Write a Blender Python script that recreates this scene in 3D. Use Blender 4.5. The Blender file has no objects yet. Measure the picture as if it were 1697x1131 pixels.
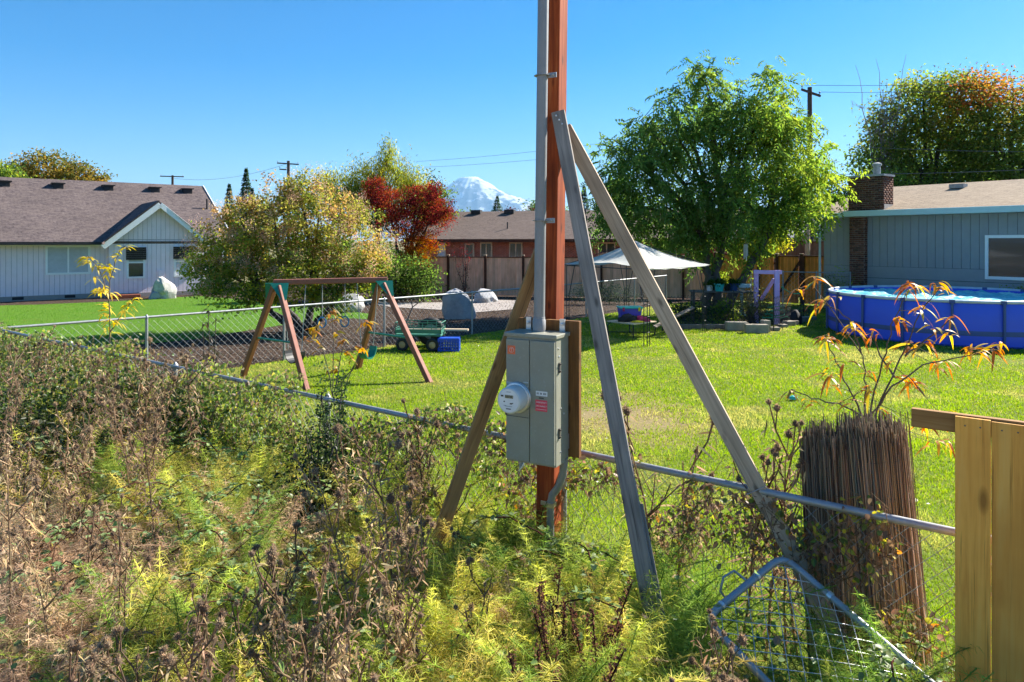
import bpy, bmesh, math, random
import numpy as np
from mathutils import Vector, Matrix, noise

random.seed(7)
RNG = np.random.default_rng(11)
SC = bpy.context.scene
COL = SC.collection
R = math.radians

# ------------------------------------------------------------------ camera, sky, sun, exposure
F, HX, HY, H = 1180.0, 848.5, 400.0, 2.65          # focal length and horizon measured on the photograph; eye height
cam_d = bpy.data.cameras.new('camera')
cam_d.sensor_width = 36.0
cam_d.lens = 36.0 * F / 1697.0
cam_d.shift_y = -(565.5 - HY) / 1697.0
cam_d.clip_start, cam_d.clip_end = 0.05, 200000.0
cam = bpy.data.objects.new('camera', cam_d)
cam.location = (0, 0, H)
cam.rotation_euler = (R(90), 0, 0)
COL.objects.link(cam)
SC.camera = cam

SUN_AZ, SUN_EL = 56.0, 36.0                        # degrees to the side of the view direction, degrees up
world = bpy.data.worlds.new('World')
SC.world = world
world.use_nodes = True
wn = world.node_tree
wn.nodes.clear()
sky = wn.nodes.new('ShaderNodeTexSky')
sky.sky_type = 'NISHITA'
sky.sun_disc = False
sky.sun_elevation = R(SUN_EL)
sky.sun_rotation = R(SUN_AZ)
sky.altitude = 0
sky.air_density = 1.0
sky.dust_density = 0.25
sky.ozone_density = 5.0
bg = wn.nodes.new('ShaderNodeBackground')
bg.inputs['Strength'].default_value = 0.055
wo = wn.nodes.new('ShaderNodeOutputWorld')
hs_ = wn.nodes.new('ShaderNodeHueSaturation')
hs_.inputs['Saturation'].default_value = 1.48
hs_.inputs['Value'].default_value = 1.0
wn.links.new(sky.outputs[0], hs_.inputs['Color'])
wn.links.new(hs_.outputs[0], bg.inputs[0])
wn.links.new(bg.outputs[0], wo.inputs[0])

sun_d = bpy.data.lights.new('sun', 'SUN')
sun_d.energy = 5.0
sun_d.angle = R(0.5)
sun_d.color = (1.0, 0.93, 0.82)
sun = bpy.data.objects.new('sun', sun_d)
sdir = Vector((math.sin(R(SUN_AZ)) * math.cos(R(SUN_EL)), math.cos(R(SUN_AZ)) * math.cos(R(SUN_EL)), math.sin(R(SUN_EL))))
sun.rotation_euler = sdir.to_track_quat('Z', 'Y').to_euler()
sun.location = (20, 10, 40)
COL.objects.link(sun)

SC.view_settings.view_transform = 'Standard'
SC.view_settings.look = 'None'
SC.view_settings.exposure = 1.6
SC.view_settings.gamma = 1.0
SC.view_settings.use_curve_mapping = False
SC.cycles.max_bounces = 8
SC.cycles.diffuse_bounces = 6
SC.cycles.glossy_bounces = 2
SC.cycles.transmission_bounces = 3
SC.cycles.transparent_max_bounces = 4
SC.cycles.volume_bounces = 0
SC.cycles.caustics_reflective = False
SC.cycles.caustics_refractive = False
SC.cycles.use_denoising = True
SC.cycles.use_adaptive_sampling = True
SC.cycles.adaptive_threshold = 0.02


# ------------------------------------------------------------------ measuring helpers
def at(px, py, D):
    return Vector(((px - HX) / F * D, D, H - (py - HY) / F * D))


def gnd(px, py, z=0.0):
    return at(px, py, F * (H - z) / (py - HY))


def C(hexs):
    v = [int(hexs[i:i + 2], 16) / 255 for i in (0, 2, 4)]
    return tuple((c / 12.92 if c <= 0.04045 else ((c + 0.055) / 1.055) ** 2.4) for c in v)


# ------------------------------------------------------------------ materials
MATS = {}


class NT:
    def __init__(self, name):
        self.m = bpy.data.materials.new(name)
        self.m.use_nodes = True
        self.t = self.m.node_tree
        self.t.nodes.clear()
        self.out = self.n('ShaderNodeOutputMaterial')

    def n(self, typ, **kw):
        nd = self.t.nodes.new(typ)
        for k, v in kw.items():
            if k.startswith('i_'):
                nd.inputs[k[2:].replace('_', ' ')].default_value = v
            else:
                setattr(nd, k, v)
        return nd

    def l(self, a, b):
        self.t.links.new(a, b)

    def ramp(self, fac, stops, interp='LINEAR'):
        r = self.n('ShaderNodeValToRGB')
        r.color_ramp.interpolation = interp
        el = r.color_ramp.elements
        while len(el) < len(stops):
            el.new(0.5)
        for e, (p, c) in zip(el, stops):
            e.position = p
            e.color = (*c[:3], 1)
        self.l(fac, r.inputs[0])
        return r.outputs[0]

    def coords(self, space='obj', scale=(1, 1, 1), rot=(0, 0, 0), rand=False):
        if space == 'world':
            src = self.n('ShaderNodeNewGeometry').outputs['Position']
        else:
            src = self.n('ShaderNodeTexCoord').outputs['Object']
        if rand:
            oi = self.n('ShaderNodeObjectInfo')
            mm = self.n('ShaderNodeVectorMath', operation='MULTIPLY')
            mm.inputs[1].default_value = (37.0, 53.0, 71.0)
            self.l(oi.outputs['Random'], mm.inputs[0])
            ad = self.n('ShaderNodeVectorMath', operation='ADD')
            self.l(src, ad.inputs[0])
            self.l(mm.outputs[0], ad.inputs[1])
            src = ad.outputs[0]
        mp = self.n('ShaderNodeMapping')
        mp.inputs['Scale'].default_value = scale
        mp.inputs['Rotation'].default_value = rot
        self.l(src, mp.inputs[0])
        return mp.outputs[0]

    def noise(self, vec, scale, detail=4, rough=0.6, dist=0.0):
        nz = self.n('ShaderNodeTexNoise')
        nz.inputs['Scale'].default_value = scale
        nz.inputs['Detail'].default_value = detail
        nz.inputs['Roughness'].default_value = rough
        nz.inputs['Distortion'].default_value = dist
        self.l(vec, nz.inputs['Vector'])
        return nz.outputs['Fac']

    def mix(self, fac, a, b, mode='MIX'):
        x = self.n('ShaderNodeMix', data_type='RGBA', blend_type=mode)
        for sock, v in ((x.inputs[0], fac), (x.inputs[6], a), (x.inputs[7], b)):
            if hasattr(v, 'links') or hasattr(v, 'is_linked'):
                self.l(v, sock)
            else:
                sock.default_value = v if isinstance(v, (int, float)) else (*v[:3], 1)
        return x.outputs[2]

    def bump(self, h, strength=0.3, dist=0.01):
        b = self.n('ShaderNodeBump')
        b.inputs['Strength'].default_value = strength
        b.inputs['Distance'].default_value = dist
        self.l(h, b.inputs['Height'])
        return b.outputs[0]

    def pbr(self, col, rough=0.7, metal=0.0, normal=None, spec=0.5, **kw):
        p = self.n('ShaderNodeBsdfPrincipled')
        if hasattr(col, 'is_linked'):
            self.l(col, p.inputs['Base Color'])
        else:
            p.inputs['Base Color'].default_value = (*col[:3], 1)
        if hasattr(rough, 'is_linked'):
            self.l(rough, p.inputs['Roughness'])
        else:
            p.inputs['Roughness'].default_value = rough
        p.inputs['Metallic'].default_value = metal
        p.inputs['Specular IOR Level'].default_value = spec
        if normal is not None:
            self.l(normal, p.inputs['Normal'])
        return p.outputs[0]

    def done(self, shader):
        self.l(shader, self.out.inputs['Surface'])
        return self.m


def wood(name, c0, c1, c2=None, grain=1.0, space='obj', axis=2, rough=0.8, knots=True, bump=0.25, dirt=None, kn=(13.0, 4.6)):
    t = NT(name)
    sc = [38.0 * grain] * 3
    sc[axis] = 1.6 * grain
    v = t.coords(space, sc, rand=True)
    a = t.noise(v, 1.0, 6, 0.65, 0.6)
    col = t.ramp(a, [(0.28, c0), (0.52, c1), (0.72, c2 or c1)])
    v2 = t.coords(space, (1, 1, 1), rand=True)
    big = t.noise(v2, 2.2, 3, 0.5)
    col = t.mix(t.ramp(big, [(0.35, (0, 0, 0)), (0.7, (0.55, 0.55, 0.55))]), col, tuple(x * 0.72 for x in c0))
    if knots:
        sk = [kn[0]] * 3
        sk[axis] = kn[1]
        vo = t.n('ShaderNodeTexVoronoi')
        vo.inputs['Scale'].default_value = 1.0
        t.l(t.coords(space, sk, rand=True), vo.inputs['Vector'])
        kf = t.ramp(vo.outputs['Distance'], [(0.07, (0.75, 0.75, 0.75)), (0.14, (0.35, 0.35, 0.35)), (0.2, (0, 0, 0))])
        col = t.mix(kf, col, tuple(x * 0.32 for x in c0))
    if bump:
        sc3 = [70.0] * 3
        sc3[axis] = 1.1
        cr = t.noise(t.coords(space, sc3, rand=True), 1.0, 4, 0.55, 0.3)
        col = t.mix(t.ramp(cr, [(0.30, (0.75, 0.75, 0.75)), (0.37, (0, 0, 0))]), col, tuple(x * 0.38 for x in c0))
    if dirt:
        dn = t.noise(t.coords('world', (1, 1, 1)), 9, 5, 0.7)
        col = t.mix(t.ramp(dn, [(0.55, (0, 0, 0)), (0.75, (0.8, 0.8, 0.8))]), col, dirt)
    oi = t.n('ShaderNodeObjectInfo')
    hsv = t.n('ShaderNodeHueSaturation')
    mr = t.n('ShaderNodeMapRange')
    mr.inputs['To Min'].default_value = 0.82
    mr.inputs['To Max'].default_value = 1.16
    t.l(oi.outputs['Random'], mr.inputs[0])
    t.l(mr.outputs[0], hsv.inputs['Value'])
    t.l(col, hsv.inputs['Color'])
    return t.done(t.pbr(hsv.outputs[0], rough, normal=t.bump(a, bump, 0.004) if bump else None, spec=0.3))


def plain(name, col, rough=0.6, metal=0.0, var=0.12, scale=6.0, bump=0.0, spec=0.5, speck=None, space='obj'):
    t = NT(name)
    v = t.coords(space, (1, 1, 1), rand=(space == 'obj'))
    a = t.noise(v, scale, 6, 0.65)
    c = t.ramp(a, [(0.25, tuple(x * (1 - var) for x in col)), (0.75, tuple(min(1, x * (1 + var)) for x in col))])
    if speck:
        s = t.noise(v, scale * 9, 3, 0.6)
        c = t.mix(t.ramp(s, [(0.6, (0, 0, 0)), (0.72, (0.7, 0.7, 0.7))]), c, speck)
    rr = t.ramp(a, [(0.2, (max(0, rough - .1),) * 3), (0.8, (min(1, rough + .1),) * 3)])
    return t.done(t.pbr(c, rr, metal, t.bump(a, bump, 0.01) if bump else None, spec))


def leafmat(name, trans=0.4, rough=0.55, spec=0.3, vary=0.3, hue=0.0):
    t = NT(name)
    at_ = t.n('ShaderNodeAttribute', attribute_name='col')
    oi = t.n('ShaderNodeObjectInfo')
    mr = t.n('ShaderNodeMapRange')
    mr.inputs['To Min'].default_value = 1 - vary
    mr.inputs['To Max'].default_value = 1 + vary
    t.l(oi.outputs['Random'], mr.inputs[0])
    hs = t.n('ShaderNodeHueSaturation')
    t.l(mr.outputs[0], hs.inputs['Value'])
    if hue:
        mh = t.n('ShaderNodeMapRange')
        mh.inputs['To Min'].default_value = 0.5 - hue
        mh.inputs['To Max'].default_value = 0.5 + hue
        t.l(oi.outputs['Random'], mh.inputs[0])
        t.l(mh.outputs[0], hs.inputs['Hue'])
    t.l(at_.outputs['Color'], hs.inputs['Color'])
    if spec > 0.3:
        p = t.pbr(hs.outputs[0], rough, spec=spec)
    else:
        df = t.n('ShaderNodeBsdfDiffuse')
        t.l(hs.outputs[0], df.inputs[0])
        p = df.outputs[0]
    tr = t.n('ShaderNodeBsdfTranslucent')
    hs2 = t.n('ShaderNodeHueSaturation')
    hs2.inputs['Saturation'].default_value = 1.12
    hs2.inputs['Value'].default_value = 1.5
    t.l(hs.outputs[0], hs2.inputs['Color'])
    t.l(hs2.outputs[0], tr.inputs[0])
    mx = t.n('ShaderNodeMixShader')
    mx.inputs[0].default_value = trans
    t.l(p, mx.inputs[1])
    t.l(tr.outputs[0], mx.inputs[2])
    return t.done(mx.outputs[0])


def shingles(name, c0, c1, c2, uvscale=1.0):
    t = NT(name)
    uv = t.n('ShaderNodeUVMap')
    br = t.n('ShaderNodeTexBrick')
    br.offset = 0.5
    br.inputs['Scale'].default_value = 1.0
    br.inputs['Brick Width'].default_value = 0.28
    br.inputs['Row Height'].default_value = 0.14
    br.inputs['Mortar Size'].default_value = 0.006
    br.inputs['Mortar Smooth'].default_value = 0.2
    br.inputs['Bias'].default_value = 0.0
    br.inputs['Color1'].default_value = (*c0, 1)
    br.inputs['Color2'].default_value = (*c1, 1)
    br.inputs['Mortar'].default_value = (*[x * 0.45 for x in c0], 1)
    t.l(uv.outputs[0], br.inputs['Vector'])
    nz = t.noise(uv.outputs[0], 7.0, 5, 0.7)
    col = t.mix(t.ramp(nz, [(0.4, (0, 0, 0)), (0.7, (0.8, 0.8, 0.8))]), br.outputs['Color'], c2)
    big = t.noise(uv.outputs[0], 0.5, 3, 0.5)
    col = t.mix(0.5, col, t.ramp(big, [(0.3, (0.75, 0.75, 0.75)), (0.7, (1.1, 1.1, 1.1))]), 'MULTIPLY')
    fine = t.noise(uv.outputs[0], 60.0, 3, 0.7)
    hgt = t.mix(0.5, br.outputs['Color'], t.ramp(fine, [(0, (0, 0, 0)), (1, (1, 1, 1))]))
    return t.done(t.pbr(col, 0.9, normal=t.bump(hgt, 0.6, 0.02), spec=0.2))


def bricks(name, c0, c1, mortar, w=0.21, h=0.075):
    t = NT(name)
    uv = t.n('ShaderNodeUVMap')
    br = t.n('ShaderNodeTexBrick')
    br.inputs['Scale'].default_value = 1.0
    br.inputs['Brick Width'].default_value = w
    br.inputs['Row Height'].default_value = h
    br.inputs['Mortar Size'].default_value = 0.008
    br.inputs['Color1'].default_value = (*c0, 1)
    br.inputs['Color2'].default_value = (*c1, 1)
    br.inputs['Mortar'].default_value = (*mortar, 1)
    t.l(uv.outputs[0], br.inputs['Vector'])
    nz = t.noise(uv.outputs[0], 3.0, 5, 0.7)
    col = t.mix(0.7, br.outputs['Color'], t.ramp(nz, [(0.3, (0.6, 0.6, 0.6)), (0.7, (1.15, 1.15, 1.15))]), 'MULTIPLY')
    return t.done(t.pbr(col, 0.9, normal=t.bump(br.outputs['Fac'], -0.4, 0.01), spec=0.2))


def M_(key, fn, *a, **k):
    MATS[key] = fn(key, *a, **k)


M_('stain_orange', wood, C('6e2c10'), C('ad4d1e'), C('cb7138'), 1.0)
M_('weathered_grey', wood, C('6b655f'), C('938b83'), C('a69d92'), 1.3)
M_('weathered_tan', wood, C('8f7f6c'), C('bea98f'), C('cdbba2'), 1.2)
M_('lumber_brown', wood, C('7c5a36'), C('ab8350'), C('ba9362'), 1.1)
M_('board_brown', wood, C('5a3d24'), C('80582f'), C('8f6a40'), 1.0)
M_('cedar_new', wood, (.74, .29, .045), (.95, .46, .085), (.96, .53, .13), 0.8, rough=0.7, kn=(8.0, 2.6))
M_('cedar_cut', wood, C('9a6a38'), C('b98a52'), C('c69a62'), 1.0)
M_('cedar_pink', wood, (.70, .36, .21), (.90, .50, .32), (.93, .60, .42), 0.5, space='world', knots=False, bump=0)
M_('cedar_orange', wood, C('b0682a'), C('e29440'), C('eaa655'), 0.5, space='world', knots=False, bump=0)
M_('cedar_dark', wood, C('644838'), C('886350'), C('967262'), 0.5, space='world', knots=False, bump=0)
M_('post_dark', wood, C('3f2415'), C('573322'), C('623c28'), 0.6, space='world')
M_('plank_pale', wood, C('b59c80'), C('d0bca0'), C('dccbb2'), 0.8)
M_('plank_grey', wood, C('5d554c'), C('7d746a'), C('8d8478'), 0.8)
M_('galv', plain, (0.33, 0.34, 0.35), 0.5, 0.5, 0.2, 14, 0.1)
M_('galv_dull', plain, (0.30, 0.32, 0.33), 0.6, 0.4, 0.25, 20, 0.15)
M_('conduit_grey', plain, (0.25, 0.25, 0.25), 0.5, 0.25, 0.12, 9, 0.05, speck=(0.3, 0.31, 0.32))
M_('panel_grey', plain, (0.27, 0.27, 0.215), 0.48, 0.0, 0.10, 7, 0.05, speck=(0.34, 0.34, 0.30))
M_('panel_seam', plain, (0.05, 0.06, 0.06), 0.6)
M_('scuff', plain, (0.45, 0.5, 0.52), 0.7)
M_('zinc', plain, (0.62, 0.63, 0.64), 0.35, 0.7, 0.15, 20)
M_('bolt_dark', plain, (0.12, 0.11, 0.1), 0.5, 0.6)
M_('meter_white', plain, (0.62, 0.64, 0.62), 0.35, 0.0, 0.06, 10)
M_('meter_lcd', plain, (0.30, 0.27, 0.16), 0.3)
M_('ink', plain, (0.03, 0.03, 0.03), 0.6)
M_('sticker_red', plain, (0.72, 0.06, 0.10), 0.5)
M_('sticker_orange', plain, (0.78, 0.16, 0.06), 0.5)
M_('sticker_white', plain, (0.75, 0.75, 0.75), 0.5)
M_('vinyl_brown', plain, C('8a5444'), 0.7, 0.0, 0.12, 5)
M_('vinyl_rust', plain, C('86532f'), 0.7, 0.0, 0.18, 7)
M_('green_metal', plain, C('1d7a66'), 0.4, 0.1, 0.12, 8)
M_('green_cart', plain, C('3f7a66'), 0.5, 0.1, 0.15, 8)
M_('rubber', plain, (0.018, 0.018, 0.018), 0.7)
M_('hub_tan', plain, C('b99a6c'), 0.5)
M_('plastic_blue', plain, C('1d50c8'), 0.4)
M_('plastic_teal', plain, C('2fb6ae'), 0.4)
M_('plastic_purple', plain, C('5148b4'), 0.4)
M_('plastic_navy', plain, C('204a78'), 0.45)
M_('ring_blue', plain, C('1c6fa0'), 0.4)
M_('purple_paint', plain, C('cbaae0'), 0.6, 0.0, 0.08, 6)
M_('black_metal', plain, (0.02, 0.022, 0.024), 0.5, 0.2)
M_('black_cloth', plain, (0.018, 0.018, 0.02), 0.85, bump=0.4)
M_('pink_cloth', plain, C('a8325e'), 0.9, var=0.4, scale=12, bump=0.4)
M_('yellow_cloth', plain, C('d8c020'), 0.9, bump=0.3)
M_('hose_green', plain, C('2aa070'), 0.45)
M_('white_trim', plain, (0.86, 0.86, 0.85), 0.55, 0.0, 0.05, 5)
M_('gutter', plain, C('b9d3d2'), 0.5, 0.0, 0.06, 4)
M_('siding_lilac', plain, (.86, .74, .77), 0.75, 0.0, 0.05, 3, 0.1, space='world')
M_('siding_blue', plain, (.30, .315, .325), 0.75, 0.0, 0.08, 3, 0.1, space='world')
M_('siding_gap', plain, C('2c3338'), 0.9)
M_('siding_gap_pale', plain, C('a8a4ae'), 0.9)
M_('concrete', plain, (0.33, 0.29, 0.26), 0.85, 0.0, 0.15, 3, 0.2, speck=(0.3, 0.28, 0.25), space='world')
M_('stone_block', plain, (0.30, 0.26, 0.20), 0.9, 0.0, 0.35, 5, 0.5, speck=(0.16, 0.14, 0.1))
M_('boulder', plain, (0.33, 0.34, 0.36), 0.85, 0.0, 0.4, 2.2, 0.7, speck=(0.5, 0.5, 0.5))
M_('boulder_pale', plain, (0.45, 0.44, 0.41), 0.85, 0.0, 0.45, 3.0, 0.7, speck=(0.2, 0.2, 0.2))
M_('bark', plain, (0.10, 0.085, 0.07), 0.95, 0.0, 0.4, 9, 0.8)
M_('bark_dark', plain, (0.045, 0.038, 0.032), 0.95, 0.0, 0.4, 9, 0.8)
M_('bark_birch', plain, (0.22, 0.2, 0.18), 0.9, 0.0, 0.4, 9, 0.5)
M_('pole_wood', wood, C('3b3230'), C('52463f'), C('5f5249'), 0.4, space='world', knots=False)
M_('wire', plain, (0.12, 0.13, 0.15), 0.6)
M_('roof_black', plain, (0.02, 0.02, 0.022), 0.7)
M_('pool_blue', plain, C('4560e2'), 0.42, 0.0, 0.05, 2)
M_('pool_steel', plain, C('465a90'), 0.45, 0.2)
M_('pool_rim', plain, (0.62, 0.64, 0.68), 0.4, 0.2)
M_('terracotta', plain, C('7c3f28'), 0.8)
M_('blind', plain, C('3a322c'), 0.85, var=0.3, scale=30)
M_('curtain', plain, (0.50, 0.52, 0.55), 0.9)
M_('mulch_bits', plain, (0.13, 0.10, 0.085), 0.95, 0.0, 0.5, 20)
M_('leaf', leafmat, 0.58, 0.5, 0.3, 0.0)
M_('leaf_big', leafmat, 0.42, 0.45, 0.35, 0.15, 0.012)
M_('grass', leafmat, 0.5, 0.5, 0.3, 0.0)
M_('horsetail', leafmat, 0.42, 0.6, 0.25, 0.3, 0.02)
M_('dry', leafmat, 0.38, 0.85, 0.12, 0.3, 0.008)
M_('reed', leafmat, 0.1, 0.8, 0.15, 0.1)
M_('roof_left', shingles, C('4b4244'), C('645956'), C('786c69'))
M_('roof_brick', shingles, C('5c4e47'), C('716258'), C('82736a'))
M_('roof_right', shingles, C('7d6b57'), C('97846d'), C('a8967f'))
M_('roof_grey', shingles, C('77757a'), C('8b898e'), C('9a989c'))
M_('brickwall', bricks, C('b0583c'), C('904630'), C('b09484'))


def m_glass(name, col=(0.03, 0.04, 0.05)):
    t = NT(name)
    return t.done(t.pbr(col, 0.06, spec=0.6))


M_('glass', m_glass)


def m_brickpiece(name):
    t = NT(name)
    oi = t.n('ShaderNodeAttribute', attribute_name='col')
    nz = t.noise(t.coords('obj'), 12, 4, 0.6)
    c = t.mix(0.6, oi.outputs['Color'], t.ramp(nz, [(0.3, (0.6, 0.6, 0.6)), (0.7, (1.2, 1.2, 1.2))]), 'MULTIPLY')
    return t.done(t.pbr(c, 0.9, spec=0.2))


M_('brick_piece', m_brickpiece)


def m_grass_ground(name, g0, g1, dirt):
    t = NT(name)
    v = t.coords('world')
    a = t.noise(v, 1.3, 5, 0.65)
    b = t.noise(v, 14, 4, 0.7)
    c = t.ramp(b, [(0.3, g0), (0.7, g1)])
    c = t.mix(t.ramp(a, [(0.52, (0, 0, 0)), (0.75, (0.5, 0.5, 0.5))]), c, dirt)
    return t.done(t.pbr(c, 0.95, normal=t.bump(b, 0.6, 0.05), spec=0.1))


def m_lawn(name):
    t = NT(name)
    v = t.coords('world')
    a = t.noise(v, 1.3, 5, 0.65)
    b = t.noise(v, 14, 4, 0.7)
    c = t.ramp(b, [(0.3, (0.10, 0.145, 0.020)), (0.7, (0.165, 0.225, 0.035))])
    c = t.mix(t.ramp(a, [(0.52, (0, 0, 0)), (0.70, (0.75, 0.75, 0.75))]), c, (0.27, 0.23, 0.085))
    # trodden bare earth by the pole
    d = t.n('ShaderNodeVectorMath', operation='DISTANCE')
    mp = t.n('ShaderNodeMapping')
    mp.inputs['Scale'].default_value = (1.0, 0.62, 1.0)
    t.l(v, mp.inputs[0])
    t.l(mp.outputs[0], d.inputs[0])
    d.inputs[1].default_value = (1.85, 10.8 * 0.62, 0)
    w = t.noise(v, 1.8, 6, 0.7)
    ad = t.n('ShaderNodeMath', operation='MULTIPLY_ADD')
    t.l(w, ad.inputs[0])
    ad.inputs[1].default_value = -1.7
    t.l(d.outputs['Value'], ad.inputs[2])
    c = t.mix(t.ramp(ad.outputs[0], [(0.0, (0.9, 0.9, 0.9)), (0.35, (0, 0, 0))]), c, (0.27, 0.205, 0.105))
    return t.done(t.pbr(c, 0.95, normal=t.bump(b, 0.6, 0.05), spec=0.1))


M_('lawn', m_lawn)
M_('lawn_next', m_grass_ground, (0.07, 0.15, 0.014), (0.10, 0.21, 0.02), (0.12, 0.19, 0.025))
M_('far_ground', m_grass_ground, (0.16, 0.15, 0.07), (0.22, 0.20, 0.10), (0.26, 0.22, 0.12))
M_('gravel', plain, (0.46, 0.40, 0.31), 0.95, 0.0, 0.2, 9, 0.5, speck=(0.3, 0.26, 0.2), space='world')  # pale surface of the added bounce sheet behind the camera
M_('weed_soil', m_grass_ground, (0.11, 0.10, 0.05), (0.17, 0.145, 0.075), (0.20, 0.15, 0.085))
M_('bare_soil', m_grass_ground, (0.20, 0.15, 0.085), (0.26, 0.2, 0.12), (0.16, 0.17, 0.06))


def m_mulch(name):
    t = NT(name)
    v = t.coords('world')
    vo = t.n('ShaderNodeTexVoronoi')
    vo.inputs['Scale'].default_value = 16
    t.l(v, vo.inputs['Vector'])
    a = t.noise(v, 0.9, 4, 0.6)
    sep = t.n('ShaderNodeSeparateColor')
    t.l(vo.outputs['Color'], sep.inputs[0])
    c = t.ramp(sep.outputs[0], [(0.0, (0.03, 0.022, 0.018)), (0.5, (0.06, 0.042, 0.032)), (1.0, (0.115, 0.082, 0.06))])
    c = t.mix(t.ramp(a, [(0.35, (0, 0, 0)), (0.7, (0.35, 0.35, 0.35))]), c, (0.085, 0.052, 0.035))
    return t.done(t.pbr(c, 0.95, normal=t.bump(vo.outputs['Distance'], 0.8, 0.05), spec=0.1))


M_('mulch', m_mulch)


def m_canvas(name):
    t = NT(name)
    a = t.noise(t.coords('obj'), 5, 4, 0.6)
    c = t.ramp(a, [(0.3, (0.62, 0.62, 0.58)), (0.7, (0.74, 0.74, 0.71))])
    p = t.pbr(c, 0.9, normal=t.bump(a, 0.3, 0.05), spec=0.1)
    tr = t.n('ShaderNodeBsdfTranslucent')
    t.l(c, tr.inputs[0])
    mx = t.n('ShaderNodeMixShader')
    mx.inputs[0].default_value = 0.4
    t.l(p, mx.inputs[1])
    t.l(tr.outputs[0], mx.inputs[2])
    return t.done(mx.outputs[0])


M_('canvas', m_canvas)


def m_cover(name):
    t = NT(name)
    a = t.noise(t.coords('obj', (1, 1, 1)), 2.2, 5, 0.6, 0.8)
    c = t.ramp(a, [(0.30, C('2a9cc0')), (0.5, C('6fd0da')), (0.66, C('b8eef0'))])
    return t.done(t.pbr(c, 0.38, normal=t.bump(a, 0.5, 0.1), spec=0.5))


M_('pool_cover', m_cover)


def m_mountain(name):
    t = NT(name)
    at_ = t.n('ShaderNodeAttribute', attribute_name='col')
    return t.done(t.pbr(at_.outputs['Color'], 0.9, spec=0.1))


M_('mountain', m_mountain)


# ------------------------------------------------------------------ object helpers
def tag(o, label=None, cat=None, group=None, kind=None):
    if label:
        o['label'] = label
    if cat:
        o['category'] = cat
    if group:
        o['group'] = group
    if kind:
        o['kind'] = kind
    return o


def thing(name, label, cat, loc=(0, 0, 0), group=None):
    o = bpy.data.objects.new(name, None)
    o.empty_display_size = 0.1
    o.location = loc
    COL.objects.link(o)
    return tag(o, label, cat, group)


def origin(parent):
    v = Vector((0, 0, 0))
    while parent is not None:
        v += parent.location
        parent = parent.parent
    return v


def link(name, me, mat=None, parent=None, loc=None, rot=None, scale=None):
    o = bpy.data.objects.new(name, me)
    COL.objects.link(o)
    if mat is not None and not me.materials:
        me.materials.append(MATS[mat])
    if parent is not None:
        o.parent = parent
    if loc is not None:
        o.location = loc
    if rot is not None:
        o.rotation_euler = rot
    if scale is not None:
        o.scale = scale
    return o


def dup(o, parent=None):
    c = o.copy()
    COL.objects.link(c)
    if parent is not None:
        c.parent = parent
    for ch in list(o.children):
        dup(ch, c)
    return c


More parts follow.
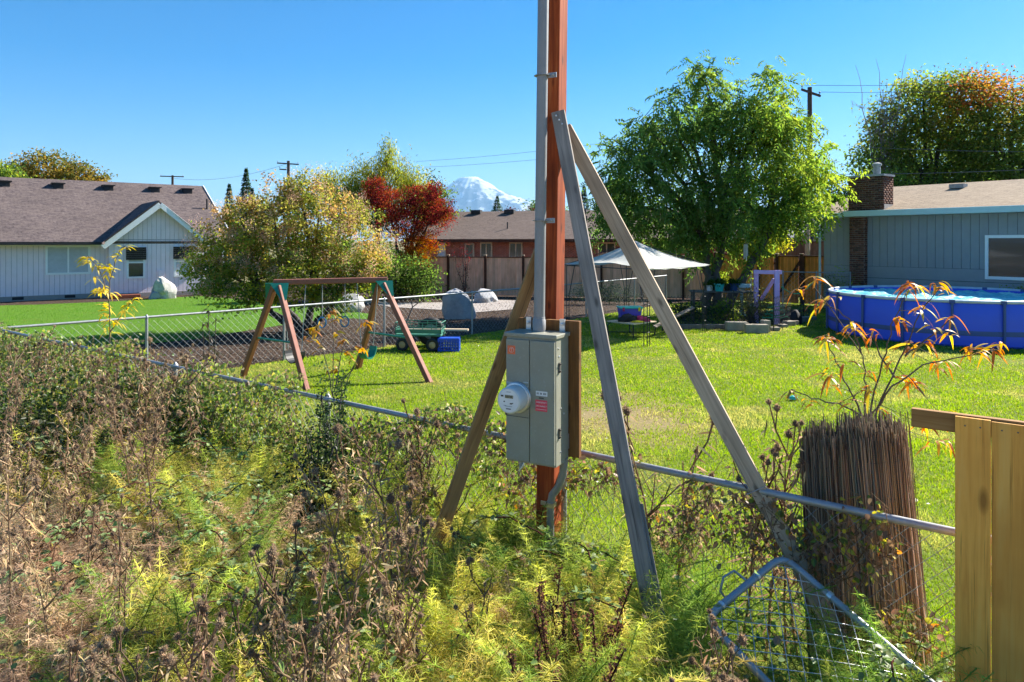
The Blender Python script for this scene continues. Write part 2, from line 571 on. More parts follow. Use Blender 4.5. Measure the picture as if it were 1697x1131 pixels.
class MB:
    """collects boxes, bars, tubes and lathes in world coordinates"""

    def __init__(self):
        self.v, self.f, self.uv = [], [], {}

    def add(self, vs, fs):
        k = len(self.v)
        self.v += [tuple(x) for x in vs]
        self.f += [tuple(i + k for i in f) for f in fs]

    def box(self, c, size, rotz=0.0, M=None):
        c = Vector(c)
        sx, sy, sz = size[0] / 2, size[1] / 2, size[2] / 2
        M = M or Matrix.Rotation(rotz, 3, 'Z')
        vs = [c + M @ Vector((x * sx, y * sy, z * sz)) for z in (-1, 1) for y in (-1, 1) for x in (-1, 1)]
        self.add(vs, [(0, 2, 3, 1), (4, 5, 7, 6), (0, 1, 5, 4), (2, 6, 7, 3), (0, 4, 6, 2), (1, 3, 7, 5)])
        return self

    def bar(self, p0, p1, w, t, up=(0, 0, 1)):
        p0, p1 = Vector(p0), Vector(p1)
        z = (p1 - p0)
        L = z.length
        z.normalize()
        x = Vector(up).cross(z)
        if x.length < 1e-4:
            x = Vector((1, 0, 0)).cross(z)
        x.normalize()
        y = z.cross(x)
        M = Matrix((x, y, z)).transposed()
        return self.box((p0 + p1) / 2, (w, t, L), M=M)

    def tube(self, pts, r, n=8, caps=True):
        pts = [Vector(p) for p in pts]
        rs = r if isinstance(r, (list, tuple)) else [r] * len(pts)
        k = len(self.v)
        prev = None
        for i, p in enumerate(pts):
            d = (pts[min(i + 1, len(pts) - 1)] - pts[max(i - 1, 0)])
            d.normalize()
            if prev is None:
                a = Vector((0, 0, 1)).cross(d)
                if a.length < 1e-3:
                    a = Vector((1, 0, 0)).cross(d)
                a.normalize()
            else:
                a = prev - d * prev.dot(d)
                a.normalize()
            prev = a
            b = d.cross(a)
            for j in range(n):
                t = 2 * math.pi * j / n
                self.v.append(tuple(p + (a * math.cos(t) + b * math.sin(t)) * rs[i]))
        for i in range(len(pts) - 1):
            for j in range(n):
                j2 = (j + 1) % n
                self.f.append((k + i * n + j, k + i * n + j2, k + (i + 1) * n + j2, k + (i + 1) * n + j))
        if caps:
            self.f.append(tuple(k + j for j in range(n))[::-1])
            self.f.append(tuple(k + (len(pts) - 1) * n + j for j in range(n)))
        return self

    def lathe(self, c, prof, n=24, M=None, caps=True):
        """prof: (radius, height) pairs; M turns local z to the axis"""
        c = Vector(c)
        M = M or Matrix.Identity(3)
        k = len(self.v)
        for (r, h) in prof:
            for j in range(n):
                t = 2 * math.pi * j / n
                self.v.append(tuple(c + M @ Vector((r * math.cos(t), r * math.sin(t), h))))
        for i in range(len(prof) - 1):
            for j in range(n):
                j2 = (j + 1) % n
                self.f.append((k + i * n + j, k + i * n + j2, k + (i + 1) * n + j2, k + (i + 1) * n + j))
        if caps:
            self.f.append(tuple(k + j for j in range(n))[::-1])
            self.f.append(tuple(k + (len(prof) - 1) * n + j for j in range(n)))
        return self

    def poly(self, pts):
        self.add(pts, [tuple(range(len(pts)))])
        return self

    def prism(self, pts, vec):
        """a flat outline given thickness along vec"""
        n = len(pts)
        vec = Vector(vec)
        a = [Vector(p) for p in pts]
        b = [p + vec for p in a]
        self.add(a + b, [tuple(range(n)), tuple(range(2 * n - 1, n - 1, -1))] + [((i + 1) % n, i, n + i, n + (i + 1) % n) for i in range(n)])
        return self

    def mesh(self, name, off=(0, 0, 0), smooth=False, bevel=0.0):
        me = bpy.data.meshes.new(name)
        off = Vector(off)
        me.from_pydata([tuple(Vector(v) - off) for v in self.v], [], self.f)
        bm = bmesh.new()
        bm.from_mesh(me)
        bmesh.ops.recalc_face_normals(bm, faces=bm.faces)
        if bevel:
            bmesh.ops.bevel(bm, geom=[e for e in bm.edges], offset=bevel, segments=2, profile=0.5, affect='EDGES')
        bm.to_mesh(me)
        bm.free()
        if smooth:
            me.polygons.foreach_set('use_smooth', [True] * len(me.polygons))
            me.set_sharp_from_angle(angle=R(40))
        me.update()
        return me

    def build(self, name, mat, parent=None, smooth=False, bevel=0.0, loc=None):
        if parent is not None:
            me = self.mesh(name, origin(parent), smooth, bevel)
            return link(name, me, mat, parent)
        base = Vector(loc) if loc is not None else Vector((0, 0, 0))
        me = self.mesh(name, base, smooth, bevel)
        return link(name, me, mat, None, base)


def beam(name, p0, p1, w, t, mat, parent, face=(0, -1, 0), bevel=0.004, wobble=0.0, segs=1):
    """a timber along its own local z, wide side w turned to `face`"""
    p0, p1 = Vector(p0), Vector(p1)
    z = p1 - p0
    L = z.length
    z.normalize()
    y = Vector(face) - z * Vector(face).dot(z)
    y.normalize()
    x = y.cross(z)
    M = Matrix((x, y, z)).transposed()
    bm = bmesh.new()
    bmesh.ops.create_cube(bm, size=1)
    for v in bm.verts:
        v.co = Vector((v.co.x * w, v.co.y * t, (v.co.z + 0.5) * L))
    if bevel:
        bmesh.ops.bevel(bm, geom=[e for e in bm.edges], offset=bevel, segments=2, profile=0.5, affect='EDGES')
    me = bpy.data.meshes.new(name)
    bm.to_mesh(me)
    bm.free()
    o = link(name, me, mat, parent, p0 - (origin(parent) if parent else Vector()))
    o.rotation_euler = M.to_euler()
    return o


_UNIT = {}


def slab(name, mat, parent, c, size, rotz=0.0, rot=None, loc_world=True):
    """one piece of a repeated kind: shares its mesh with its alikes"""
    if mat not in _UNIT:
        me = bpy.data.meshes.new('piece_' + mat)
        bm = bmesh.new()
        bmesh.ops.create_cube(bm, size=1)
        bm.to_mesh(me)
        bm.free()
        me.materials.append(MATS[mat])
        _UNIT[mat] = me
    off = origin(parent) if (parent is not None and loc_world) else Vector()
    return link(name, _UNIT[mat], None, parent, Vector(c) - off, rot if rot is not None else (0, 0, rotz), size)


def np_mesh(name, V, Fq, col=None, mat=None, parent=None, loc=None, smooth=False, kind=None, link_it=True):
    me = bpy.data.meshes.new(name)
    V = np.asarray(V, dtype=np.float32)
    Fq = np.asarray(Fq, dtype=np.int32)
    k = Fq.shape[1]
    me.vertices.add(len(V))
    me.vertices.foreach_set('co', V.ravel())
    me.loops.add(Fq.size)
    me.loops.foreach_set('vertex_index', Fq.ravel())
    me.polygons.add(len(Fq))
    me.polygons.foreach_set('loop_start', np.arange(0, Fq.size, k, dtype=np.int32))
    me.polygons.foreach_set('loop_total', np.full(len(Fq), k, dtype=np.int32))
    if smooth:
        me.polygons.foreach_set('use_smooth', np.ones(len(Fq), dtype=bool))
    me.update(calc_edges=True)
    me.validate()
    if col is not None:
        a = me.attributes.new('col', 'FLOAT_COLOR', 'POINT')
        c4 = np.ones((len(V), 4), dtype=np.float32)
        c4[:, :3] = col
        a.data.foreach_set('color', c4.ravel())
    if mat:
        me.materials.append(MATS[mat])
    if not link_it:
        return me
    o = link(name, me, None, parent, loc)
    if kind:
        o['kind'] = kind
    return o


def unit(a):
    return a / np.maximum(np.linalg.norm(a, axis=-1, keepdims=True), 1e-9)


def rnd_dirs(n, rng=None):
    return unit((rng or RNG).normal(size=(n, 3)))


def kites(P, Dv, Nn, L, W, fold=0.25, curl=0.15):
    """folded leaf blades: two triangles each"""
    Dv = unit(Dv)
    S = unit(np.cross(Dv, Nn))
    Nn = np.cross(S, Dv)
    L = L[:, None]
    W = W[:, None]
    a = P
    m = P + Dv * L * 0.45
    b = m + S * W * 0.5 + Nn * W * fold
    d = m - S * W * 0.5 + Nn * W * fold
    c = P + Dv * L - Nn * L * curl
    V = np.stack([a, b, c, d], 1).reshape(-1, 3)
    n = len(P)
    i = np.arange(n)[:, None] * 4
    T = np.concatenate([i + np.array([0, 1, 2]), i + np.array([0, 2, 3])], 1).reshape(-1, 3)
    return V, T


def ribbons(P, Dv, L, W, bend, K=4, shape='leaf', side=None, rng=None):
    """curved strips of K segments; bend = (n,3) offset gained at the tip (quadratic)"""
    n = len(P)
    Dv = unit(Dv)
    if side is None:
        side = unit(np.cross(Dv, rnd_dirs(n, rng)))
    t = np.linspace(0, 1, K + 1)
    if shape == 'leaf':
        w = np.sin(np.pi * np.clip(t * 0.93 + 0.07, 0, 1)) ** 0.8
        w[-1] = 0.02
    else:
        w = 1 - 0.9 * t
    c = P[:, None] + Dv[:, None] * (L[:, None] * t)[:, :, None] + bend[:, None] * (t ** 2)[None, :, None]
    off = side[:, None] * (W[:, None] * w * 0.5)[:, :, None]
    V = np.stack([c - off, c + off], 2).reshape(-1, 3)
    i = (np.arange(n) * (K + 1) * 2)[:, None] + (np.arange(K) * 2)[None, :]
    i = i.reshape(-1, 1)
    Q = np.concatenate([i, i + 1, i + 3, i + 2], 1)
    return V, Q


def segs(P0, P1, r0, r1, n=3):
    """straight thin rods"""
    P0, P1 = np.asarray(P0, float), np.asarray(P1, float)
    d = unit(P1 - P0)
    ref = np.where(np.abs(d[:, 2:3]) > 0.9, np.array([[1., 0, 0]]), np.array([[0, 0, 1.]]))
    a = unit(np.cross(d, ref))
    b = np.cross(d, a)
    N = len(P0)
    r0 = np.broadcast_to(np.asarray(r0, float), (N,))
    r1 = np.broadcast_to(np.asarray(r1, float), (N,))
    ring = []
    for P, r in ((P0, r0), (P1, r1)):
        for j in range(n):
            t = 2 * math.pi * j / n
            ring.append(P + (a * math.cos(t) + b * math.sin(t)) * r[:, None])
    V = np.stack(ring, 1).reshape(-1, 3)
    i = np.arange(N)[:, None] * (2 * n)
    Q = np.concatenate([np.concatenate([i + j, i + (j + 1) % n, i + n + (j + 1) % n, i + n + j], 1) for j in range(n)], 0)
    return V, Q


def vcol(cols, per):
    return np.repeat(np.asarray(cols), per, axis=0)


def pick_cols(n, palette, jit=0.15, rng=None, weights=None):
    rng = rng or RNG
    pal = np.array(palette)
    k = rng.choice(len(pal), n, p=weights)
    c = pal[k] * (1 + rng.uniform(-jit, jit, (n, 1))) * (1 + rng.uniform(-jit * .4, jit * .4, (n, 3)))
    return np.clip(c, 0.003, 0.95)


def smooth_noise(x, y, s=1.0, seed=0.0):
    return noise.noise((x * s + seed, y * s - seed, seed * 0.37))


# ------------------------------------------------------------------ the setting
def fence_y(x):
    """depth of the nearer wire fence at a given x"""
    return 7.96 - 0.765 * (x + 3.56)


K_CORNER = (-8.6, 11.75)
CROSS = [Vector((-8.6, 11.75, 0)), Vector((0.4, 21.9, 0)), Vector((4.75, 27.6, 0)), Vector((6.5, 30.0, 0))]

# ground out to the horizon: rings of faces
radii = [0, 8, 20, 45, 90, 180, 400, 900, 2000, 5000, 12000, 28000, 54000]
gv, gf = [], []
NS = 48
for r_ in radii[1:]:
    for j in range(NS):
        t_ = 2 * math.pi * j / NS
        gv.append((r_ * math.cos(t_), r_ * math.sin(t_), -0.03))
gv.append((0, 0, -0.03))
for i in range(len(radii) - 2):
    for j in range(NS):
        j2 = (j + 1) % NS
        gf.append((i * NS + j, i * NS + j2, (i + 1) * NS + j2, (i + 1) * NS + j))
c_ = len(gv) - 1
for j in range(NS):
    gf.append((c_, j, (j + 1) % NS))
me = bpy.data.meshes.new('ground')
me.from_pydata(gv, [], gf)
tag(link('ground', me, 'far_ground'), kind='structure')


def sheet(name, pts, z, mat):
    bm = bmesh.new()
    vs = [bm.verts.new((p[0], p[1], z)) for p in pts]
    f = bm.faces.new(vs)
    bmesh.ops.triangulate(bm, faces=[f])
    bmesh.ops.recalc_face_normals(bm, faces=bm.faces)
    if sum(x.normal.z for x in bm.faces) < 0:
        bmesh.ops.reverse_faces(bm, faces=bm.faces)
    me = bpy.data.meshes.new(name)
    bm.to_mesh(me)
    bm.free()
    return tag(link(name, me, mat), kind='structure')


sheet('lawn', [(-8.6, 11.75), (6.5, fence_y(6.5)), (30, -3), (34, 30), (20, 36), (9.3, 32), (6.5, 30), (4.75, 27.6), (0.4, 21.9)], 0.0, 'lawn')
sheet('mulch_bed', [(-8.6, 11.75), (0.4, 21.9), (4.75, 27.6), (6.5, 30), (9.3, 32.6), (-4.7, 35.6), (-6, 45), (-16, 46), (-34, 34), (-34, 10)], 0.0, 'mulch')
NLAWN = [gnd(*p) for p in [(-80, 509), (60, 505.5), (190, 500), (330, 491), (420, 499), (470, 506), (560, 513), (620, 522), (615, 530), (560, 527),
                           (500, 535), (430, 545), (330, 562), (230, 572), (100, 600), (-80, 640)]]
sheet('neighbour_lawn', NLAWN, 0.006, 'lawn_next')
sheet('path', [gnd(*p) for p in [(585, 494), (650, 503), (735, 502), (784, 497), (865, 499), (870, 512), (785, 519), (740, 515), (650, 510), (585, 500)]], 0.02, 'concrete')


def weed_z(x, y):
    d = fence_y(x) - y                     # how far on the camera's side of the fence
    base = 0.30 + 0.16 * smooth_noise(x, y, 0.9, 3.1) + 0.06 * smooth_noise(x, y, 3.0, 8.2)
    k = min(1, max(0, (d + 0.1) / 0.7))
    return base * k + 0.01


nx, ny = 90, 70
vs, fs = [], []
for i in range(nx + 1):
    x = -16 + 22 * i / nx
    for j in range(ny + 1):
        y = -2.0 + (fence_y(x) + 0.12 + 2.0) * j / ny
        vs.append((x, y, weed_z(x, y)))
for i in range(nx):
    for j in range(ny):
        a = i * (ny + 1) + j
        fs.append((a, a + ny + 1, a + ny + 2, a + 1))
me = bpy.data.meshes.new('rough_ground')
me.from_pydata(vs, [], fs)
tag(link('rough_ground', me, 'weed_soil'), kind='structure')

# added unseen gravel sheet that bounces warm light onto the shaded fronts
sheet('bounce_ground', [(-60, -60), (60, -60), (60, -4), (14, -2.2), (-16, -2.2), (-60, 6)], -0.01, 'gravel')

# ------------------------------------------------------------------ snow-capped mountain
D_M = 45000.0
peak = at(786, 293, D_M)
nu, nv = 220, 150
V, colm = [], []
px_off = np.array([-140, -75, -60, -44, -26, -8, 6, 22, 40, 62, 88, 110, 200]) * D_M / F
drop = np.array([95, 52, 32, 15, 4, 0.8, 0.5, 9, 22, 31, 39, 47, 95]) * D_M / F
for j in range(nv + 1):
    yy = -7000 + 10000 * j / nv
    for i in range(nu + 1):
        xx = -6500 + 15000 * i / nu
        ang = math.atan2(yy, xx)
        rr = math.hypot(xx, yy)
        # distance out from the summit, read on the outline of the side it falls to
        w = 0.5 + 0.5 * math.cos(ang)
        dl = np.interp(-rr, px_off, drop)
        dr = np.interp(rr, px_off, drop)
        dp = dl * (1 - w) + dr * w
        n1 = noise.fractal((xx / 1500, yy / 1500, 2.0), 1.0, 2.0, 6)
        rid = abs(noise.noise((ang * 4.2, rr / 5200, 5.0)))
        z = peak.z - dp + n1 * 150 * min(1, rr / 900) - rid * min(rr, 3800) * 0.08
        z = max(z, -20)
        V.append((peak.x + xx, peak.y + yy, z))
        patch = noise.fractal((xx / 620 + 7, yy / 900, z / 420), 0.8, 2.1, 6)
        s = (z - 1700) / 1500 + patch * 1.5 - rid * 0.25 - 0.62 + 0.00020 * xx
        s = min(1, max(0, s * 2.2))
        colm.append(tuple(a * (1 - s) + b * s for a, b in zip((0.055, 0.07, 0.085), (0.60, 0.61, 0.62))))
Fm = []
for j in range(nv):
    for i in range(nu):
        a = j * (nu + 1) + i
        Fm.append((a, a + 1, a + nu + 2, a + nu + 1))
o = np_mesh('mountain', V, Fm, colm, 'mountain', smooth=True)
tag(o, kind='structure')

# ------------------------------------------------------------------ the air
hb = MB().box((0, 0, 2150), (120000, 120000, 4310))
hm = NT('air')
pv = hm.n('ShaderNodeVolumePrincipled')
pv.inputs['Color'].default_value = (0.35, 0.65, 1.0, 1)
pv.inputs['Density'].default_value = 2.0e-5
pv.inputs['Anisotropy'].default_value = 0.1
hm.l(pv.outputs[0], hm.out.inputs['Volume'])
MATS['air'] = hm.m
tag(hb.build('haze', 'air'), 'pale blue haze in the air before the mountain', 'haze', kind='stuff')


# ------------------------------------------------------------------ houses
class Frame:
    """upright frame of a building: u along the wall, v out of it, z up"""

    def __init__(self, o, ang, out=-1):
        self.o = Vector((o[0], o[1], 0))
        self.ang = ang
        self.U = Vector((math.cos(ang), math.sin(ang), 0))
        self.V = Vector((math.sin(ang), -math.cos(ang), 0))

    def __call__(self, u, v, z):
        return self.o + self.U * u + self.V * v + Vector((0, 0, z))

    def u_at(self, px, v=0.0):
        k = (px - HX) / F
        o = self.o + self.V * v
        return (k * o.y - o.x) / (self.U.x - k * self.U.y)

    def z_at(self, px, py, v=0.0):
        p = self(self.u_at(px, v), v, 0)
        return H - (py - HY) / F * p.y

    def box(self, mb, u0, u1, v0, v1, z0, z1):
        return mb.box(self((u0 + u1) / 2, (v0 + v1) / 2, (z0 + z1) / 2), (u1 - u0, abs(v1 - v0), z1 - z0), self.ang)

    def slab(self, name, mat, parent, u0, u1, v0, v1, z0, z1):
        return slab(name, mat, parent, self((u0 + u1) / 2, (v0 + v1) / 2, (z0 + z1) / 2), (abs(u1 - u0), abs(v1 - v0), abs(z1 - z0)), self.ang)


def panel(name, pts, thick, mat, parent):
    """a flat outline with thickness below it and texture coordinates in metres"""
    pts = [Vector(p) for p in pts]
    e1 = (pts[1] - pts[0]).normalized()
    nrm = e1.cross(pts[-1] - pts[0]).normalized()
    e2 = nrm.cross(e1)
    mb = MB().prism(pts, nrm * -thick)
    me = mb.mesh(name, origin(parent))
    uvl = me.uv_layers.new(name='UVMap')
    off = pts[0] - origin(parent)
    for lp in me.loops:
        p = me.vertices[lp.vertex_index].co - off
        uvl.data[lp.index].uv = (p.dot(e1) + 50, p.dot(e2) + 50 + abs(p.dot(nrm)))
    return link(name, me, mat, parent)


def window(fr, root, u0, u1, z0, z1, v, mullion='v', shade=None, frame_w=0.09, name='window', inner=None, trim='white_trim', blindz=None):
    """frame, mullion, panes and blind; each window is one part with sub-parts"""
    mb = MB()
    d0, d1 = v, v + 0.05
    fr.box(mb, u0 - frame_w, u1 + frame_w, d0, d1, z1, z1 + frame_w)
    fr.box(mb, u0 - frame_w, u1 + frame_w, d0, d1, z0 - frame_w, z0)
    fr.box(mb, u0 - frame_w, u0, d0, d1 - .002, z0, z1)
    fr.box(mb, u1, u1 + frame_w, d0, d1 - .002, z0, z1)
    w = mb.build(name, trim, root)
    mm = MB()
    if mullion == 'v':
        um = (u0 + u1) / 2
        fr.box(mm, um - .035, um + .035, d0, d1 - .012, z0, z1)
        mm.build('mullion', trim, w)
        spans = [(u0, um - .035, z0, z1), (um + .035, u1, z0, z1)]
    elif mullion == 'h':
        zm = (z0 + z1) / 2
        fr.box(mm, u0, u1, d0, d1 - .012, zm - .035, zm + .035)
        mm.build('mullion', trim, w)
        spans = [(u0, u1, zm + .035, z1), (u0, u1, z0, zm - .035)]
    else:
        spans = [(u0, u1, z0, z1)]
    for i, (a, b, c, d) in enumerate(spans):
        covered = inner and i in inner
        pb = MB()
        fr.box(pb, a, b, d0 + .004, d0 + .014, c, d)
        pb.build('pane', 'curtain' if covered else 'glass', w)
    if shade:
        sb = MB()
        for k in range(6):
            fr.box(sb, u0 - .12, u1 + .12, d1 + .01 + .012 * (k % 2), d1 + .07 + .012 * (k % 2), z1 - .10 * k - .02 - .1 + .08, z1 - .10 * k + .08 - .025)
        sb.build('roll_up_shade', 'blind', w)
    return w


# --- lilac house with the front gable
LH = Frame((-22.26, 30.96), R(38))
lh = thing('lilac_house', 'pale lilac ranch house with brown shingle roof and white-trimmed front gable', 'house', LH(5, -4, 0))
GU0, GU1, GV = LH.u_at(181, .5), LH.u_at(338, .5), 0.5
EAVE, RIDGE = 2.62, 5.85
mb = MB()
LH.box(mb, -9, 9.4, -10.5, -0.03, 0.0, 2.6)
core = mb.build('wall', 'siding_gap_pale', lh)
mb = MB()
LH.box(mb, -9, 9.42, -0.0301, 0.02, 0.0, 0.22)
mb.build('foundation', 'concrete', lh)
BW = 0.20
u = -9.0
while u < GU0 - .02:
    LH.slab('siding_board', 'siding_lilac', core, u + .007, min(u + BW, GU0) - .007, -.03, 0.0, 0.22, 2.56)
    u += BW
u = GU1 + .05
while u < 9.3:
    LH.slab('siding_board', 'siding_lilac', core, u + .007, min(u + BW, 9.4) - .007, -.03, 0.0, 0.22, 2.56)
    u += BW
# the gable wing
gm = (GU0 + GU1) / 2
GZ, GE = 4.42, 2.66
mb = MB()
LH.box(mb, GU0 + .02, GU1 - .02, -.03, GV - .035, 0, 2.72)
n0 = [LH(GU0 + .02, GV - .035, 2.72), LH(GU1 - .02, GV - .035, 2.72), LH(gm, GV - .035, GZ - .1)]
mb.prism(n0, -LH.V * 2.0)
wing = mb.build('gable_wall', 'siding_gap_pale', lh)
mb = MB()
LH.box(mb, GU0, GU1, 0.0, GV + .02, 0, 0.2)
mb.build('foundation', 'concrete', lh)
u = GU0
while u < GU1 - .05:
    LH.slab('siding_board', 'siding_lilac', wing, u + .007, min(u + BW, GU1) - .007, GV - .035, GV, 0.2, 2.70)
    a, b = u + .007, min(u + BW, GU1) - .007
    def gz(uu):
        return 2.735 + max(0, (GZ - .12 - 2.735) * (1 - abs(uu - gm) / (gm - GU0)))
    mbb = MB()
    pts = [LH(a, GV - .035, 2.735), LH(b, GV - .035, 2.735), LH(b, GV - .035, gz(b) + .005)]
    if a < gm < b:
        pts.append(LH(gm, GV - .035, gz(gm)))
    pts.append(LH(a, GV - .035, gz(a) + .005))
    mbb.prism(pts, LH.V * .035)
    mbb.build('siding_board', 'siding_lilac', wing)
    u += BW
u = -.03
mb = MB()
for k in range(3):
    pass
for v0 in (0.0, 0.2):
    LH.slab('siding_board', 'siding_lilac', wing, GU0 - .01, GU0 + .02, v0 + .005, v0 + .195 + .05 * (v0 > .1), 0.2, 2.6)
# main roof and gable roof
ov = 0.55
slope = (RIDGE - EAVE) / (5.5 + ov)
rf = panel('roof', [LH(-9.4, ov, EAVE), LH(9.75, ov, EAVE), LH(9.75, -5.5, RIDGE), LH(-9.4, -5.5, RIDGE)], .12, 'roof_left', lh)
panel('roof', [LH(9.75, -11.5, EAVE), LH(-9.4, -11.5, EAVE), LH(-9.4, -5.5, RIDGE), LH(9.75, -5.5, RIDGE)], .12, 'roof_left', lh)
mb = MB()
mb.prism([LH(9.38, 0, 2.6), LH(9.38, -11, 2.6), LH(9.38, -5.5, RIDGE - .16)], LH.U * -.1)
mb.build('gable_wall', 'siding_lilac', lh)
gov, gvo = 0.32, GV + 0.4
gs = (GZ - GE) / (gm - GU0)
gez = GE - gs * gov
vback = lambda z: ov - (z - EAVE) / slope
pA, pB = LH(GU0 - gov, gvo, gez + .1), LH(gm, gvo, GZ + .1)
panel('gable_roof', [LH(gm, vback(GZ) - .2, GZ + .1), pB, pA, LH(GU0 - gov, vback(gez) + .1, gez + .1)][::-1], .1, 'roof_left', lh)
pC = LH(GU1 + gov, gvo, gez + .1)
panel('gable_roof', [pC, pB, LH(gm, vback(GZ) - .2, GZ + .1), LH(GU1 + gov, vback(gez) + .1, gez + .1)], .1, 'roof_left', lh)
for s in (0, 1):
    ue = GU0 - gov if s == 0 else GU1 + gov
    a = LH(ue, gvo + .004, gez)
    b = LH(gm, gvo + .004, GZ)
    beam('rake_board', a + Vector((0, 0, -.02)), b + Vector((0, 0, -.02)), .24, .035, 'white_trim', lh, face=LH.V)
beam('fascia', LH(-9.4, ov + .03, EAVE - .09), LH(GU0 - gov, ov + .03, EAVE - .09), .10, .09, 'roof_black', lh, face=LH.V)
beam('frieze_board', LH(-9.3, .022, 2.50), LH(GU0 - .05, .022, 2.50), .12, .03, 'white_trim', lh, face=LH.V)
a, b = LH(9.79, ov, EAVE - .05), LH(9.79, -5.5, RIDGE - .05)
beam('rake_board', a, b, .2, .04, 'white_trim', lh, face=LH.U)
# windows, read off the photograph
window(LH, lh, LH.u_at(79), LH.u_at(146), LH.z_at(110, 452), LH.z_at(110, 410), 0.0, 'v', inner=(0, 1))
for (a, b, t_, bt) in ((213, 237, 412, 459), (291, 315, 411, 456)):
    window(LH, lh, LH.u_at(a, GV), LH.u_at(b, GV), LH.z_at(a, bt, GV), LH.z_at(a, t_, GV), GV, 'h', shade=True, inner=(0,) if a < 250 else (0, 1))
for pxv in (28, 115):
    u0 = LH.u_at(pxv - 8)
    LH.slab('crawlspace_vent', 'roof_black', lh, u0, u0 + .42, .015, .03, .06, .19)
for pxv in (164, 205):
    u0 = LH.u_at(pxv - 8, GV)
    if u0 > GU0:
        LH.slab('crawlspace_vent', 'roof_black', lh, u0, u0 + .42, GV + .015, GV + .03, .06, .17)
for pxv in (7, 96, 179, 256, 310):
    vv = -4.7
    u0 = LH.u_at(pxv, vv)
    z0 = EAVE + slope * (ov - vv)
    mb = MB()
    LH.box(mb, u0 - .22, u0 + .22, vv - .18, vv + .22, z0 - .12, z0 + .14)
    LH.box(mb, u0 - .3, u0 + .3, vv - .25, vv + .3, z0 + .14, z0 + .19)
    mb.build('roof_vent', 'roof_black', lh)
vv = -2.8
u0 = LH.u_at(343, vv)
mb = MB().tube([LH(u0, vv, 4.2), LH(u0, vv, 4.95)], .05, 8)
mb.build('vent_pipe', 'roof_black', lh)
ub = LH.u_at(266, GV)
mb = MB()
LH.box(mb, ub - .12, ub + .12, GV, GV + .1, .95, 1.25)
mb.build('meter_box', 'siding_lilac', lh)
# porch corner behind the bush
mb = MB()
LH.box(mb, GU1 + .25, GU1 + 1.0, .0, .05, .3, 2.2)
dr = mb.build('door', 'glass', lh)
mb = MB()
LH.box(mb, GU1 + .15, GU1 + .25, .0, .07, .22, 2.3)
LH.box(mb, GU1 + 1.0, GU1 + 1.1, .0, .07, .22, 2.3)
mb.build('door_frame', 'white_trim', dr)
ps = thing('porch_steps', 'grey wooden porch steps at the corner of the lilac house', 'steps', LH(GU1 + .7, .6, 0))
for k in range(2):
    LH.slab('step', 'plank_grey', ps, GU1 + .2, GU1 + 1.4, .08 + .36 * k, .44 + .36 * k, .17 - .16 * k + .02, .33 - .16 * k)
fp = thing('flower_pot', 'brown flower pot beside the porch steps of the lilac house', 'pot', LH(GU1 - .1, GV + .5, 0))
MB().lathe(LH(GU1 - .1, GV + .5, .02), [(.16, 0), (.22, .28), (.24, .28), (.24, .34), (.2, .34), (.19, .3)], 14).build('pot', 'terracotta', fp, smooth=True)
V, T = kites(np.array(LH(GU1 - .1, GV + .5, .35)) + RNG.normal(0, .1, (90, 3)), rnd_dirs(90) + [0, 0, 1], rnd_dirs(90), RNG.uniform(.08, .16, 90), RNG.uniform(.04, .07, 90))
np_mesh('flowers', V - np.array(fp.location), T, vcol(pick_cols(90, [(.05, .09, .02), (.3, .04, .03)]), 4), 'leaf', fp)
rk = thing('red_planter_stone', 'low reddish stone slab by the base of the gable wall', 'stone', LH(LH.u_at(205, GV) - .3, GV + .5, 0))
MB().box(LH(LH.u_at(205, GV), GV + .5, .09), (1.2, .35, .16), LH.ang).build('slab', 'terracotta', rk, bevel=.02)

# --- long red brick house
BHa = math.atan2(40 - 46.5, 15 + 6)
BH = Frame((-6.2, 46.5), BHa)
bh = thing('brick_house', 'long low red brick house with brown shingle roof behind the fence', 'house', BH(10, -4, 0))
BL = 22.0
panel('wall', [BH(0, 0, 0), BH(BL, 0, 0), BH(BL, 0, 2.75), BH(0, 0, 2.75)], .25, 'brickwall', bh)
panel('wall', [BH(0, -10, 0), BH(0, 0, 0), BH(0, 0, 2.75), BH(0, -5, 4.6), BH(0, -10, 2.75)], .25, 'brickwall', bh)
BE, BR = 2.78, 4.75
r1 = panel('roof', [BH(-.6, .7, BE), BH(BL + .6, .7, BE), BH(BL + .6, -5, BR), BH(-.6, -5, BR)], .12, 'roof_brick', bh)
panel('roof', [BH(BL + .6, -10.7, BE), BH(-.6, -10.7, BE), BH(-.6, -5, BR), BH(BL + .6, -5, BR)], .12, 'roof_brick', bh)
beam('fascia', BH(-.6, .74, BE - .1), BH(BL + .6, .74, BE - .1), .2, .06, 'post_dark', bh, face=BH.V)
for (a, b, t_, bt, m) in ((727, 737, 404, 424, None), (798, 814, 404, 430, 'v'), (846, 864, 404, 430, 'v'), (993, 1018, 404, 430, 'v'), (1100, 1120, 404, 430, 'v')):
    window(BH, bh, BH.u_at(a), BH.u_at(b), BH.z_at(a, bt), BH.z_at(a, t_), 0, m, frame_w=.08, trim='plank_pale', inner=(0,) if m is None else None)
ua, ub = BH.u_at(773), BH.u_at(784)
mb = MB()
BH.box(mb, ua, ub, 0, .05, .1, BH.z_at(778, 406))
dr = mb.build('door', 'glass', bh)
mb = MB()
BH.box(mb, ua - .1, ua, 0, .08, .1, BH.z_at(778, 404))
BH.box(mb, ub, ub + .1, 0, .08, .1, BH.z_at(778, 404))
BH.box(mb, ua, ub, 0, .08, BH.z_at(778, 406), BH.z_at(778, 403.5))
mb.build('door_frame', 'plank_pale', dr)
bslope = (BR - BE) / 5.7
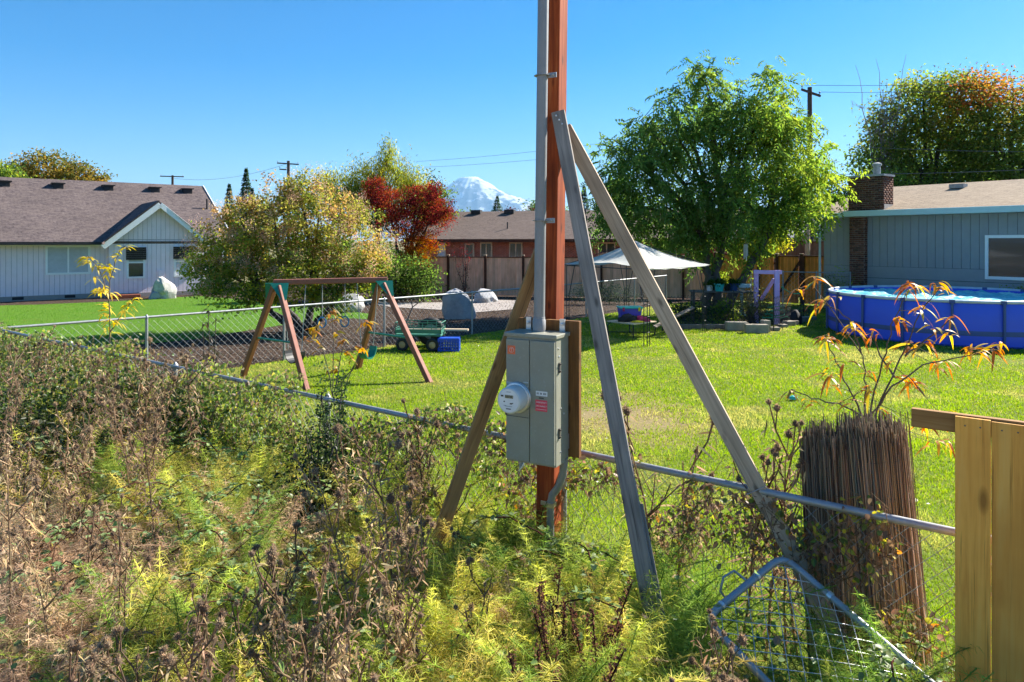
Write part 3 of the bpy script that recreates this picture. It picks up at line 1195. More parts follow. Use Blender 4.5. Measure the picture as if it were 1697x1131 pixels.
for pxv, vv, s in ((727, -4.0, .3), (790, -4.6, .35), (845, -4.6, .35), (965, -4.4, .3)):
    u0 = BH.u_at(pxv, vv)
    z0 = BE + bslope * (.7 - vv)
    mb = MB()
    BH.box(mb, u0 - s, u0 + s, vv - .2, vv + .25, z0 - .05, z0 + .22)
    mb.build('roof_vent', 'roof_black' if pxv != 727 else 'pool_rim', bh)
for pxv, vv in ((841, -1.3), (972, -2.4)):
    u0 = BH.u_at(pxv, vv)
    z0 = BE + bslope * (.7 - vv)
    MB().tube([BH(u0, vv, z0 - .05), BH(u0, vv, z0 + .42)], .045, 8).build('vent_pipe', 'roof_black', bh)

# --- blue house with the chimney
RHa = math.atan2(-.798, .603)
RH = Frame((12.95, 26.8), RHa)
rh = thing('blue_grey_house', 'blue-grey sided house with tan shingle roof and brick chimney beside the pool', 'house', RH(3, -4, 0))
UL, UR = -1.28, 12.0
mb = MB()
RH.box(mb, UL, UR, -9, -.03, 0, 3.6)
rw = mb.build('wall', 'siding_gap', rh)
ZB = 1.72
CH0, CH1 = -.12, .42
WU0, WU1 = RH.u_at(1639), RH.u_at(1639) + 2.2
WZ0, WZ1 = RH.z_at(1639, 458), RH.z_at(1639, 395)
u = UL
k = 0
while u < UR:
    w_ = .27
    a, b = u + .006, min(u + w_, UR) - .006
    RH.slab('siding_board', 'siding_blue', rw, a, b, -.03, .0, ZB + .008, 3.56)
    u += w_
for k, (z0, z1) in enumerate(((1.30, ZB), (.86, 1.29), (.42, .85), (.03, .41))):
    RH.slab('lap_board', 'siding_blue', rw, UL, UR, -.03, .002 + .006 * (k % 2), z0 + .004, z1)
RS = (4.95 - 3.72) / 5.0
rov = .55
panel('roof', [RH(UL - .35, rov, 3.72), RH(UR + .4, rov, 3.72), RH(UR + .4, -4.5, 4.95), RH(UL - .35, -4.5, 4.95)], .1, 'roof_right', rh)
panel('roof', [RH(UR + .4, -9.5, 3.72), RH(UL - .35, -9.5, 3.72), RH(UL - .35, -4.5, 4.95), RH(UR + .4, -4.5, 4.95)], .1, 'roof_right', rh)
mb = MB()
mb.prism([RH(UL, 0, 3.55), RH(UL, -9, 3.55), RH(UL, -4.5, 4.8)], RH.U * .1)
mb.build('gable_wall', 'siding_blue', rh)
beam('gutter', RH(UL - .35, rov + .06, 3.62), RH(-.2, rov + .06, 3.62), .17, .12, 'gutter', rh, face=RH.V, bevel=.02)
beam('gutter', RH(-.18, rov + .075, 3.66), RH(UR + .4, rov + .075, 3.66), .21, .13, 'gutter', rh, face=RH.V, bevel=.02)
mb = MB()
RH.box(mb, UL - .3, UR + .3, 0.0, rov, 3.565, 3.60)
mb.build('soffit', 'gutter', rh)
MB().tube([RH(UL - .28, rov + .06, 3.55), RH(UL - .28, rov + .02, 3.42), RH(UL - .12, .12, 3.2), RH(UL - .1, .1, 3.0), RH(UL - .1, .1, .1)], .045, 8).build('downspout', 'gutter', rh, smooth=True)
window(RH, rh, WU0, WU1, WZ0, WZ1, .012, 'v', frame_w=.10)


def brick_box(fr, u0, u1, v0, v1, z0, z1, faces, rng):
    """courses of single bricks standing a little proud of a mortar core"""
    P, Cc = [], []
    L_, Hh, g = .205, .066, .012
    z = z0
    row = 0
    while z < z1 - .03:
        for (axis, fixed, a0, a1) in faces:
            p = a0 - (L_ / 2 if row % 2 else 0)
            while p < a1:
                s, e = max(p, a0), min(p + L_, a1)
                if e - s > .03:
                    P.append((axis, fixed, s, e, z, min(z + Hh, z1)))
                p += L_ + g
        z += Hh + g
        row += 1
    V, Q, col = [], [], []
    for (axis, fixed, s, e, za, zb) in P:
        pr = rng.uniform(.006, .013)
        sg = 1 if fixed[1] else -1
        base = len(V)
        if axis == 'u':
            cs = [fr(a, b, c) for c in (za, zb) for b in (fixed[0], fixed[0] + sg * pr) for a in (s, e)]
        else:
            cs = [fr(b, a, c) for c in (za, zb) for b in (fixed[0], fixed[0] + sg * pr) for a in (s, e)]
        V += [tuple(x) for x in cs]
        Q += [tuple(base + i for i in f) for f in [(0, 2, 3, 1), (4, 5, 7, 6), (0, 1, 5, 4), (2, 6, 7, 3), (0, 4, 6, 2), (1, 3, 7, 5)]]
        c = np.array([(.19, .075, .05), (.15, .06, .045), (.11, .05, .042), (.23, .10, .07)][rng.integers(4)]) * rng.uniform(.8, 1.15)
        col += [c] * 8
    return np.array(V), np.array(Q), np.array(col)


rb = np.random.default_rng(5)
mb = MB()
RH.box(mb, CH0, CH1, .0, .24, 0, 3.56)
pil = mb.build('chimney_base', 'stone_block', rh)
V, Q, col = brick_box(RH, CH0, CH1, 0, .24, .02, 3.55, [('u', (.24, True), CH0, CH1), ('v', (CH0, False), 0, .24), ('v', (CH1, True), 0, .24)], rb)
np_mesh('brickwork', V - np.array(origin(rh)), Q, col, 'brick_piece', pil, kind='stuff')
C0, C1, CV0, CV1, CZ = -.16, 1.12, -.50, .26, 5.02
mb = MB()
RH.box(mb, C0, C1, CV0, CV1, 3.60, CZ)
chm = mb.build('chimney', 'stone_block', rh)
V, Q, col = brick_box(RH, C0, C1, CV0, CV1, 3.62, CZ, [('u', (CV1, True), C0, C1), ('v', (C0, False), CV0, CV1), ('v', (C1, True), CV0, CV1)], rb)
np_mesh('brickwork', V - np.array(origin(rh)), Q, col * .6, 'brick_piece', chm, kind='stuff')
mb = MB()
RH.box(mb, C0 - .05, C1 + .05, CV0 - .05, CV1 + .05, CZ, CZ + .07)
mb.build('chimney_cap', 'boulder', chm)
MB().lathe(RH(.72, -.12, CZ + .07), [(.12, 0), (.12, .34), (.16, .34), (.16, .42), (.05, .46)], 14).build('flue_pipe', 'galv_dull', chm, smooth=True)
mb = MB()
RH.box(mb, C1 + .004, C1 + .02, -.45, .2, 3.78, 4.0)
mb.build('flashing', 'zinc', rh)
u0 = RH.u_at(1588, -3.4)
mb = MB()
z0 = 3.72 + RS * (rov + 3.4)
RH.box(mb, u0 - .25, u0 + .25, -3.6, -3.2, z0 - .03, z0 + .13)
mb.build('roof_vent', 'galv_dull', rh)

# --- pale far house between fence and blue house
FH = Frame((21.5, 58.0), R(-8))
fh = thing('far_grey_house', 'distant pale house with low grey roof seen past the utility pole', 'house', FH(3, -4, 0))
mb = MB()
FH.box(mb, -2, 9, -8, 0, 0, 2.9)
mb.build('wall', 'siding_lilac', fh)
panel('roof', [FH(-2.6, .6, 2.95), FH(9.6, .6, 2.95), FH(7, -4, 4.7), FH(0, -4, 4.7)], .12, 'roof_grey', fh)
panel('roof', [FH(-2.6, -8.6, 2.95), FH(-2.6, .6, 2.95), FH(0, -4, 4.7)], .12, 'roof_grey', fh)
panel('roof', [FH(9.6, .6, 2.95), FH(9.6, -8.6, 2.95), FH(7, -4, 4.7)], .12, 'roof_grey', fh)
panel('roof', [FH(9.6, -8.6, 2.95), FH(-2.6, -8.6, 2.95), FH(0, -4, 4.7), FH(7, -4, 4.7)], .12, 'roof_grey', fh)
for a in (1.0, 3.2):
    window(FH, fh, a, a + 1.2, 1.2, 2.4, .0, 'v')


# ------------------------------------------------------------------ wooden fences
def board_fence(name, label, p0, p1, h, mat, post_mat, board=.14, gap=.004, post_step=1.85, posts_front=True, cap=True, dog=False, z0=0.04, post_h=.08, rails=True):
    p0, p1 = Vector((p0[0], p0[1], 0)), Vector((p1[0], p1[1], 0))
    d = p1 - p0
    L = d.length
    d.normalize()
    ang = math.atan2(d.y, d.x)
    nrm = Vector((math.sin(ang), -math.cos(ang), 0))
    root = thing(name, label, 'fence', (p0 + p1) / 2)
    n = int(L / (board + gap))
    for i in range(n):
        c = p0 + d * ((i + .5) * (board + gap))
        hh = h - .03 + random.uniform(-.012, .012)
        slab('board', mat, root, c + Vector((0, 0, z0 + hh / 2)) + nrm * random.uniform(-.003, .003), (board, .02, hh - z0), ang)
    k = 0
    while k * post_step <= L + .01:
        c = p0 + d * (k * post_step) + nrm * (.065 if posts_front else -.065)
        slab('post', post_mat, root, c + Vector((0, 0, (h + post_h) / 2)), (.10, .10, h + post_h), ang)
        if cap:
            slab('post_cap', 'plank_pale', root, c + Vector((0, 0, h + post_h + .02)), (.14, .14, .036), ang)
        k += 1
    if rails:
        for zz in (.35, h - .35):
            beam('rail', p0 + nrm * (-.035) + Vector((0, 0, zz)), p1 + nrm * (-.035) + Vector((0, 0, zz)), .09, .04, post_mat, root, face=nrm, bevel=0)
    beam('top_rail', p0 + nrm * .0 + Vector((0, 0, h + .0)), p1 + nrm * .0 + Vector((0, 0, h + .0)), .045, .13, post_mat, root, face=nrm, bevel=0)
    return root


board_fence('cedar_fence', 'pinkish cedar privacy fence with dark posts in front of the brick house', (-4.9, 35.0), (9.0, 32.2), 1.88, 'cedar_pink', 'post_dark')
board_fence('cedar_fence', 'orange-brown cedar privacy fence behind the walnut tree', (9.05, 31.6), (11.2, 30.3), 2.06, 'cedar_orange', 'post_dark')
gt = board_fence('fence_gate', 'orange-brown wooden gate with diagonal brace between two dark posts', (11.25, 30.2), (12.05, 29.6), 2.02, 'cedar_orange', 'post_dark', post_step=1.0)
gt['category'] = 'gate'
beam('brace', (11.32, 30.08, .5), (11.98, 29.56, 1.85), .09, .04, 'post_dark', gt, face=(-.6, -.8, 0))
board_fence('cedar_fence', 'short orange-brown fence panel beside the blue-grey house', (12.1, 29.55), (13.1, 28.6), 2.04, 'cedar_orange', 'post_dark', post_step=.99, cap=False)
board_fence('cedar_fence', 'taller dark brown fence rising behind the orange fence', (11.5, 37.0), (17.5, 37.5), 2.62, 'cedar_dark', 'post_dark', posts_front=False, cap=False)


# ------------------------------------------------------------------ wire fences
def chainlink(p0, p1, z0, z1, s, r, loose=0.0):
    p0, p1 = np.array(p0, float), np.array(p1, float)
    d = (p1 - p0)
    d[2] = 0
    L = np.linalg.norm(d)
    d /= L
    nrm = np.array([d[1], -d[0], 0])
    nw = int(L / s)
    nk = int((z1 - z0) / s)
    i = np.arange(nw)[:, None]
    k = np.arange(nk + 1)[None, :]
    off = np.where((k + i) % 2 == 0, 0.0, 1.0) * s
    uu = i * s + off
    dep = np.where(k % 2 == 0, -1, 1) * r
    zz = z0 + (z1 - z0) * k / nk + 0 * i
    Pt = p0[None, None, :2] + d[None, None, :2] * uu[:, :, None] + nrm[None, None, :2] * (dep + 0 * uu)[:, :, None]
    Pt = np.concatenate([Pt, zz[:, :, None]], 2)
    if loose:
        Pt = Pt + nrm * (loose * np.sin(uu * 1.7) * np.sin((zz - z0) / (z1 - z0) * math.pi))[:, :, None]
    return segs(Pt[:, :-1].reshape(-1, 3), Pt[:, 1:].reshape(-1, 3), r, r, 3)


def wire_fence(name, label, pts, h, post_ts, s=.06, r=.0017, rail_r=.021, post_r=.026, mat='galv', zlow=.05, rail_mat=None, cap=True, rail_skip=False, wire_mat='galv_dull'):
    root = thing(name, label, 'fence', pts[0])
    o = np.array(pts[0])
    o[2] = 0
    Vs, Qs, k = [], [], 0
    for a, b in zip(pts[:-1], pts[1:]):
        V, Q = chainlink(a, b, zlow, h - .01, s, r, .02)
        Vs.append(V)
        Qs.append(Q + k)
        k += len(V)
    np_mesh('wire_mesh', np.concatenate(Vs) - np.array(root.location), np.concatenate(Qs), None, wire_mat, root, kind='stuff')
    for a, b in zip(pts[:-1], pts[1:]):
        a, b = Vector(a), Vector(b)
        if not rail_skip:
            MB().tube([(a.x, a.y, h), (b.x, b.y, h)], rail_r, 10).build('top_rail', rail_mat or mat, root, smooth=True)
    for p in post_ts:
        mb = MB().tube([(p[0], p[1], -.05), (p[0], p[1], h - rail_r - .002)], post_r, 10)
        if cap:
            mb.lathe((p[0], p[1], h - .02), [(post_r + .006, 0), (post_r + .006, .035), (.008, .07)], 10)
        mb.build('post', mat, root, smooth=True)
    return root


def lerp(a, b, t):
    return Vector(a) + (Vector(b) - Vector(a)) * t


# near fence, running from the thicket corner past the pole to the boards
NF0, NF1 = Vector((-8.6, fence_y(-8.6), 0)), Vector((2.62, fence_y(2.62), 0))
posts = [Vector((x, fence_y(x) + .03, 0)) for x in (-8.55, -6.2, -3.9, -1.7, .36, 2.6)]
wire_fence('chain_link_fence', 'grey chain-link fence overgrown with vines running past the meter pole', [NF0, NF1], 1.2, posts, s=.055, r=.0019, rail_r=.0215)
cposts = []
for t_ in (.0, .181, .395, .60, .83, .985):
    cposts.append(lerp(CROSS[0], CROSS[1], t_))
cposts += [lerp(CROSS[1], CROSS[2], .5), CROSS[2], CROSS[3]]
wire_fence('chain_link_fence', 'chain-link fence with open grey posts between the two back yards', [tuple(p) for p in CROSS], 1.2, cposts, s=.07, r=.0022, rail_r=.024)
g0, g1, g2 = Vector((9.2, 27.4, 0)), Vector((11.2, 26.2, 0)), Vector((12.3, 25.9, 0))
wire_fence('chain_link_fence', 'chain-link fence with dark posts between the garden and the blue-grey house', [g0, g1, g2], 1.5, [g0, lerp(g0, g1, .5), g1, g2], s=.08, r=.0025, rail_r=.02, mat='galv_dull')


# ------------------------------------------------------------------ meter pole and its braces
BA = R(29)                                             # the cabinet's turn
BU = Vector((math.cos(BA), -math.sin(BA), 0))          # along its front
BN = Vector((-math.sin(BA), -math.cos(BA), 0))         # out of its front
BZ = Vector((0, 0, 1))
BM = Matrix((BU, -BN, BZ)).transposed()
BROT = math.atan2(BU.y, BU.x)

pole_base = Vector((.238, 4.80, 0))
lean = Vector((.0125, .0, 1)).normalized()
pl = thing('meter_pole', 'tall orange-stained square timber pole carrying the electric meter cabinet', 'pole', pole_base)
beam('post', pole_base - lean * .4, pole_base + lean * 6.2, .13, .13, 'stain_orange', pl, face=BN, bevel=.006)
# conduit climbing the pole's face, with straps
c0 = Vector((.175, 4.60, 2.05))
cd = MB().tube([c0, c0 + lean * 4.2], .036, 18).build('conduit', 'conduit_grey', pl, smooth=True)
MB().lathe(c0 - Vector((0, 0, .0)), [(.05, 0), (.05, .012), (.043, .014), (.043, .09), (.039, .095), (.039, .11), (.036, .112)], 20).build('conduit_hub', 'conduit_grey', pl, smooth=True)
for zz in (H + (400 - 126) / F * 4.6, H + (400 - 366) / F * 4.6):
    cc = c0 + lean * (zz - c0.z)
    mb = MB()
    ring = [cc + (BU * math.cos(t) + BN * math.sin(t)) * .0385 for t in np.linspace(-.35, math.pi + .35, 15)]
    for a, b in zip(ring[:-1], ring[1:]):
        mb.bar(a, b, .030, .004, up=(0, 0, 1))
    mb.box(cc + BU * .066 - BN * .012, (.06, .006, .032), BROT)
    mb.lathe(cc + BU * .075 - BN * .010, [(.010, 0), (.010, .008), (.004, .012)], 8, Matrix((BU, BZ, BN)).transposed())
    mb.build('conduit_strap', 'galv', pl, smooth=True)
# conduit leaving the cabinet towards the ground
MB().tube([(.335, 4.545, 1.27), (.325, 4.55, 1.16), (.30, 4.58, 1.07), (.262, 4.63, 1.0), (.25, 4.64, .92), (.25, 4.64, .5), (.25, 4.64, .2)], .025, 14).build('conduit', 'conduit_grey', pl, smooth=True)
mb = MB()
mb.box((.25, 4.64, .935), (.062, .062, .03), BROT)
mb.box(Vector((.25, 4.64, .935)) - BU * .045, (.05, .012, .028), BROT)
mb.build('conduit_strap', 'hub_tan', pl, bevel=.004)
# mounting board, 3 mm behind the cabinet
fc = Vector((.1165, 4.485, 0))                         # middle of the cabinet's front, on plan
bc = fc - BN * .2
bbm = bc - BN * .025 + BU * .022
mbd = MB().box(bbm + Vector((0, 0, 1.70)), (.44, .04, .875), M=BM)
mbd.build('mounting_board', 'board_brown', pl, bevel=.004)
# struts that carry the cabinet's bolts
for du, zz in ((-.115, 2.10), (.13, 2.10), (.155, 1.365)):
    mb = MB()
    p = bc + BU * du + Vector((0, 0, zz)) + BN * .002
    mb.box(p, (.036, .012, .095), M=BM)
    mb.lathe(p + BN * .006 + Vector((0, 0, .015)), [(.016, 0), (.016, .004), (.010, .004), (.010, .014), (.004, .016)], 10, Matrix((BU, BZ, BN)).transposed())
    mb.build('mounting_lug', 'zinc', pl)

cab = thing('meter_cabinet', 'grey steel electric meter cabinet bolted to the orange pole', 'electric meter', fc - BN * .1 + Vector((0, 0, 1.245)))
W_, D_, Z0, Z1 = .35, .19, 1.245, 2.045
mc = fc - BN * (.004 + D_ / 2)
mb = MB().box(mc + Vector((0, 0, (Z0 + Z1) / 2)), (W_, D_, Z1 - Z0), M=BM)
mb.build('housing', 'panel_grey', cab, bevel=.006)
mb = MB().box(mc + BN * .006 + Vector((0, 0, Z1 + .010)), (W_ + .022, D_ + .02, .026), M=BM)
mb.build('rain_cap', 'panel_grey', cab, bevel=.005)


def front(u, z, v=0.0):
    """point on the cabinet's front: u from its middle"""
    return fc + BU * u + BN * v + Vector((0, 0, z))


def plate(name, u0, u1, z0, z1, v0, v1, mat, parent=cab, bevel=0.0):
    return MB().box(front((u0 + u1) / 2, (z0 + z1) / 2, (v0 + v1) / 2), (u1 - u0, v1 - v0, z1 - z0), M=BM).build(name, mat, parent, bevel=bevel)


plate('meter_door', -.171, -.004, 1.26, 2.026, -.003, .010, 'panel_grey', bevel=.003)
plate('breaker_door', .002, .172, 1.26, 2.026, -.003, .013, 'panel_grey', bevel=.003)
plate('seam', -.170, -.006, 1.535, 1.539, .0095, .0115, 'panel_seam')
for zz in (1.86, 1.45):
    p = mc + BU * (W_ / 2) + BN * .05 + Vector((0, 0, zz))
    mb = MB().box(p + BU * .004, (.008, .016, .065), M=BM)
    mb.box(p + BU * .010 + Vector((0, 0, .022)), (.012, .008, .008), M=BM)
    mb.box(p + BU * .010 + Vector((0, 0, -.022)), (.012, .008, .008), M=BM)
    mb.build('hinge', 'bolt_dark', cab)
for du, zz in ((.05, 1.93), (.02, 1.60), (-.02, 1.56), (.03, 1.33), (.06, 1.98)):
    MB().lathe(mc + BU * (W_ / 2) + BN * du + Vector((0, 0, zz)), [(.006, 0), (.006, .003), (.002, .005)], 8, Matrix((BN, BZ, BU)).transposed()).build('screw', 'zinc', cab)
sc1 = plate('scratch', -.166, -.062, 1.745, 1.753, .0100, .0106, 'scuff')
for (a, b, z) in ((-.15, -.07, 1.733), (-.12, -.07, 1.722), (-.045, -.01, 1.755), (-.045, -.012, 1.728), (-.166, -.13, 1.739)):
    plate('scratch', a, b, z, z + .007, .0100, .0106, 'scuff')
# round meter
Mx = Matrix((BU, BZ, BN)).transposed()
mcen = front(-.086, 1.66, .010)
mt = MB().lathe(mcen, [(.098, 0), (.098, .012), (.094, .016), (.094, .024), (.086, .026)], 40, Mx).build('meter_ring', 'zinc', cab, smooth=True)
mbody = MB().lathe(mcen + BN * .024, [(.084, 0), (.083, .085), (.078, .094), (.074, .096)], 40, Mx).build('meter', 'meter_white', cab, smooth=True)
fcen = mcen + BN * .1205


def on_meter(name, u, z, w, h, mat, v=.0):
    MB().box(fcen + BU * u + Vector((0, 0, z)) + BN * v, (w, .0016, h), M=BM).build(name, mat, mbody)


MB().lathe(mcen + BN * .1195, [(.071, 0), (.071, .0008)], 40, Mx).build('dial_face', 'sticker_white', mbody)
on_meter('display', .004, .026, .058, .020, 'meter_lcd', .0006)
for k, xx in enumerate((-.016, -.006, .004, .014, .022)):
    on_meter('digit', xx, .026, .004, .011, 'ink', .0016)
for (u, z, w, h) in ((-.045, .028, .018, .010), (-.030, -.006, .010, .007), (.018, -.016, .016, .008), (.0, -.034, .05, .003), (-.025, -.030, .02, .003), (.0, -.050, .034, .006), (.03, -.012, .006, .006), (.0, .055, .03, .003)):
    on_meter('printing', u, z, w, h, 'ink' if h > .005 else 'galv_dull', .0002)
# stickers
s1 = plate('orange_sticker', -.160, -.104, 1.93, 1.985, .0101, .0110, 'sticker_orange')
rg = MB()
cc = front(-.130, 1.957, .0116)
pts = [cc + BU * (.016 * math.cos(t)) + BZ * (.016 * math.sin(t)) for t in np.linspace(0, 2 * math.pi, 25)]
for a, b in zip(pts[:-1], pts[1:]):
    rg.bar(a, b, .001, .0035, up=BN)
rg.bar(front(-.130, 1.946, .0116), front(-.130, 1.969, .0116), .001, .003, up=BN)
rg.bar(front(-.138, 1.966, .0116), front(-.122, 1.966, .0116), .001, .003, up=BN)
rg.build('emblem', 'sticker_white', s1)
s2 = plate('white_sticker', .045, .125, 1.685, 1.715, .0131, .0138, 'sticker_white')
for k in range(9):
    if k not in (2, 5):
        plate('printing', .052 + .0075 * k, .056 + .0075 * k, 1.694, 1.706, .0138, .0142, 'ink', s2)
s3 = plate('red_sticker', .042, .124, 1.59, 1.66, .0131, .0138, 'sticker_red')


def text(body, size, loc, mat, parent):
    cu = bpy.data.curves.new('lettering', 'FONT')
    cu.body = body
    cu.size = size
    cu.align_x = 'CENTER'
    cu.extrude = .0003
    cu.materials.append(MATS[mat])
    tmp = bpy.data.objects.new('lettering_curve', cu)
    COL.objects.link(tmp)
    bpy.context.view_layer.update()
    me = bpy.data.meshes.new_from_object(tmp.evaluated_get(bpy.context.evaluated_depsgraph_get()))
    me.name = 'lettering'
    bpy.data.objects.remove(tmp)
    o = bpy.data.objects.new('lettering', me)
    COL.objects.link(o)
    o.parent = parent
    o.location = loc - origin(parent)
    o.rotation_euler = Matrix((BU, BZ, BN)).transposed().to_euler()
    return o


text('EMERGENCY', .0125, front(.083, 1.641, .0142), 'sticker_white', s3)
text('DISCONNECT', .0118, front(.083, 1.618, .0142), 'sticker_white', s3)
plate('line', .048, .118, 1.601, 1.603, .0138, .0142, 'sticker_white', s3)
plate('smudge', .066, .10, 1.668, 1.676, .0131, .0136, 'panel_seam')
MB().box(front(-.168, 1.552, .014), (.010, .012, .022), M=BM).build('latch', 'bolt_dark', cab)
MB().tube([front(-.08, 1.25, -.02), front(-.08, 1.205, -.02)], .013, 10).build('drain_hub', 'galv', cab, smooth=True)
MB().tube([front(-.055, 1.25, -.02), front(-.06, 1.22, -.01), front(-.085, 1.19, -.01)], .006, 6).build('lock', 'zinc', cab, smooth=True)

# braces
br1 = thing('pole_brace', 'grey weathered timber brace leaning on the pole, nearest the camera', 'brace', (.86, 3.66, 0))
top1, bot1 = at(925, 186, 4.62), at(1092, 1078, 3.72)
dirv = (bot1 - top1).normalized()
beam('timber', bot1 + dirv * .5, top1, .088, .040, 'weathered_grey', br1, face=(-.25, -1, 0.0), bevel=.005)
sp0 = at(1083, 868, 3.93) + Vector((.012, .05, 0))
s_top = top1 + (bot1 - top1) * .775
beam('splice_board', bot1 + dirv * .5 + Vector((.030, .041, 0)), s_top + Vector((.022, .041, 0)), .088, .038, 'weathered_grey', br1, face=(-.25, -1, 0), bevel=.004)
for k in range(3):
    p = top1 + dirv * (.03 + .03 * k)
    MB().lathe(p + Vector((-.02 + .015 * k, -.021, 0)), [(.006, 0), (.006, .004), (.002, .005)], 8, Matrix.Rotation(R(90), 3, 'X')).build('screw', 'zinc', br1)
br2 = thing('pole_brace', 'tan timber brace sloping down from the pole towards the reed rolls', 'brace', (1.8, 3.95, 0))
top2, bot2 = at(936, 212, 4.84), at(1318, 925, 4.03)
d2 = (bot2 - top2).normalized()
beam('timber', bot2 + d2 * .75, top2, .095, .045, 'weathered_tan', br2, face=(-.30, -1, 0), bevel=.005)
lp = at(1252, 812, 4.14)
mb = MB()
x2 = d2.cross(Vector((-.3, -1, 0))).normalized()
y2 = x2.cross(d2)
q = [lp + x2 * a + y2 * b for a, b in ((-.052, -.028), (.052, -.028), (.052, .028), (-.052, .028))]
mb.tube(q + [q[0]], .003, 6)
mb.build('wire_tie', 'galv', br2)
br3 = thing('pole_brace', 'brown timber brace running down behind the cabinet to the weeds', 'brace', (-.55, 4.68, 0))
top3, bot3 = at(896, 415, 4.92), at(746, 838, 4.62)
d3 = (bot3 - top3).normalized()
beam('timber', bot3 + d3 * .8, top3, .09, .042, 'lumber_brown', br3, face=(.2, -1, 0), bevel=.005)

# ------------------------------------------------------------------ reed rolls, boards, gate panel
def reed_roll(name, label, base, top, rad, n, seed, oval=1.0):
    rng = np.random.default_rng(seed)
    root = thing(name, label, 'reed roll', base)
    base, top = np.array(base), np.array(top)
    ax = top - base
    L = np.linalg.norm(ax)
    az = ax / L
    a = unit(np.cross(az, [0, 1, 0]))
    b = np.cross(az, a)
    th, rr = [], []
    for i in range(n):
        t = (i / n) ** .5
        th.append(t * 2 * math.pi * 9 + rng.normal(0, .02))
        rr.append(rad * (.25 + .75 * t) + rng.normal(0, .004))
    th, rr = np.array(th), np.array(rr)
    off = a * (np.cos(th) * rr * oval)[:, None] + b * (np.sin(th) * rr)[:, None]
    P0 = base + off * 1.16 + rng.normal(0, .012, (n, 3))
    h = rng.normal(0, .045, n) + .02 * np.cos(th * .5)
    P1 = top + off + az * h[:, None] + rng.normal(0, .016, (n, 3))
    mid = (P0 + P1) / 2 + rng.normal(0, .006, (n, 3))
    V1, Q1 = segs(P0, mid, .0034, .003, 4)
    V2, Q2 = segs(mid, P1, .003, .0022, 4)
    cols = pick_cols(n, [(.52, .42, .29), (.40, .31, .22), (.64, .53, .38), (.20, .15, .11)], .2, rng)
    dark = np.clip(cols * .6, .01, 1)
    c1 = vcol(cols, 8)
    c2 = np.repeat(cols[:, None], 8, 1)
    c2[:, 4:] = dark[:, None] * .8 + np.array([.012, .01, .012])
    np_mesh('reeds', np.concatenate([V1, V2]) - base, np.concatenate([Q1, Q2 + len(V1)]), np.concatenate([c1, c2.reshape(-1, 3)]), 'reed', root, kind='stuff')
    for f_ in (.30, .55, .80, .93):
        c = base + ax * f_
        s = 1.12 - .12 * f_
        pts = [Vector(c + a * math.cos(t) * rad * s * oval * 1.03 + b * math.sin(t) * rad * s * 1.03 + np.array([0, 0, rng.normal(0, .004)])) for t in np.linspace(0, 2 * math.pi, 28)]
        MB().tube(pts, .0016, 4).build('binding_wire', 'bolt_dark', root)
    return root


reed_roll('reed_roll', 'darker narrower roll of reed screening, upright behind the wire rail', (1.93, 4.17, 0), tuple(at(1372, 735, 4.17)), .125, 3200, 1)
reed_roll('reed_roll', 'wider brown roll of reed screening beside the unfinished board fence', (2.22, 4.12, 0), tuple(at(1444, 722, 4.12)), .165, 4800, 2)

nb = thing('board_fence', 'unfinished golden board fence at the edge of the weeds, rail end showing', 'fence', (2.2, 3.3, 0))
fd = Vector((.795, -.607, 0))
fn = Vector((-.607, -.795, 0))
e0 = at(1511, 691, 3.50)
beam('rail', e0, e0 + fd * 1.6, .089, .038, 'cedar_cut', nb, face=fn, bevel=.003)
beam('rail', e0 - Vector((0, 0, 1.3)), e0 + fd * 1.6 - Vector((0, 0, 1.3)), .089, .038, 'cedar_cut', nb, face=fn, bevel=.003)
s0 = .185
for i in range(7):
    c = e0 + fd * (s0 + .07 + i * .1425) + fn * (.019 + .011)
    tp = Vector((c.x, c.y, e0.z + .038 - .004 * (i % 2)))
    beam('board', Vector((c.x, c.y, .18)), tp, .140, .019, 'cedar_new', nb, face=fn, bevel=.002)
    for zz in (e0.z, e0.z - 1.3):
        for du in (-.03, .03):
            p = Vector((c.x, c.y, zz)) + fd * du + fn * .010
            MB().lathe(p, [(.004, 0), (.004, .0015)], 6, Matrix((fd, Vector((0, 0, 1)), fn)).transposed()).build('nail', 'bolt_dark', nb)

# loose chain-link gate panel leaning against the fence
gp = thing('gate_panel', 'loose chain-link gate panel with bent grey tube frame leaning in the weeds', 'gate', (1.6, 3.4, .2))
A_, B_, C_ = at(1297, 921, 3.90), at(1168, 1026, 3.60), Vector((1.97, 3.36, .57))
e1, e2 = (B_ - A_), (C_ - A_).normalized() * 1.30
corner = []


def rounded(p, q, r, rad=.09, n=6):
    """points round the corner p-q-r"""
    a = (p - q).normalized()
    b = (r - q).normalized()
    s, e = q + a * rad, q + b * rad
    return [(s * (1 - t) + q * t) * (1 - t) + (q * (1 - t) + e * t) * t for t in np.linspace(0, 1, n)]


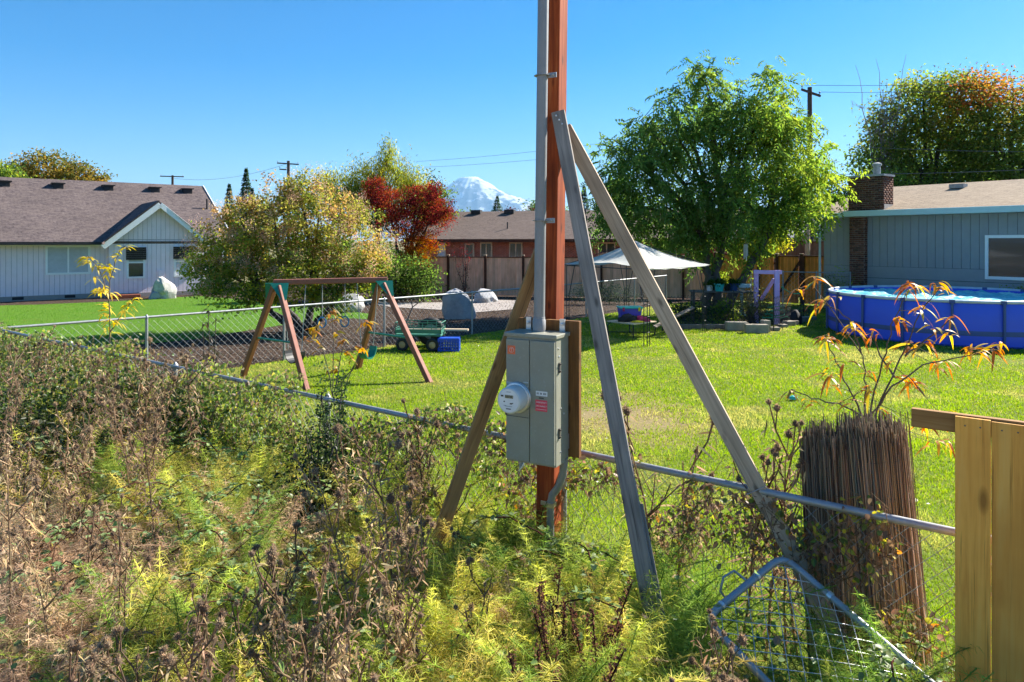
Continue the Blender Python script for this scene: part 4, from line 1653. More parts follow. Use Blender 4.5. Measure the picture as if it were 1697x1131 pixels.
cs = [A_, A_ + e2, A_ + e1 + e2, B_]
loop = []
for i in range(4):
    loop += rounded(cs[i - 1], cs[i], cs[(i + 1) % 4])
MB().tube(loop + [loop[0]], .0195, 12, caps=False).build('frame', 'galv', gp, smooth=True)
gn = e1.normalized().cross(e2.normalized())
L1, L2, s = e1.length, e2.length, .05
o1, o2 = np.array(e1.normalized()), np.array(e2.normalized())
P0, P1 = [], []
for i in range(int(L2 / s)):
    for k in range(int(L1 / s)):
        a = i * s + (0 if (k + i) % 2 == 0 else s)
        b = i * s + (s if (k + i) % 2 == 0 else 0)
        sag = lambda u, v: np.array(gn) * .03 * math.sin(u / L2 * 3.1) * math.sin(v / L1 * 3.1)
        P0.append(np.array(A_) + o2 * a + o1 * (k * s) + sag(a, k * s))
        P1.append(np.array(A_) + o2 * b + o1 * ((k + 1) * s) + sag(b, (k + 1) * s))
V, Q = segs(np.array(P0), np.array(P1), .0022, .0022, 4)
np_mesh('wire_mesh', V - np.array(gp.location), Q, None, 'zinc', gp, kind='stuff')
for t_ in (.22, .55, .86):
    p = A_ + e2 * t_
    MB().lathe(p, [(.024, -.012), (.024, .012)], 12, Matrix((e1.normalized(), gn, e2.normalized())).transposed()).build('clamp', 'zinc', gp)
for t_ in (.35, .8):
    p = A_ + e1 * t_
    MB().lathe(p, [(.023, -.008), (.023, .008)], 12, Matrix((e2.normalized(), gn, e1.normalized())).transposed()).build('clamp', 'zinc', gp)
hs = A_ + e1 * .45
MB().tube([hs, hs + Vector((-.07, .03, .05)), hs + Vector((-.13, .02, .02)), hs + Vector((-.15, .01, -.05)), hs + Vector((-.11, -.01, -.10))], .007, 6).build('latch', 'galv', gp, smooth=True)

# ------------------------------------------------------------------ swing set
sw = thing('swing_set', 'brown A-frame swing set with green corner brackets on the lawn', 'swing set', (-3.4, 13.7, 0))
fA, fB = gnd(508, 646), gnd(401, 625)
fC, fD = gnd(713, 634), gnd(593, 611)
aL, aR = at(460, 468, 13.55), at(632, 464, 14.15)
ext = (aR - aL).normalized()
beam('top_beam', aL - ext * .08, aR + ext * .12, .105, .105, 'vinyl_brown', sw, face=(0, 0, 1), bevel=.02)
for foot, apex, m in ((fA, aL, 'vinyl_brown'), (fB, aL, 'vinyl_rust'), (fC, aR, 'vinyl_brown'), (fD, aR, 'vinyl_rust')):
    dv = (foot - apex)
    sidew = Vector((dv.x, dv.y, 0)).normalized()
    beam('leg', foot - Vector((0, 0, .03)), apex + sidew * .07 - Vector((0, 0, .07)), .10, .10, m, sw, face=Vector((-.5, -.8, 0)), bevel=.012)
for apex, f1, f2 in ((aL, fA, fB), (aR, fC, fD)):
    for f_ in (f1, f2):
        dv = (f_ - apex).normalized()
        outv = Vector((dv.x, dv.y, 0)).normalized()
        q0 = apex + outv * .075 + Vector((0, 0, -.02))
        tri = [q0 - ext * .17, q0 + ext * .17, apex + dv * .38 + outv * .06 + ext * .05, apex + dv * .38 + outv * .06 - ext * .05]
        nn = (tri[1] - tri[0]).cross(tri[2] - tri[0]).normalized()
        if nn.dot(outv) < 0:
            nn = -nn
        MB().prism(tri, nn * .012).build('bracket', 'green_metal', sw)
    mL, mR = lerp(f1, apex, .42), lerp(f2, apex, .42)
    MB().tube([mL, mR], .02, 8).build('cross_bar', 'green_metal', sw, smooth=True)
for t_, sg in ((.16, 0), (.86, 0)):
    hp = lerp(aL, aR, t_) - Vector((0, 0, .06))
    ex2 = Matrix.Rotation(R(-52 if t_ < .5 else 48), 3, 'Z') @ ext
    for s in (-1, 1):
        MB().tube([hp + ext * (.20 * s), hp + ex2 * (.20 * s) + Vector((0, 0, -1.25))], .008, 5).build('chain', 'galv_dull', sw)
    bot = hp + Vector((0, 0, -1.25))
    cup = [bot + ex2 * (.20 * math.sin(t)) + Vector((0, 0, -.24 * math.cos(t) ** 1.0 - .0)) for t in np.linspace(-1.5, 1.5, 13)]
    mb = MB()
    wv = Vector((0, 0, 1)).cross(ex2).normalized() * .085
    ring = []
    for j, q in enumerate(cup):
        tg = (cup[min(j + 1, 12)] - cup[max(j - 1, 0)]).normalized()
        nv_ = tg.cross(wv).normalized() * .009
        ring.append([q - wv - nv_, q + wv - nv_, q + wv + nv_, q - wv + nv_])
    for j in range(12):
        a, b = ring[j], ring[j + 1]
        mb.add(a + b, [(k, (k + 1) % 4, 4 + (k + 1) % 4, 4 + k) for k in range(4)] + ([(3, 2, 1, 0)] if j == 0 else []) + ([(4, 5, 6, 7)] if j == 11 else []))
    o = mb.build('swing_seat', 'black_metal' if t_ < .5 else 'green_metal', sw)
for t_ in (.42, .64):
    hp = lerp(aL, aR, t_) - Vector((0, 0, .06))
    MB().tube([hp, hp + Vector((0, 0, -.62))], .007, 5).build('chain', 'galv_dull', sw)
    rc = hp + Vector((0, 0, -.74))
    pts = [rc + ext * (.075 * math.cos(t)) + Vector((0, -.02, .1 * math.sin(t))) for t in np.linspace(0, 2 * math.pi, 21)]
    MB().tube(pts, .014, 6, caps=False).build('hand_ring', 'ring_blue', sw, smooth=True)

# ------------------------------------------------------------------ garden cart, plank, crate
cc = gnd(694, 583) + Vector((0, .35, 0))
ca = R(-6)
CM = Matrix.Rotation(ca, 3, 'Z')


def cp(x, y, z):
    return cc + CM @ Vector((x, y, z))


ct = thing('garden_cart', 'green metal garden cart with black tyres and mesh sides', 'cart', cc)
MB().box(cp(0, 0, .38), (1.12, .56, .05), ca).build('bed', 'green_cart', ct, bevel=.01)
for (a, b, nm) in (((-.56, -.28), (.56, -.28), 'side_rail'), ((-.56, .28), (.56, .28), 'side_rail'), ((-.56, -.28), (-.56, .28), 'end_rail'), ((.56, -.28), (.56, .28), 'end_rail')):
    mb = MB()
    n = 5 if nm == 'side_rail' else 3
    pa, pb = cp(a[0], a[1], .42), cp(b[0], b[1], .42)
    up = Vector((0, 0, .26))
    for k in range(n + 1):
        p = lerp(pa, pb, k / n)
        mb.tube([p, p + up], .010, 6)
    for zz in (1.0, .5):
        mb.tube([pa + up * zz, pb + up * zz], .011 if zz == 1 else .006, 6)
    mb.box((pa + pb) / 2 + Vector((0, 0, .05)), ((pb - pa).length, .012, .09), math.atan2((pb - pa).y, (pb - pa).x))
    mb.build(nm, 'green_cart', ct)
for x in (-.38, .36):
    for y in (-.30, .30):
        wc = cp(x, y, .155)
        Mw = CM @ Matrix.Rotation(R(90), 3, 'X')
        w = MB().lathe(wc, [(.085, -.045), (.13, -.05), (.155, -.03), (.158, 0), (.155, .03), (.13, .05), (.085, .045)], 24, Mw, caps=False).build('wheel', 'rubber', ct, smooth=True)
        MB().lathe(wc, [(.03, -.05), (.085, -.03), (.085, .03), (.03, .05)], 18, Mw).build('hub', 'hub_tan', w, smooth=True)
    MB().tube([cp(x, -.3, .155), cp(x, .3, .155)], .014, 6).build('axle', 'black_metal', ct)
    MB().box(cp(x, 0, .26), (.14, .3, .19), ca).build('axle_mount', 'black_metal', ct)
hb0 = cp(-.52, .12, .3)
hb1 = cp(-.34, .55, .98)
hh = (hb1 - hb0).normalized()
MB().tube([hb0, hb1], .016, 8).tube([hb1, hb1 + CM @ Vector((-.02, .01, .09)), hb1 + CM @ Vector((0, 0, .2)), hb1 + CM @ Vector((.15, 0, .2)), hb1 + CM @ Vector((.13, .01, .10)), hb1], .013, 8).build('handle', 'black_metal', ct, smooth=True)
pk = thing('plank', 'pale plank lying through the garden cart', 'plank', cp(.3, .1, .43))
beam('timber', cp(-.5, .12, .47), cp(1.15, .18, .47), .16, .045, 'plank_pale', pk, face=(0, 0, 1))
pt = thing('tyre', 'black tyre standing behind the garden cart', 'tyre', cp(.12, .62, 0))
MB().lathe(cp(.12, .62, .36), [(.2, -.07), (.32, -.08), (.36, -.04), (.365, 0), (.36, .04), (.32, .08), (.2, .07)], 28, CM @ Matrix.Rotation(R(90), 3, 'X'), caps=False).build('tread', 'rubber', pt, smooth=True)
MB().lathe(cp(.12, .62, .36), [(.06, -.03), (.2, -.02), (.2, .02), (.06, .03)], 20, CM @ Matrix.Rotation(R(90), 3, 'X')).build('rim', 'galv_dull', pt, smooth=True)

crc = gnd(743, 583) + Vector((0, .2, 0))
cr = thing('milk_crate', 'bright blue plastic milk crate on the grass beside the cart', 'crate', crc)
w_, h_, d_ = .50, .32, .40
mb = MB()
for s in (-1, 1):
    for zz in (.02, h_ - .03):
        mb.box(crc + Vector((0, s * d_ / 2, zz)), (w_, .02, .05))
        mb.box(crc + Vector((s * w_ / 2, 0, zz)), (.02, d_ - .02, .05))
    for k in range(9):
        a = -w_ / 2 + .01 + (w_ - .02) * k / 8
        mb.box(crc + Vector((a, s * (d_ / 2 + .003), h_ / 2)), (.028, .016, h_ - .04))
    for k in range(7):
        a = -d_ / 2 + .02 + (d_ - .04) * k / 6
        mb.box(crc + Vector((s * (w_ / 2 + .003), a, h_ / 2)), (.016, .028, h_ - .04))
    for zz in (.10, .17, .235):
        mb.box(crc + Vector((0, s * d_ / 2, zz)), (w_, .012, .022))
        mb.box(crc + Vector((s * w_ / 2, 0, zz)), (.012, d_ - .03, .022))
mb.build('walls', 'plastic_blue', cr)
MB().box(crc + Vector((0, 0, h_ - .005)), (w_ - .02, d_ - .02, .012)).build('base', 'plastic_blue', cr)


# ------------------------------------------------------------------ boulders
def boulder(label, c, size, seed, mat, rotz=0.0, sharp=1.0):
    bm = bmesh.new()
    bmesh.ops.create_icosphere(bm, subdivisions=4, radius=1)
    for v in bm.verts:
        p = v.co.copy()
        k = 1 + .28 * noise.noise(p * 1.1 + Vector((seed, 0, 0))) + .12 * noise.noise(p * 2.7 + Vector((0, seed, 0))) + .03 * noise.noise(p * 8)
        # a few flat breaks
        for j in range(7):
            rnd = random.Random(seed * 31 + j)
            n = Vector((rnd.uniform(-1, 1), rnd.uniform(-1, 1), rnd.uniform(-.3, 1))).normalized()
            lim = rnd.uniform(.62, .85)
            d = p.normalized().dot(n) * k
            if d > lim:
                k *= 1 - sharp * (d - lim) / d * .9
        q = p.normalized() * k
        v.co = Vector((q.x * size[0] / 2, q.y * size[1] / 2, (q.z + .55) * size[2] / 1.5))
    me = bpy.data.meshes.new('boulder')
    bm.to_mesh(me)
    bm.free()
    o = link('boulder', me, mat, None, c, (0, 0, rotz))
    tag(o, label, 'boulder', 'landscape boulders')
    return o


boulder('big blue-grey boulder on the mulch beside the path, behind the wire fence', gnd(760, 528), (1.18, 1.0, 1.06), 3, 'boulder', .3)
boulder('smaller grey boulder on the mulch near the foot of the cedar fence', gnd(803, 501), (1.35, 1.0, .62), 8, 'boulder', 1.1)
boulder('low pale boulder beside the golden smoke bush', gnd(576, 517), (1.3, .9, .72), 12, 'boulder_pale', .7)
boulder('white-flecked boulder standing against the wall of the lilac house', gnd(272, 495), (1.15, .9, 1.08), 21, 'boulder_pale', .2)
boulder('grey boulder low against the lilac wall, half behind the white-flecked one', gnd(258, 496), (.55, .5, .42), 27, 'boulder', .2)

# ------------------------------------------------------------------ canopy with trellis legs
GC = {'f': Vector((3.40, 17.9, 0)), 'r': Vector((5.64, 20.7, 0)), 'b': Vector((3.84, 23.9, 0)), 'l': Vector((1.62, 21.1, 0))}
gz = thing('garden_canopy', 'white fabric garden canopy with pointed roof on thin black trellis legs', 'canopy', (3.6, 20.9, 0))
cen = sum(GC.values(), Vector()) / 4
PK = Vector((cen.x, cen.y, 2.66))
order = ['f', 'r', 'b', 'l']
for i in range(4):
    a, b = GC[order[i]], GC[order[(i + 1) % 4]]
    A, B = a.copy(), b.copy()
    A.z = B.z = 1.98
    A += (A - cen) * .06
    B += (B - cen) * .06
    A.z = B.z = 1.96
    n = 14
    V, idx = [], {}
    for r_ in range(n + 1):
        for c_ in range(n + 1 - 0):
            t = c_ / n
            s = r_ / n
            e = lerp(A, B, t)
            sag = .07 * math.sin(math.pi * t) * s ** 2
            p = PK.lerp(e, s)
            p.z += -.16 * math.sin(math.pi * s) * .6 + (.10 * math.sin(math.pi * t) * s ** 3) * (1 if i % 2 else -.6) + .012 * math.sin(t * 19 + i) * s
            pull = (PK - e)
            pull.z = 0
            p += pull * (.09 * math.sin(math.pi * t) * s ** 2)
            V.append(tuple(p - gz.location))
    Fq = [(r_ * (n + 1) + c_, r_ * (n + 1) + c_ + 1, (r_ + 1) * (n + 1) + c_ + 1, (r_ + 1) * (n + 1) + c_) for r_ in range(n) for c_ in range(n)]
    np_mesh('canopy_panel', V, Fq, None, 'canvas', gz, smooth=True)
    Ab, Bb = GC[order[i]] + Vector((0, 0, 1.93)), GC[order[(i + 1) % 4]] + Vector((0, 0, 1.93))
    MB().tube([Ab, Bb], .013, 6).build('frame_bar', 'canvas' if i < 1 else 'black_metal', gz)
    MB().tube([Ab + (Ab - cen) * .06 - Vector((0, 0, (Ab - cen).z * .06)), PK - Vector((0, 0, .03))], .012, 6).build('roof_rod', 'black_metal', gz)
    for s in (-1, 1):
        pass
    # trellis leg of three rods and rungs
    dirs = [(GC[order[(i + 1) % 4]] - a).normalized(), (GC[order[(i - 1) % 4]] - a).normalized()]
    feet = [a, a + dirs[0] * .13, a + dirs[1] * .13]
    for k, fpt in enumerate(feet):
        top = a + Vector((0, 0, 1.93)) + (dirs[k - 1] * .42 if k else Vector())
        MB().tube([fpt, fpt + Vector((0, 0, 1.05)), top], .0115, 6).build('leg', 'black_metal', gz)
    for zz in (.35, .75, 1.05):
        mb = MB()
        mb.tube([feet[1] + Vector((0, 0, zz)), a + Vector((0, 0, zz)), feet[2] + Vector((0, 0, zz))], .008, 5)
        mb.build('rung', 'black_metal', gz)

# ------------------------------------------------------------------ coffee table and what lies on it
tc = gnd(1050, 560) + Vector((0, .35, 0))
ta = R(40)
TM = Matrix.Rotation(ta, 3, 'Z')


def tp(x, y, z):
    return tc + TM @ Vector((x, y, z))


tb = thing('patio_table', 'low square patio table with pale top and curved black legs', 'table', tc)
mb = MB().box(tp(0, 0, .405), (.98, .98, .035), ta)
mb.build('tabletop', 'plank_pale', tb, bevel=.006)
for sx in (-1, 1):
    for sy in (-1, 1):
        MB().tube([tp(.40 * sx, .40 * sy, .388), tp(.47 * sx, .47 * sy, .3), tp(.46 * sx, .46 * sy, .12), tp(.44 * sx, .44 * sy, 0)], .018, 6).build('leg', 'black_metal', tb, smooth=True)
MB().tube([tp(-.45, -.45, .09), tp(.45, .45, .09)], .014, 6).build('stretcher', 'black_metal', tb)
MB().tube([tp(-.45, .45, .11), tp(.45, -.45, .11)], .014, 6).build('stretcher', 'black_metal', tb)


def tub(name, label, cat, c, w, d, h, rz, mat, lid=None, taper=.85, open_top=True):
    root = thing(name, label, cat, c)
    Mz = Matrix.Rotation(rz, 3, 'Z')
    c = Vector(c)
    lo = [c + Mz @ Vector((x * w / 2 * taper, y * d / 2 * taper, 0)) for x, y in ((-1, -1), (1, -1), (1, 1), (-1, 1))]
    hi = [c + Mz @ Vector((x * w / 2, y * d / 2, h)) for x, y in ((-1, -1), (1, -1), (1, 1), (-1, 1))]
    mb = MB()
    mb.add(lo + hi, [(0, 3, 2, 1), (0, 1, 5, 4), (1, 2, 6, 5), (2, 3, 7, 6), (3, 0, 4, 7)] + ([(4, 5, 6, 7)] if lid or not open_top else []))
    mb.build('tub', mat, root, bevel=0 if open_top and not lid else .012)
    rim = MB().box(c + Vector((0, 0, h - .015)), (w + .03, .025, .03), rz)
    if lid:
        MB().box(c + Vector((0, 0, h + .022)), (w + .05, d + .05, .045), rz).build('lid', lid, root, bevel=.012)
        for s in (-1, 1):
            MB().box(c + Mz @ Vector((s * w * .36, -d / 2 - .022, h - .02)), (.06, .02, .11), rz).build('lid_clip', 'pink_cloth' if s < 0 else 'yellow_cloth', root)
    else:
        mb = MB()
        for s in (-1, 1):
            mb.box(c + Mz @ Vector((0, s * d / 2, h)), (w + .03, .03, .03), rz)
            mb.box(c + Mz @ Vector((s * w / 2, 0, h)), (.03, d - .03, .03), rz)
        mb.build('rim', mat, root)
    return root


tub('storage_tote', 'purple storage tote with teal lid standing on the patio table', 'tote', tp(.13, .18, .424), .62, .40, .34, ta - R(35), 'plastic_purple', 'plastic_teal')


def blob(name, mat, parent, c, size, seed, sub=3, amp=.35):
    bm = bmesh.new()
    bmesh.ops.create_icosphere(bm, subdivisions=sub, radius=1)
    for v in bm.verts:
        k = 1 + amp * noise.noise(v.co * 1.8 + Vector((seed, 0, 0))) + amp * .4 * noise.noise(v.co * 4.5 + Vector((0, seed, 0)))
        z = max(v.co.z * k, -.35)
        v.co = Vector((v.co.x * k * size[0] / 2, v.co.y * k * size[1] / 2, (z + .35) * size[2] / 1.35))
    me = bpy.data.meshes.new(name)
    bm.to_mesh(me)
    bm.free()
    me.polygons.foreach_set('use_smooth', [True] * len(me.polygons))
    return link(name, me, mat, parent, Vector(c) - (origin(parent) if parent else Vector()))


bg_ = thing('backpack', 'black backpack lying on the patio table', 'bag', tp(-.22, -.05, .424))
blob('body', 'black_cloth', bg_, tp(-.22, -.05, .424), (.52, .3, .2), 4)
MB().tube([tp(-.45, -.1, .45), tp(-.35, -.22, .56), tp(-.15, -.2, .6), tp(-.05, -.15, .5)], .015, 6).build('strap', 'black_cloth', bg_, smooth=True)
tag(blob('pink_cloth', 'pink_cloth', None, tp(.12, -.3, .424), (.40, .26, .16), 9, amp=.6), 'crumpled pink and maroon cloth on the patio table', 'cloth')
tag(blob('yellow_cloth', 'yellow_cloth', None, tp(-.18, -.36, .424), (.36, .2, .05), 15, amp=.5), 'flat yellow cloth at the front of the patio table', 'cloth')
wb = thing('weathered_plank', 'grey weathered plank lying propped in the garden bed', 'plank', (5.2, 20.9, .3))
beam('timber', (3.95, 19.7, .28), (5.55, 21.8, .62), .11, .04, 'plank_grey', wb, face=(.2, -.4, 1))

# ------------------------------------------------------------------ pool
pc = Vector((12.62, 20.6, 0))
PR, PH = 3.15, 1.14
po = thing('swimming_pool', 'round above-ground swimming pool with bright blue wall', 'pool', pc)
n = 96
prof = [(PR - .03, .0), (PR + .02, .05), (PR + .035, .28), (PR + .03, .6), (PR + .01, PH - .06), (PR - .02, PH - .02), (PR - .06, PH - .04), (PR - .08, .3)]
MB().lathe(pc, prof, n, caps=False).build('wall', 'pool_blue', po, smooth=True)
mb = MB()
rim_n = 18
for i in range(rim_n):
    t0, t1 = 2 * math.pi * (i + .03) / rim_n, 2 * math.pi * (i + .97) / rim_n
    pts = [pc + Vector((PR * math.cos(t), PR * math.sin(t), PH)) for t in np.linspace(t0, t1, 7)]
    MB().tube(pts, .042, 8).build('rim_tube', 'pool_rim', po, smooth=True)
    t = 2 * math.pi * i / rim_n
    p = pc + Vector(((PR + .065) * math.cos(t), (PR + .065) * math.sin(t), 0))
    lg = MB().tube([p, p + Vector((0, 0, PH - .03))], .032, 8).build('leg', 'pool_steel', po, smooth=True)
    MB().box(pc + Vector((PR * math.cos(t), PR * math.sin(t), PH - .01)), (.10, .13, .10), t).build('joint', 'pool_steel', lg)
MB().lathe(pc, [(PR + .042, .30), (PR + .046, .36), (PR + .042, .42)], n, caps=False).build('band', 'pool_steel', po, smooth=True)
bm = bmesh.new()
bmesh.ops.create_grid(bm, x_segments=110, y_segments=110, size=PR - .09)
for v in list(bm.verts):
    if math.hypot(v.co.x, v.co.y) > PR - .09:
        bm.verts.remove(v)
for v in bm.verts:
    p = v.co * 1.15
    fold = (1 - abs(noise.noise((p.x * .9, p.y * .9, 1.0)))) ** 3 * .11 + (1 - abs(noise.noise((p.x * 2.3, p.y * 2.3, 4.0)))) ** 4 * .05
    bigf = max(0, noise.noise((p.x * .6 + 3, p.y * .6, 7.0))) * .25
    v.co.z = PH - .19 + fold + bigf * .5
me = bpy.data.meshes.new('cover')
bm.to_mesh(me)
bm.free()
me.polygons.foreach_set('use_smooth', [True] * len(me.polygons))
pcv = tag(link('pool_cover', me, 'pool_cover', None, pc), 'crumpled shiny turquoise cover floating on the blue pool', 'pool cover')

# ------------------------------------------------------------------ kitchen garden
gb = thing('garden_edging', 'low edging of stone blocks and timber round the kitchen garden', 'edging', gnd(1240, 545))
rngb = random.Random(4)


def eblock(px, py, w, h, d, mat, rz, name='block', dy=0.0):
    p = gnd(px, py) + Vector((0, d / 2 + dy, 0))
    MB().box(p + Vector((0, 0, h / 2)), (w, d, h), rz).build(name, mat, gb, bevel=.02)


eblock(1163, 546, 1.5, .14, .14, 'plank_grey', .02, 'timber')
eblock(1223, 549, .62, .26, .3, 'stone_block', -.05)
eblock(1256, 553, .64, .25, .28, 'stone_block', -.06)
eblock(1271, 551, .22, .34, .25, 'stone_block', .1)
for k, (px, py) in enumerate(((1286, 549), (1299, 544), (1310, 541), (1318, 539), (1326, 536), (1335, 534), (1346, 531))):
    eblock(px, py, rngb.uniform(.24, .36), rngb.uniform(.1, .17), .24, 'stone_block', rngb.uniform(-.4, .7))
sheet('garden_soil', [gnd(1092, 553), gnd(1150, 545), gnd(1280, 550), gnd(1350, 530), gnd(1345, 513), gnd(1130, 516)], .008, 'mulch')
nets = thing('garden_netting', 'black plastic netting on thin posts round the kitchen garden', 'netting', gnd(1200, 545))
np_pts = [gnd(1098, 549), gnd(1150, 542), gnd(1215, 543), gnd(1282, 549), gnd(1332, 530)]
Vs, Qs, k = [], [], 0
for a, b in zip(np_pts[:-1], np_pts[1:]):
    V, Q = chainlink(a, b, .05, 1.0, .085, .0055, .03)
    Vs.append(V)
    Qs.append(Q + k)
    k += len(V)
np_mesh('net', np.concatenate(Vs) - np.array(nets.location), np.concatenate(Qs), None, 'black_metal', nets, kind='stuff')
for i, p in enumerate(np_pts):
    MB().tube([p, p + Vector((0, 0, 1.15 + .25 * (i == 3)))], .016, 6).build('post', 'black_metal', nets)

pf = thing('garden_arch', 'lilac-painted wooden garden arch with diagonal brace in the garden', 'garden arch', gnd(1270, 520))
pz = 1.72
f0, f1 = at(1253, 470, 23.0), at(1287, 470, 22.6)
f0.z = f1.z = 0
bk = Vector((.25, .95, 0))
for p in (f0, f1):
    beam('post', p, p + Vector((0, 0, pz)), .13, .09, 'purple_paint', pf, face=(0, -1, 0))
beam('header', f0 + Vector((-.10, -.08, pz - .06)), f1 + Vector((.14, -.08, pz - .06)), .12, .05, 'purple_paint', pf, face=(0, -1, 0))
beam('post', f1 + bk * .3 + Vector((.05, 0, 0)), f1 + bk * .3 + Vector((.05, 0, pz)), .13, .09, 'purple_paint', pf, face=(0, -1, 0))
beam('brace', f0 + Vector((.18, .05, .75)), f1 + Vector((-.06, .05, 1.45)), .11, .04, 'purple_paint', pf, face=(0, -1, 0))

gtbl = thing('potting_bench', 'weathered potting bench in the shade of the walnut tree', 'bench', at(1195, 520, 24.5))
gtl = gtbl.location
gtl.z = 0
tz = .92
MB().box((gtl.x, gtl.y, tz), (2.1, .75, .05), -.15).build('top', 'plank_grey', gtbl, bevel=.01)
for sx in (-.95, .95):
    for sy in (-.3, .3):
        q = Matrix.Rotation(-.15, 3, 'Z') @ Vector((sx, sy, 0))
        beam('leg', (gtl.x + q.x, gtl.y + q.y, 0), (gtl.x + q.x, gtl.y + q.y, tz - .03), .08, .08, 'plank_grey', gtbl)
tz += .026


def pot(label, px, D, z, r, h, mat, cat='pot', name='plant_pot', plant=None):
    c = at(px, 400, D)
    c.z = z
    root = thing(name, label, cat, c)
    MB().lathe(c, [(r * .7, 0), (r, h), (r * 1.08, h), (r * 1.08, h + .03), (r * .92, h + .03), (r * .85, h * .6)], 20).build('bowl', mat, root, smooth=True)
    if plant:
        nn = 160
        P = np.array(c) + [0, 0, h] + RNG.normal(0, 1, (nn, 3)) * [r * .6, r * .6, .06]
        V, T = kites(P, rnd_dirs(nn) + [0, 0, 1.2], rnd_dirs(nn), RNG.uniform(.08, .2, nn), RNG.uniform(.03, .06, nn))
        np_mesh('foliage', V - np.array(c), T, vcol(pick_cols(nn, plant), 4), 'leaf', root)
    return root


GRN = [(.05, .10, .02), (.08, .14, .03), (.04, .07, .02)]
pot('round turquoise plant pot on the potting bench', 1192, 24.25, tz, .17, .23, 'plastic_teal', plant=GRN)
pot('dark blue plant pot beside the turquoise pot on the bench', 1216, 24.5, tz, .17, .22, 'plastic_navy', plant=GRN)
pot('small black plant pot between the two coloured pots', 1205, 24.55, tz, .11, .2, 'rubber')
pot('white pot at the end of the potting bench under the tree', 1176, 24.5, tz, .12, .16, 'sticker_white', plant=GRN)
bb = thing('bird_bath', 'pale blue bird bath with wide bowl behind the potting bench', 'bird bath', at(1229, 400, 25.4))
bl = bb.location
bl.z = 0
MB().lathe((bl.x, bl.y, 0), [(.2, 0), (.16, .05), (.06, .12), (.055, .85), (.12, .95), (.30, 1.0), (.32, 1.12), (.29, 1.12), (.22, 1.04)], 20).build('bowl', 'gutter', bb, smooth=True)
gh = thing('garden_hose', 'tangled green garden hose heaped in the garden bed', 'hose', gnd(1285, 538))
hp0 = gnd(1285, 538)
rr = random.Random(3)
pts = [hp0 + Vector((.42 * math.cos(t) * (1 - t / 60) + rr.uniform(-.05, .05), .22 * math.sin(t) + rr.uniform(-.04, .04), .1 + .018 * t + rr.uniform(0, .08))) for t in np.arange(0, 26, .5)]
MB().tube(pts, .014, 6).build('coil', 'hose_green', gh, smooth=True)
gb2 = thing('soil_bag', 'black plastic sack slumped at the corner of the garden', 'bag', gnd(1312, 535))
blob('sack', 'black_cloth', gb2, gnd(1312, 537), (.62, .45, .42), 33)
sp = thing('green_hanging_hose', 'bright green hose draped from the lilac arch', 'hose', f1 + Vector((.1, -.12, 1.1)))
MB().tube([f1 + Vector((.1 + .9 * t, -.12 - .1 * t, 1.22 - .28 * math.sin(t * 3.0) + .1 * t)) for t in np.linspace(0, 1.2, 12)], .013, 6).build('line', 'hose_green', sp, smooth=True)
wc = thing('wind_chime', 'silver wind chime hanging from the walnut branch by the gate', 'wind chime', at(1236, 405, 25.0))
for k in range(4):
    p = wc.location + Vector((.06 * math.cos(k * 1.57), .06 * math.sin(k * 1.57), 0))
    MB().tube([p, p - Vector((0, 0, .42 + .05 * k))], .016, 6).build('tube', 'zinc', wc)
MB().lathe(wc.location - Vector((0, 0, 0)), [(.09, 0), (.09, .02)], 10).build('disc', 'plank_grey', wc)
MB().tube([wc.location, wc.location + Vector((0, 0, .35))], .004, 4).build('cord', 'wire', wc)

# ------------------------------------------------------------------ utility poles and wires
def upole(label, p, top, arm, arm_z, arm_dir, r=.15, extra=()):
    root = thing('utility_pole', label, 'utility pole', (p.x, p.y, 0), 'utility poles')
    MB().tube([(p.x, p.y, -.2), (p.x, p.y, top * .5), (p.x, p.y, top)], [r, r * .9, r * .75], 10).build('pole', 'pole_wood', root, smooth=True)
    d = Vector(arm_dir).normalized()
    for (az, al, sh) in [(arm_z, arm, 0)] + list(extra):
        c = Vector((p.x, p.y - .16, az)) + d * sh
        beam('crossarm', c - d * al / 2, c + d * al / 2, .13, .10, 'pole_wood', root, face=(0, -1, 0), bevel=.01)
        for s in (-.46, .46):
            q = c + d * (al * s)
            MB().lathe(q + Vector((0, 0, .06)), [(.02, 0), (.02, .08), (.05, .1), (.05, .16), (.02, .2)], 8).build('insulator', 'galv_dull', root)
    return root


p1 = at(1342, 400, 42)
upole('tall dark utility pole with slanted crossarm right of the walnut tree', p1, H + 255 / F * 42, 1.3, H + 245 / F * 42, (1, .2, -.28), .17)
p2 = at(478, 400, 75)
upole('utility pole rising behind the golden smoke bush', p2, H + 133 / F * 75, 2.2, H + 128 / F * 75, (1, .4, -.03), .2, extra=((H + 118 / F * 75, .7, -.5),))
p3 = at(286, 400, 95)
upole('small utility pole showing above the lilac house roof', p3, H + 109 / F * 95, 2.9, H + 107 / F * 95, (1, .3, 0), .2)
p4 = at(1330, 400, 37)
root = thing('utility_pole', 'short bare wooden pole beside the blue-grey house', 'utility pole', (p4.x, p4.y, 0), 'utility poles')
MB().tube([(p4.x + .25, p4.y, -.1), (p4.x + .25, p4.y, 3.9)], [.14, .12], 10).build('pole', 'plank_pale', root, smooth=True)


def cable(label, a, b, sag=.6, r=.012):
    a, b = Vector(a), Vector(b)
    pts = [a.lerp(b, t) - Vector((0, 0, 4 * sag * t * (1 - t))) for t in np.linspace(0, 1, 16)]
    o = MB().tube(pts, r, 4).build('power_line', 'wire', None, loc=a)
    return tag(o, label, 'cable', 'overhead lines')


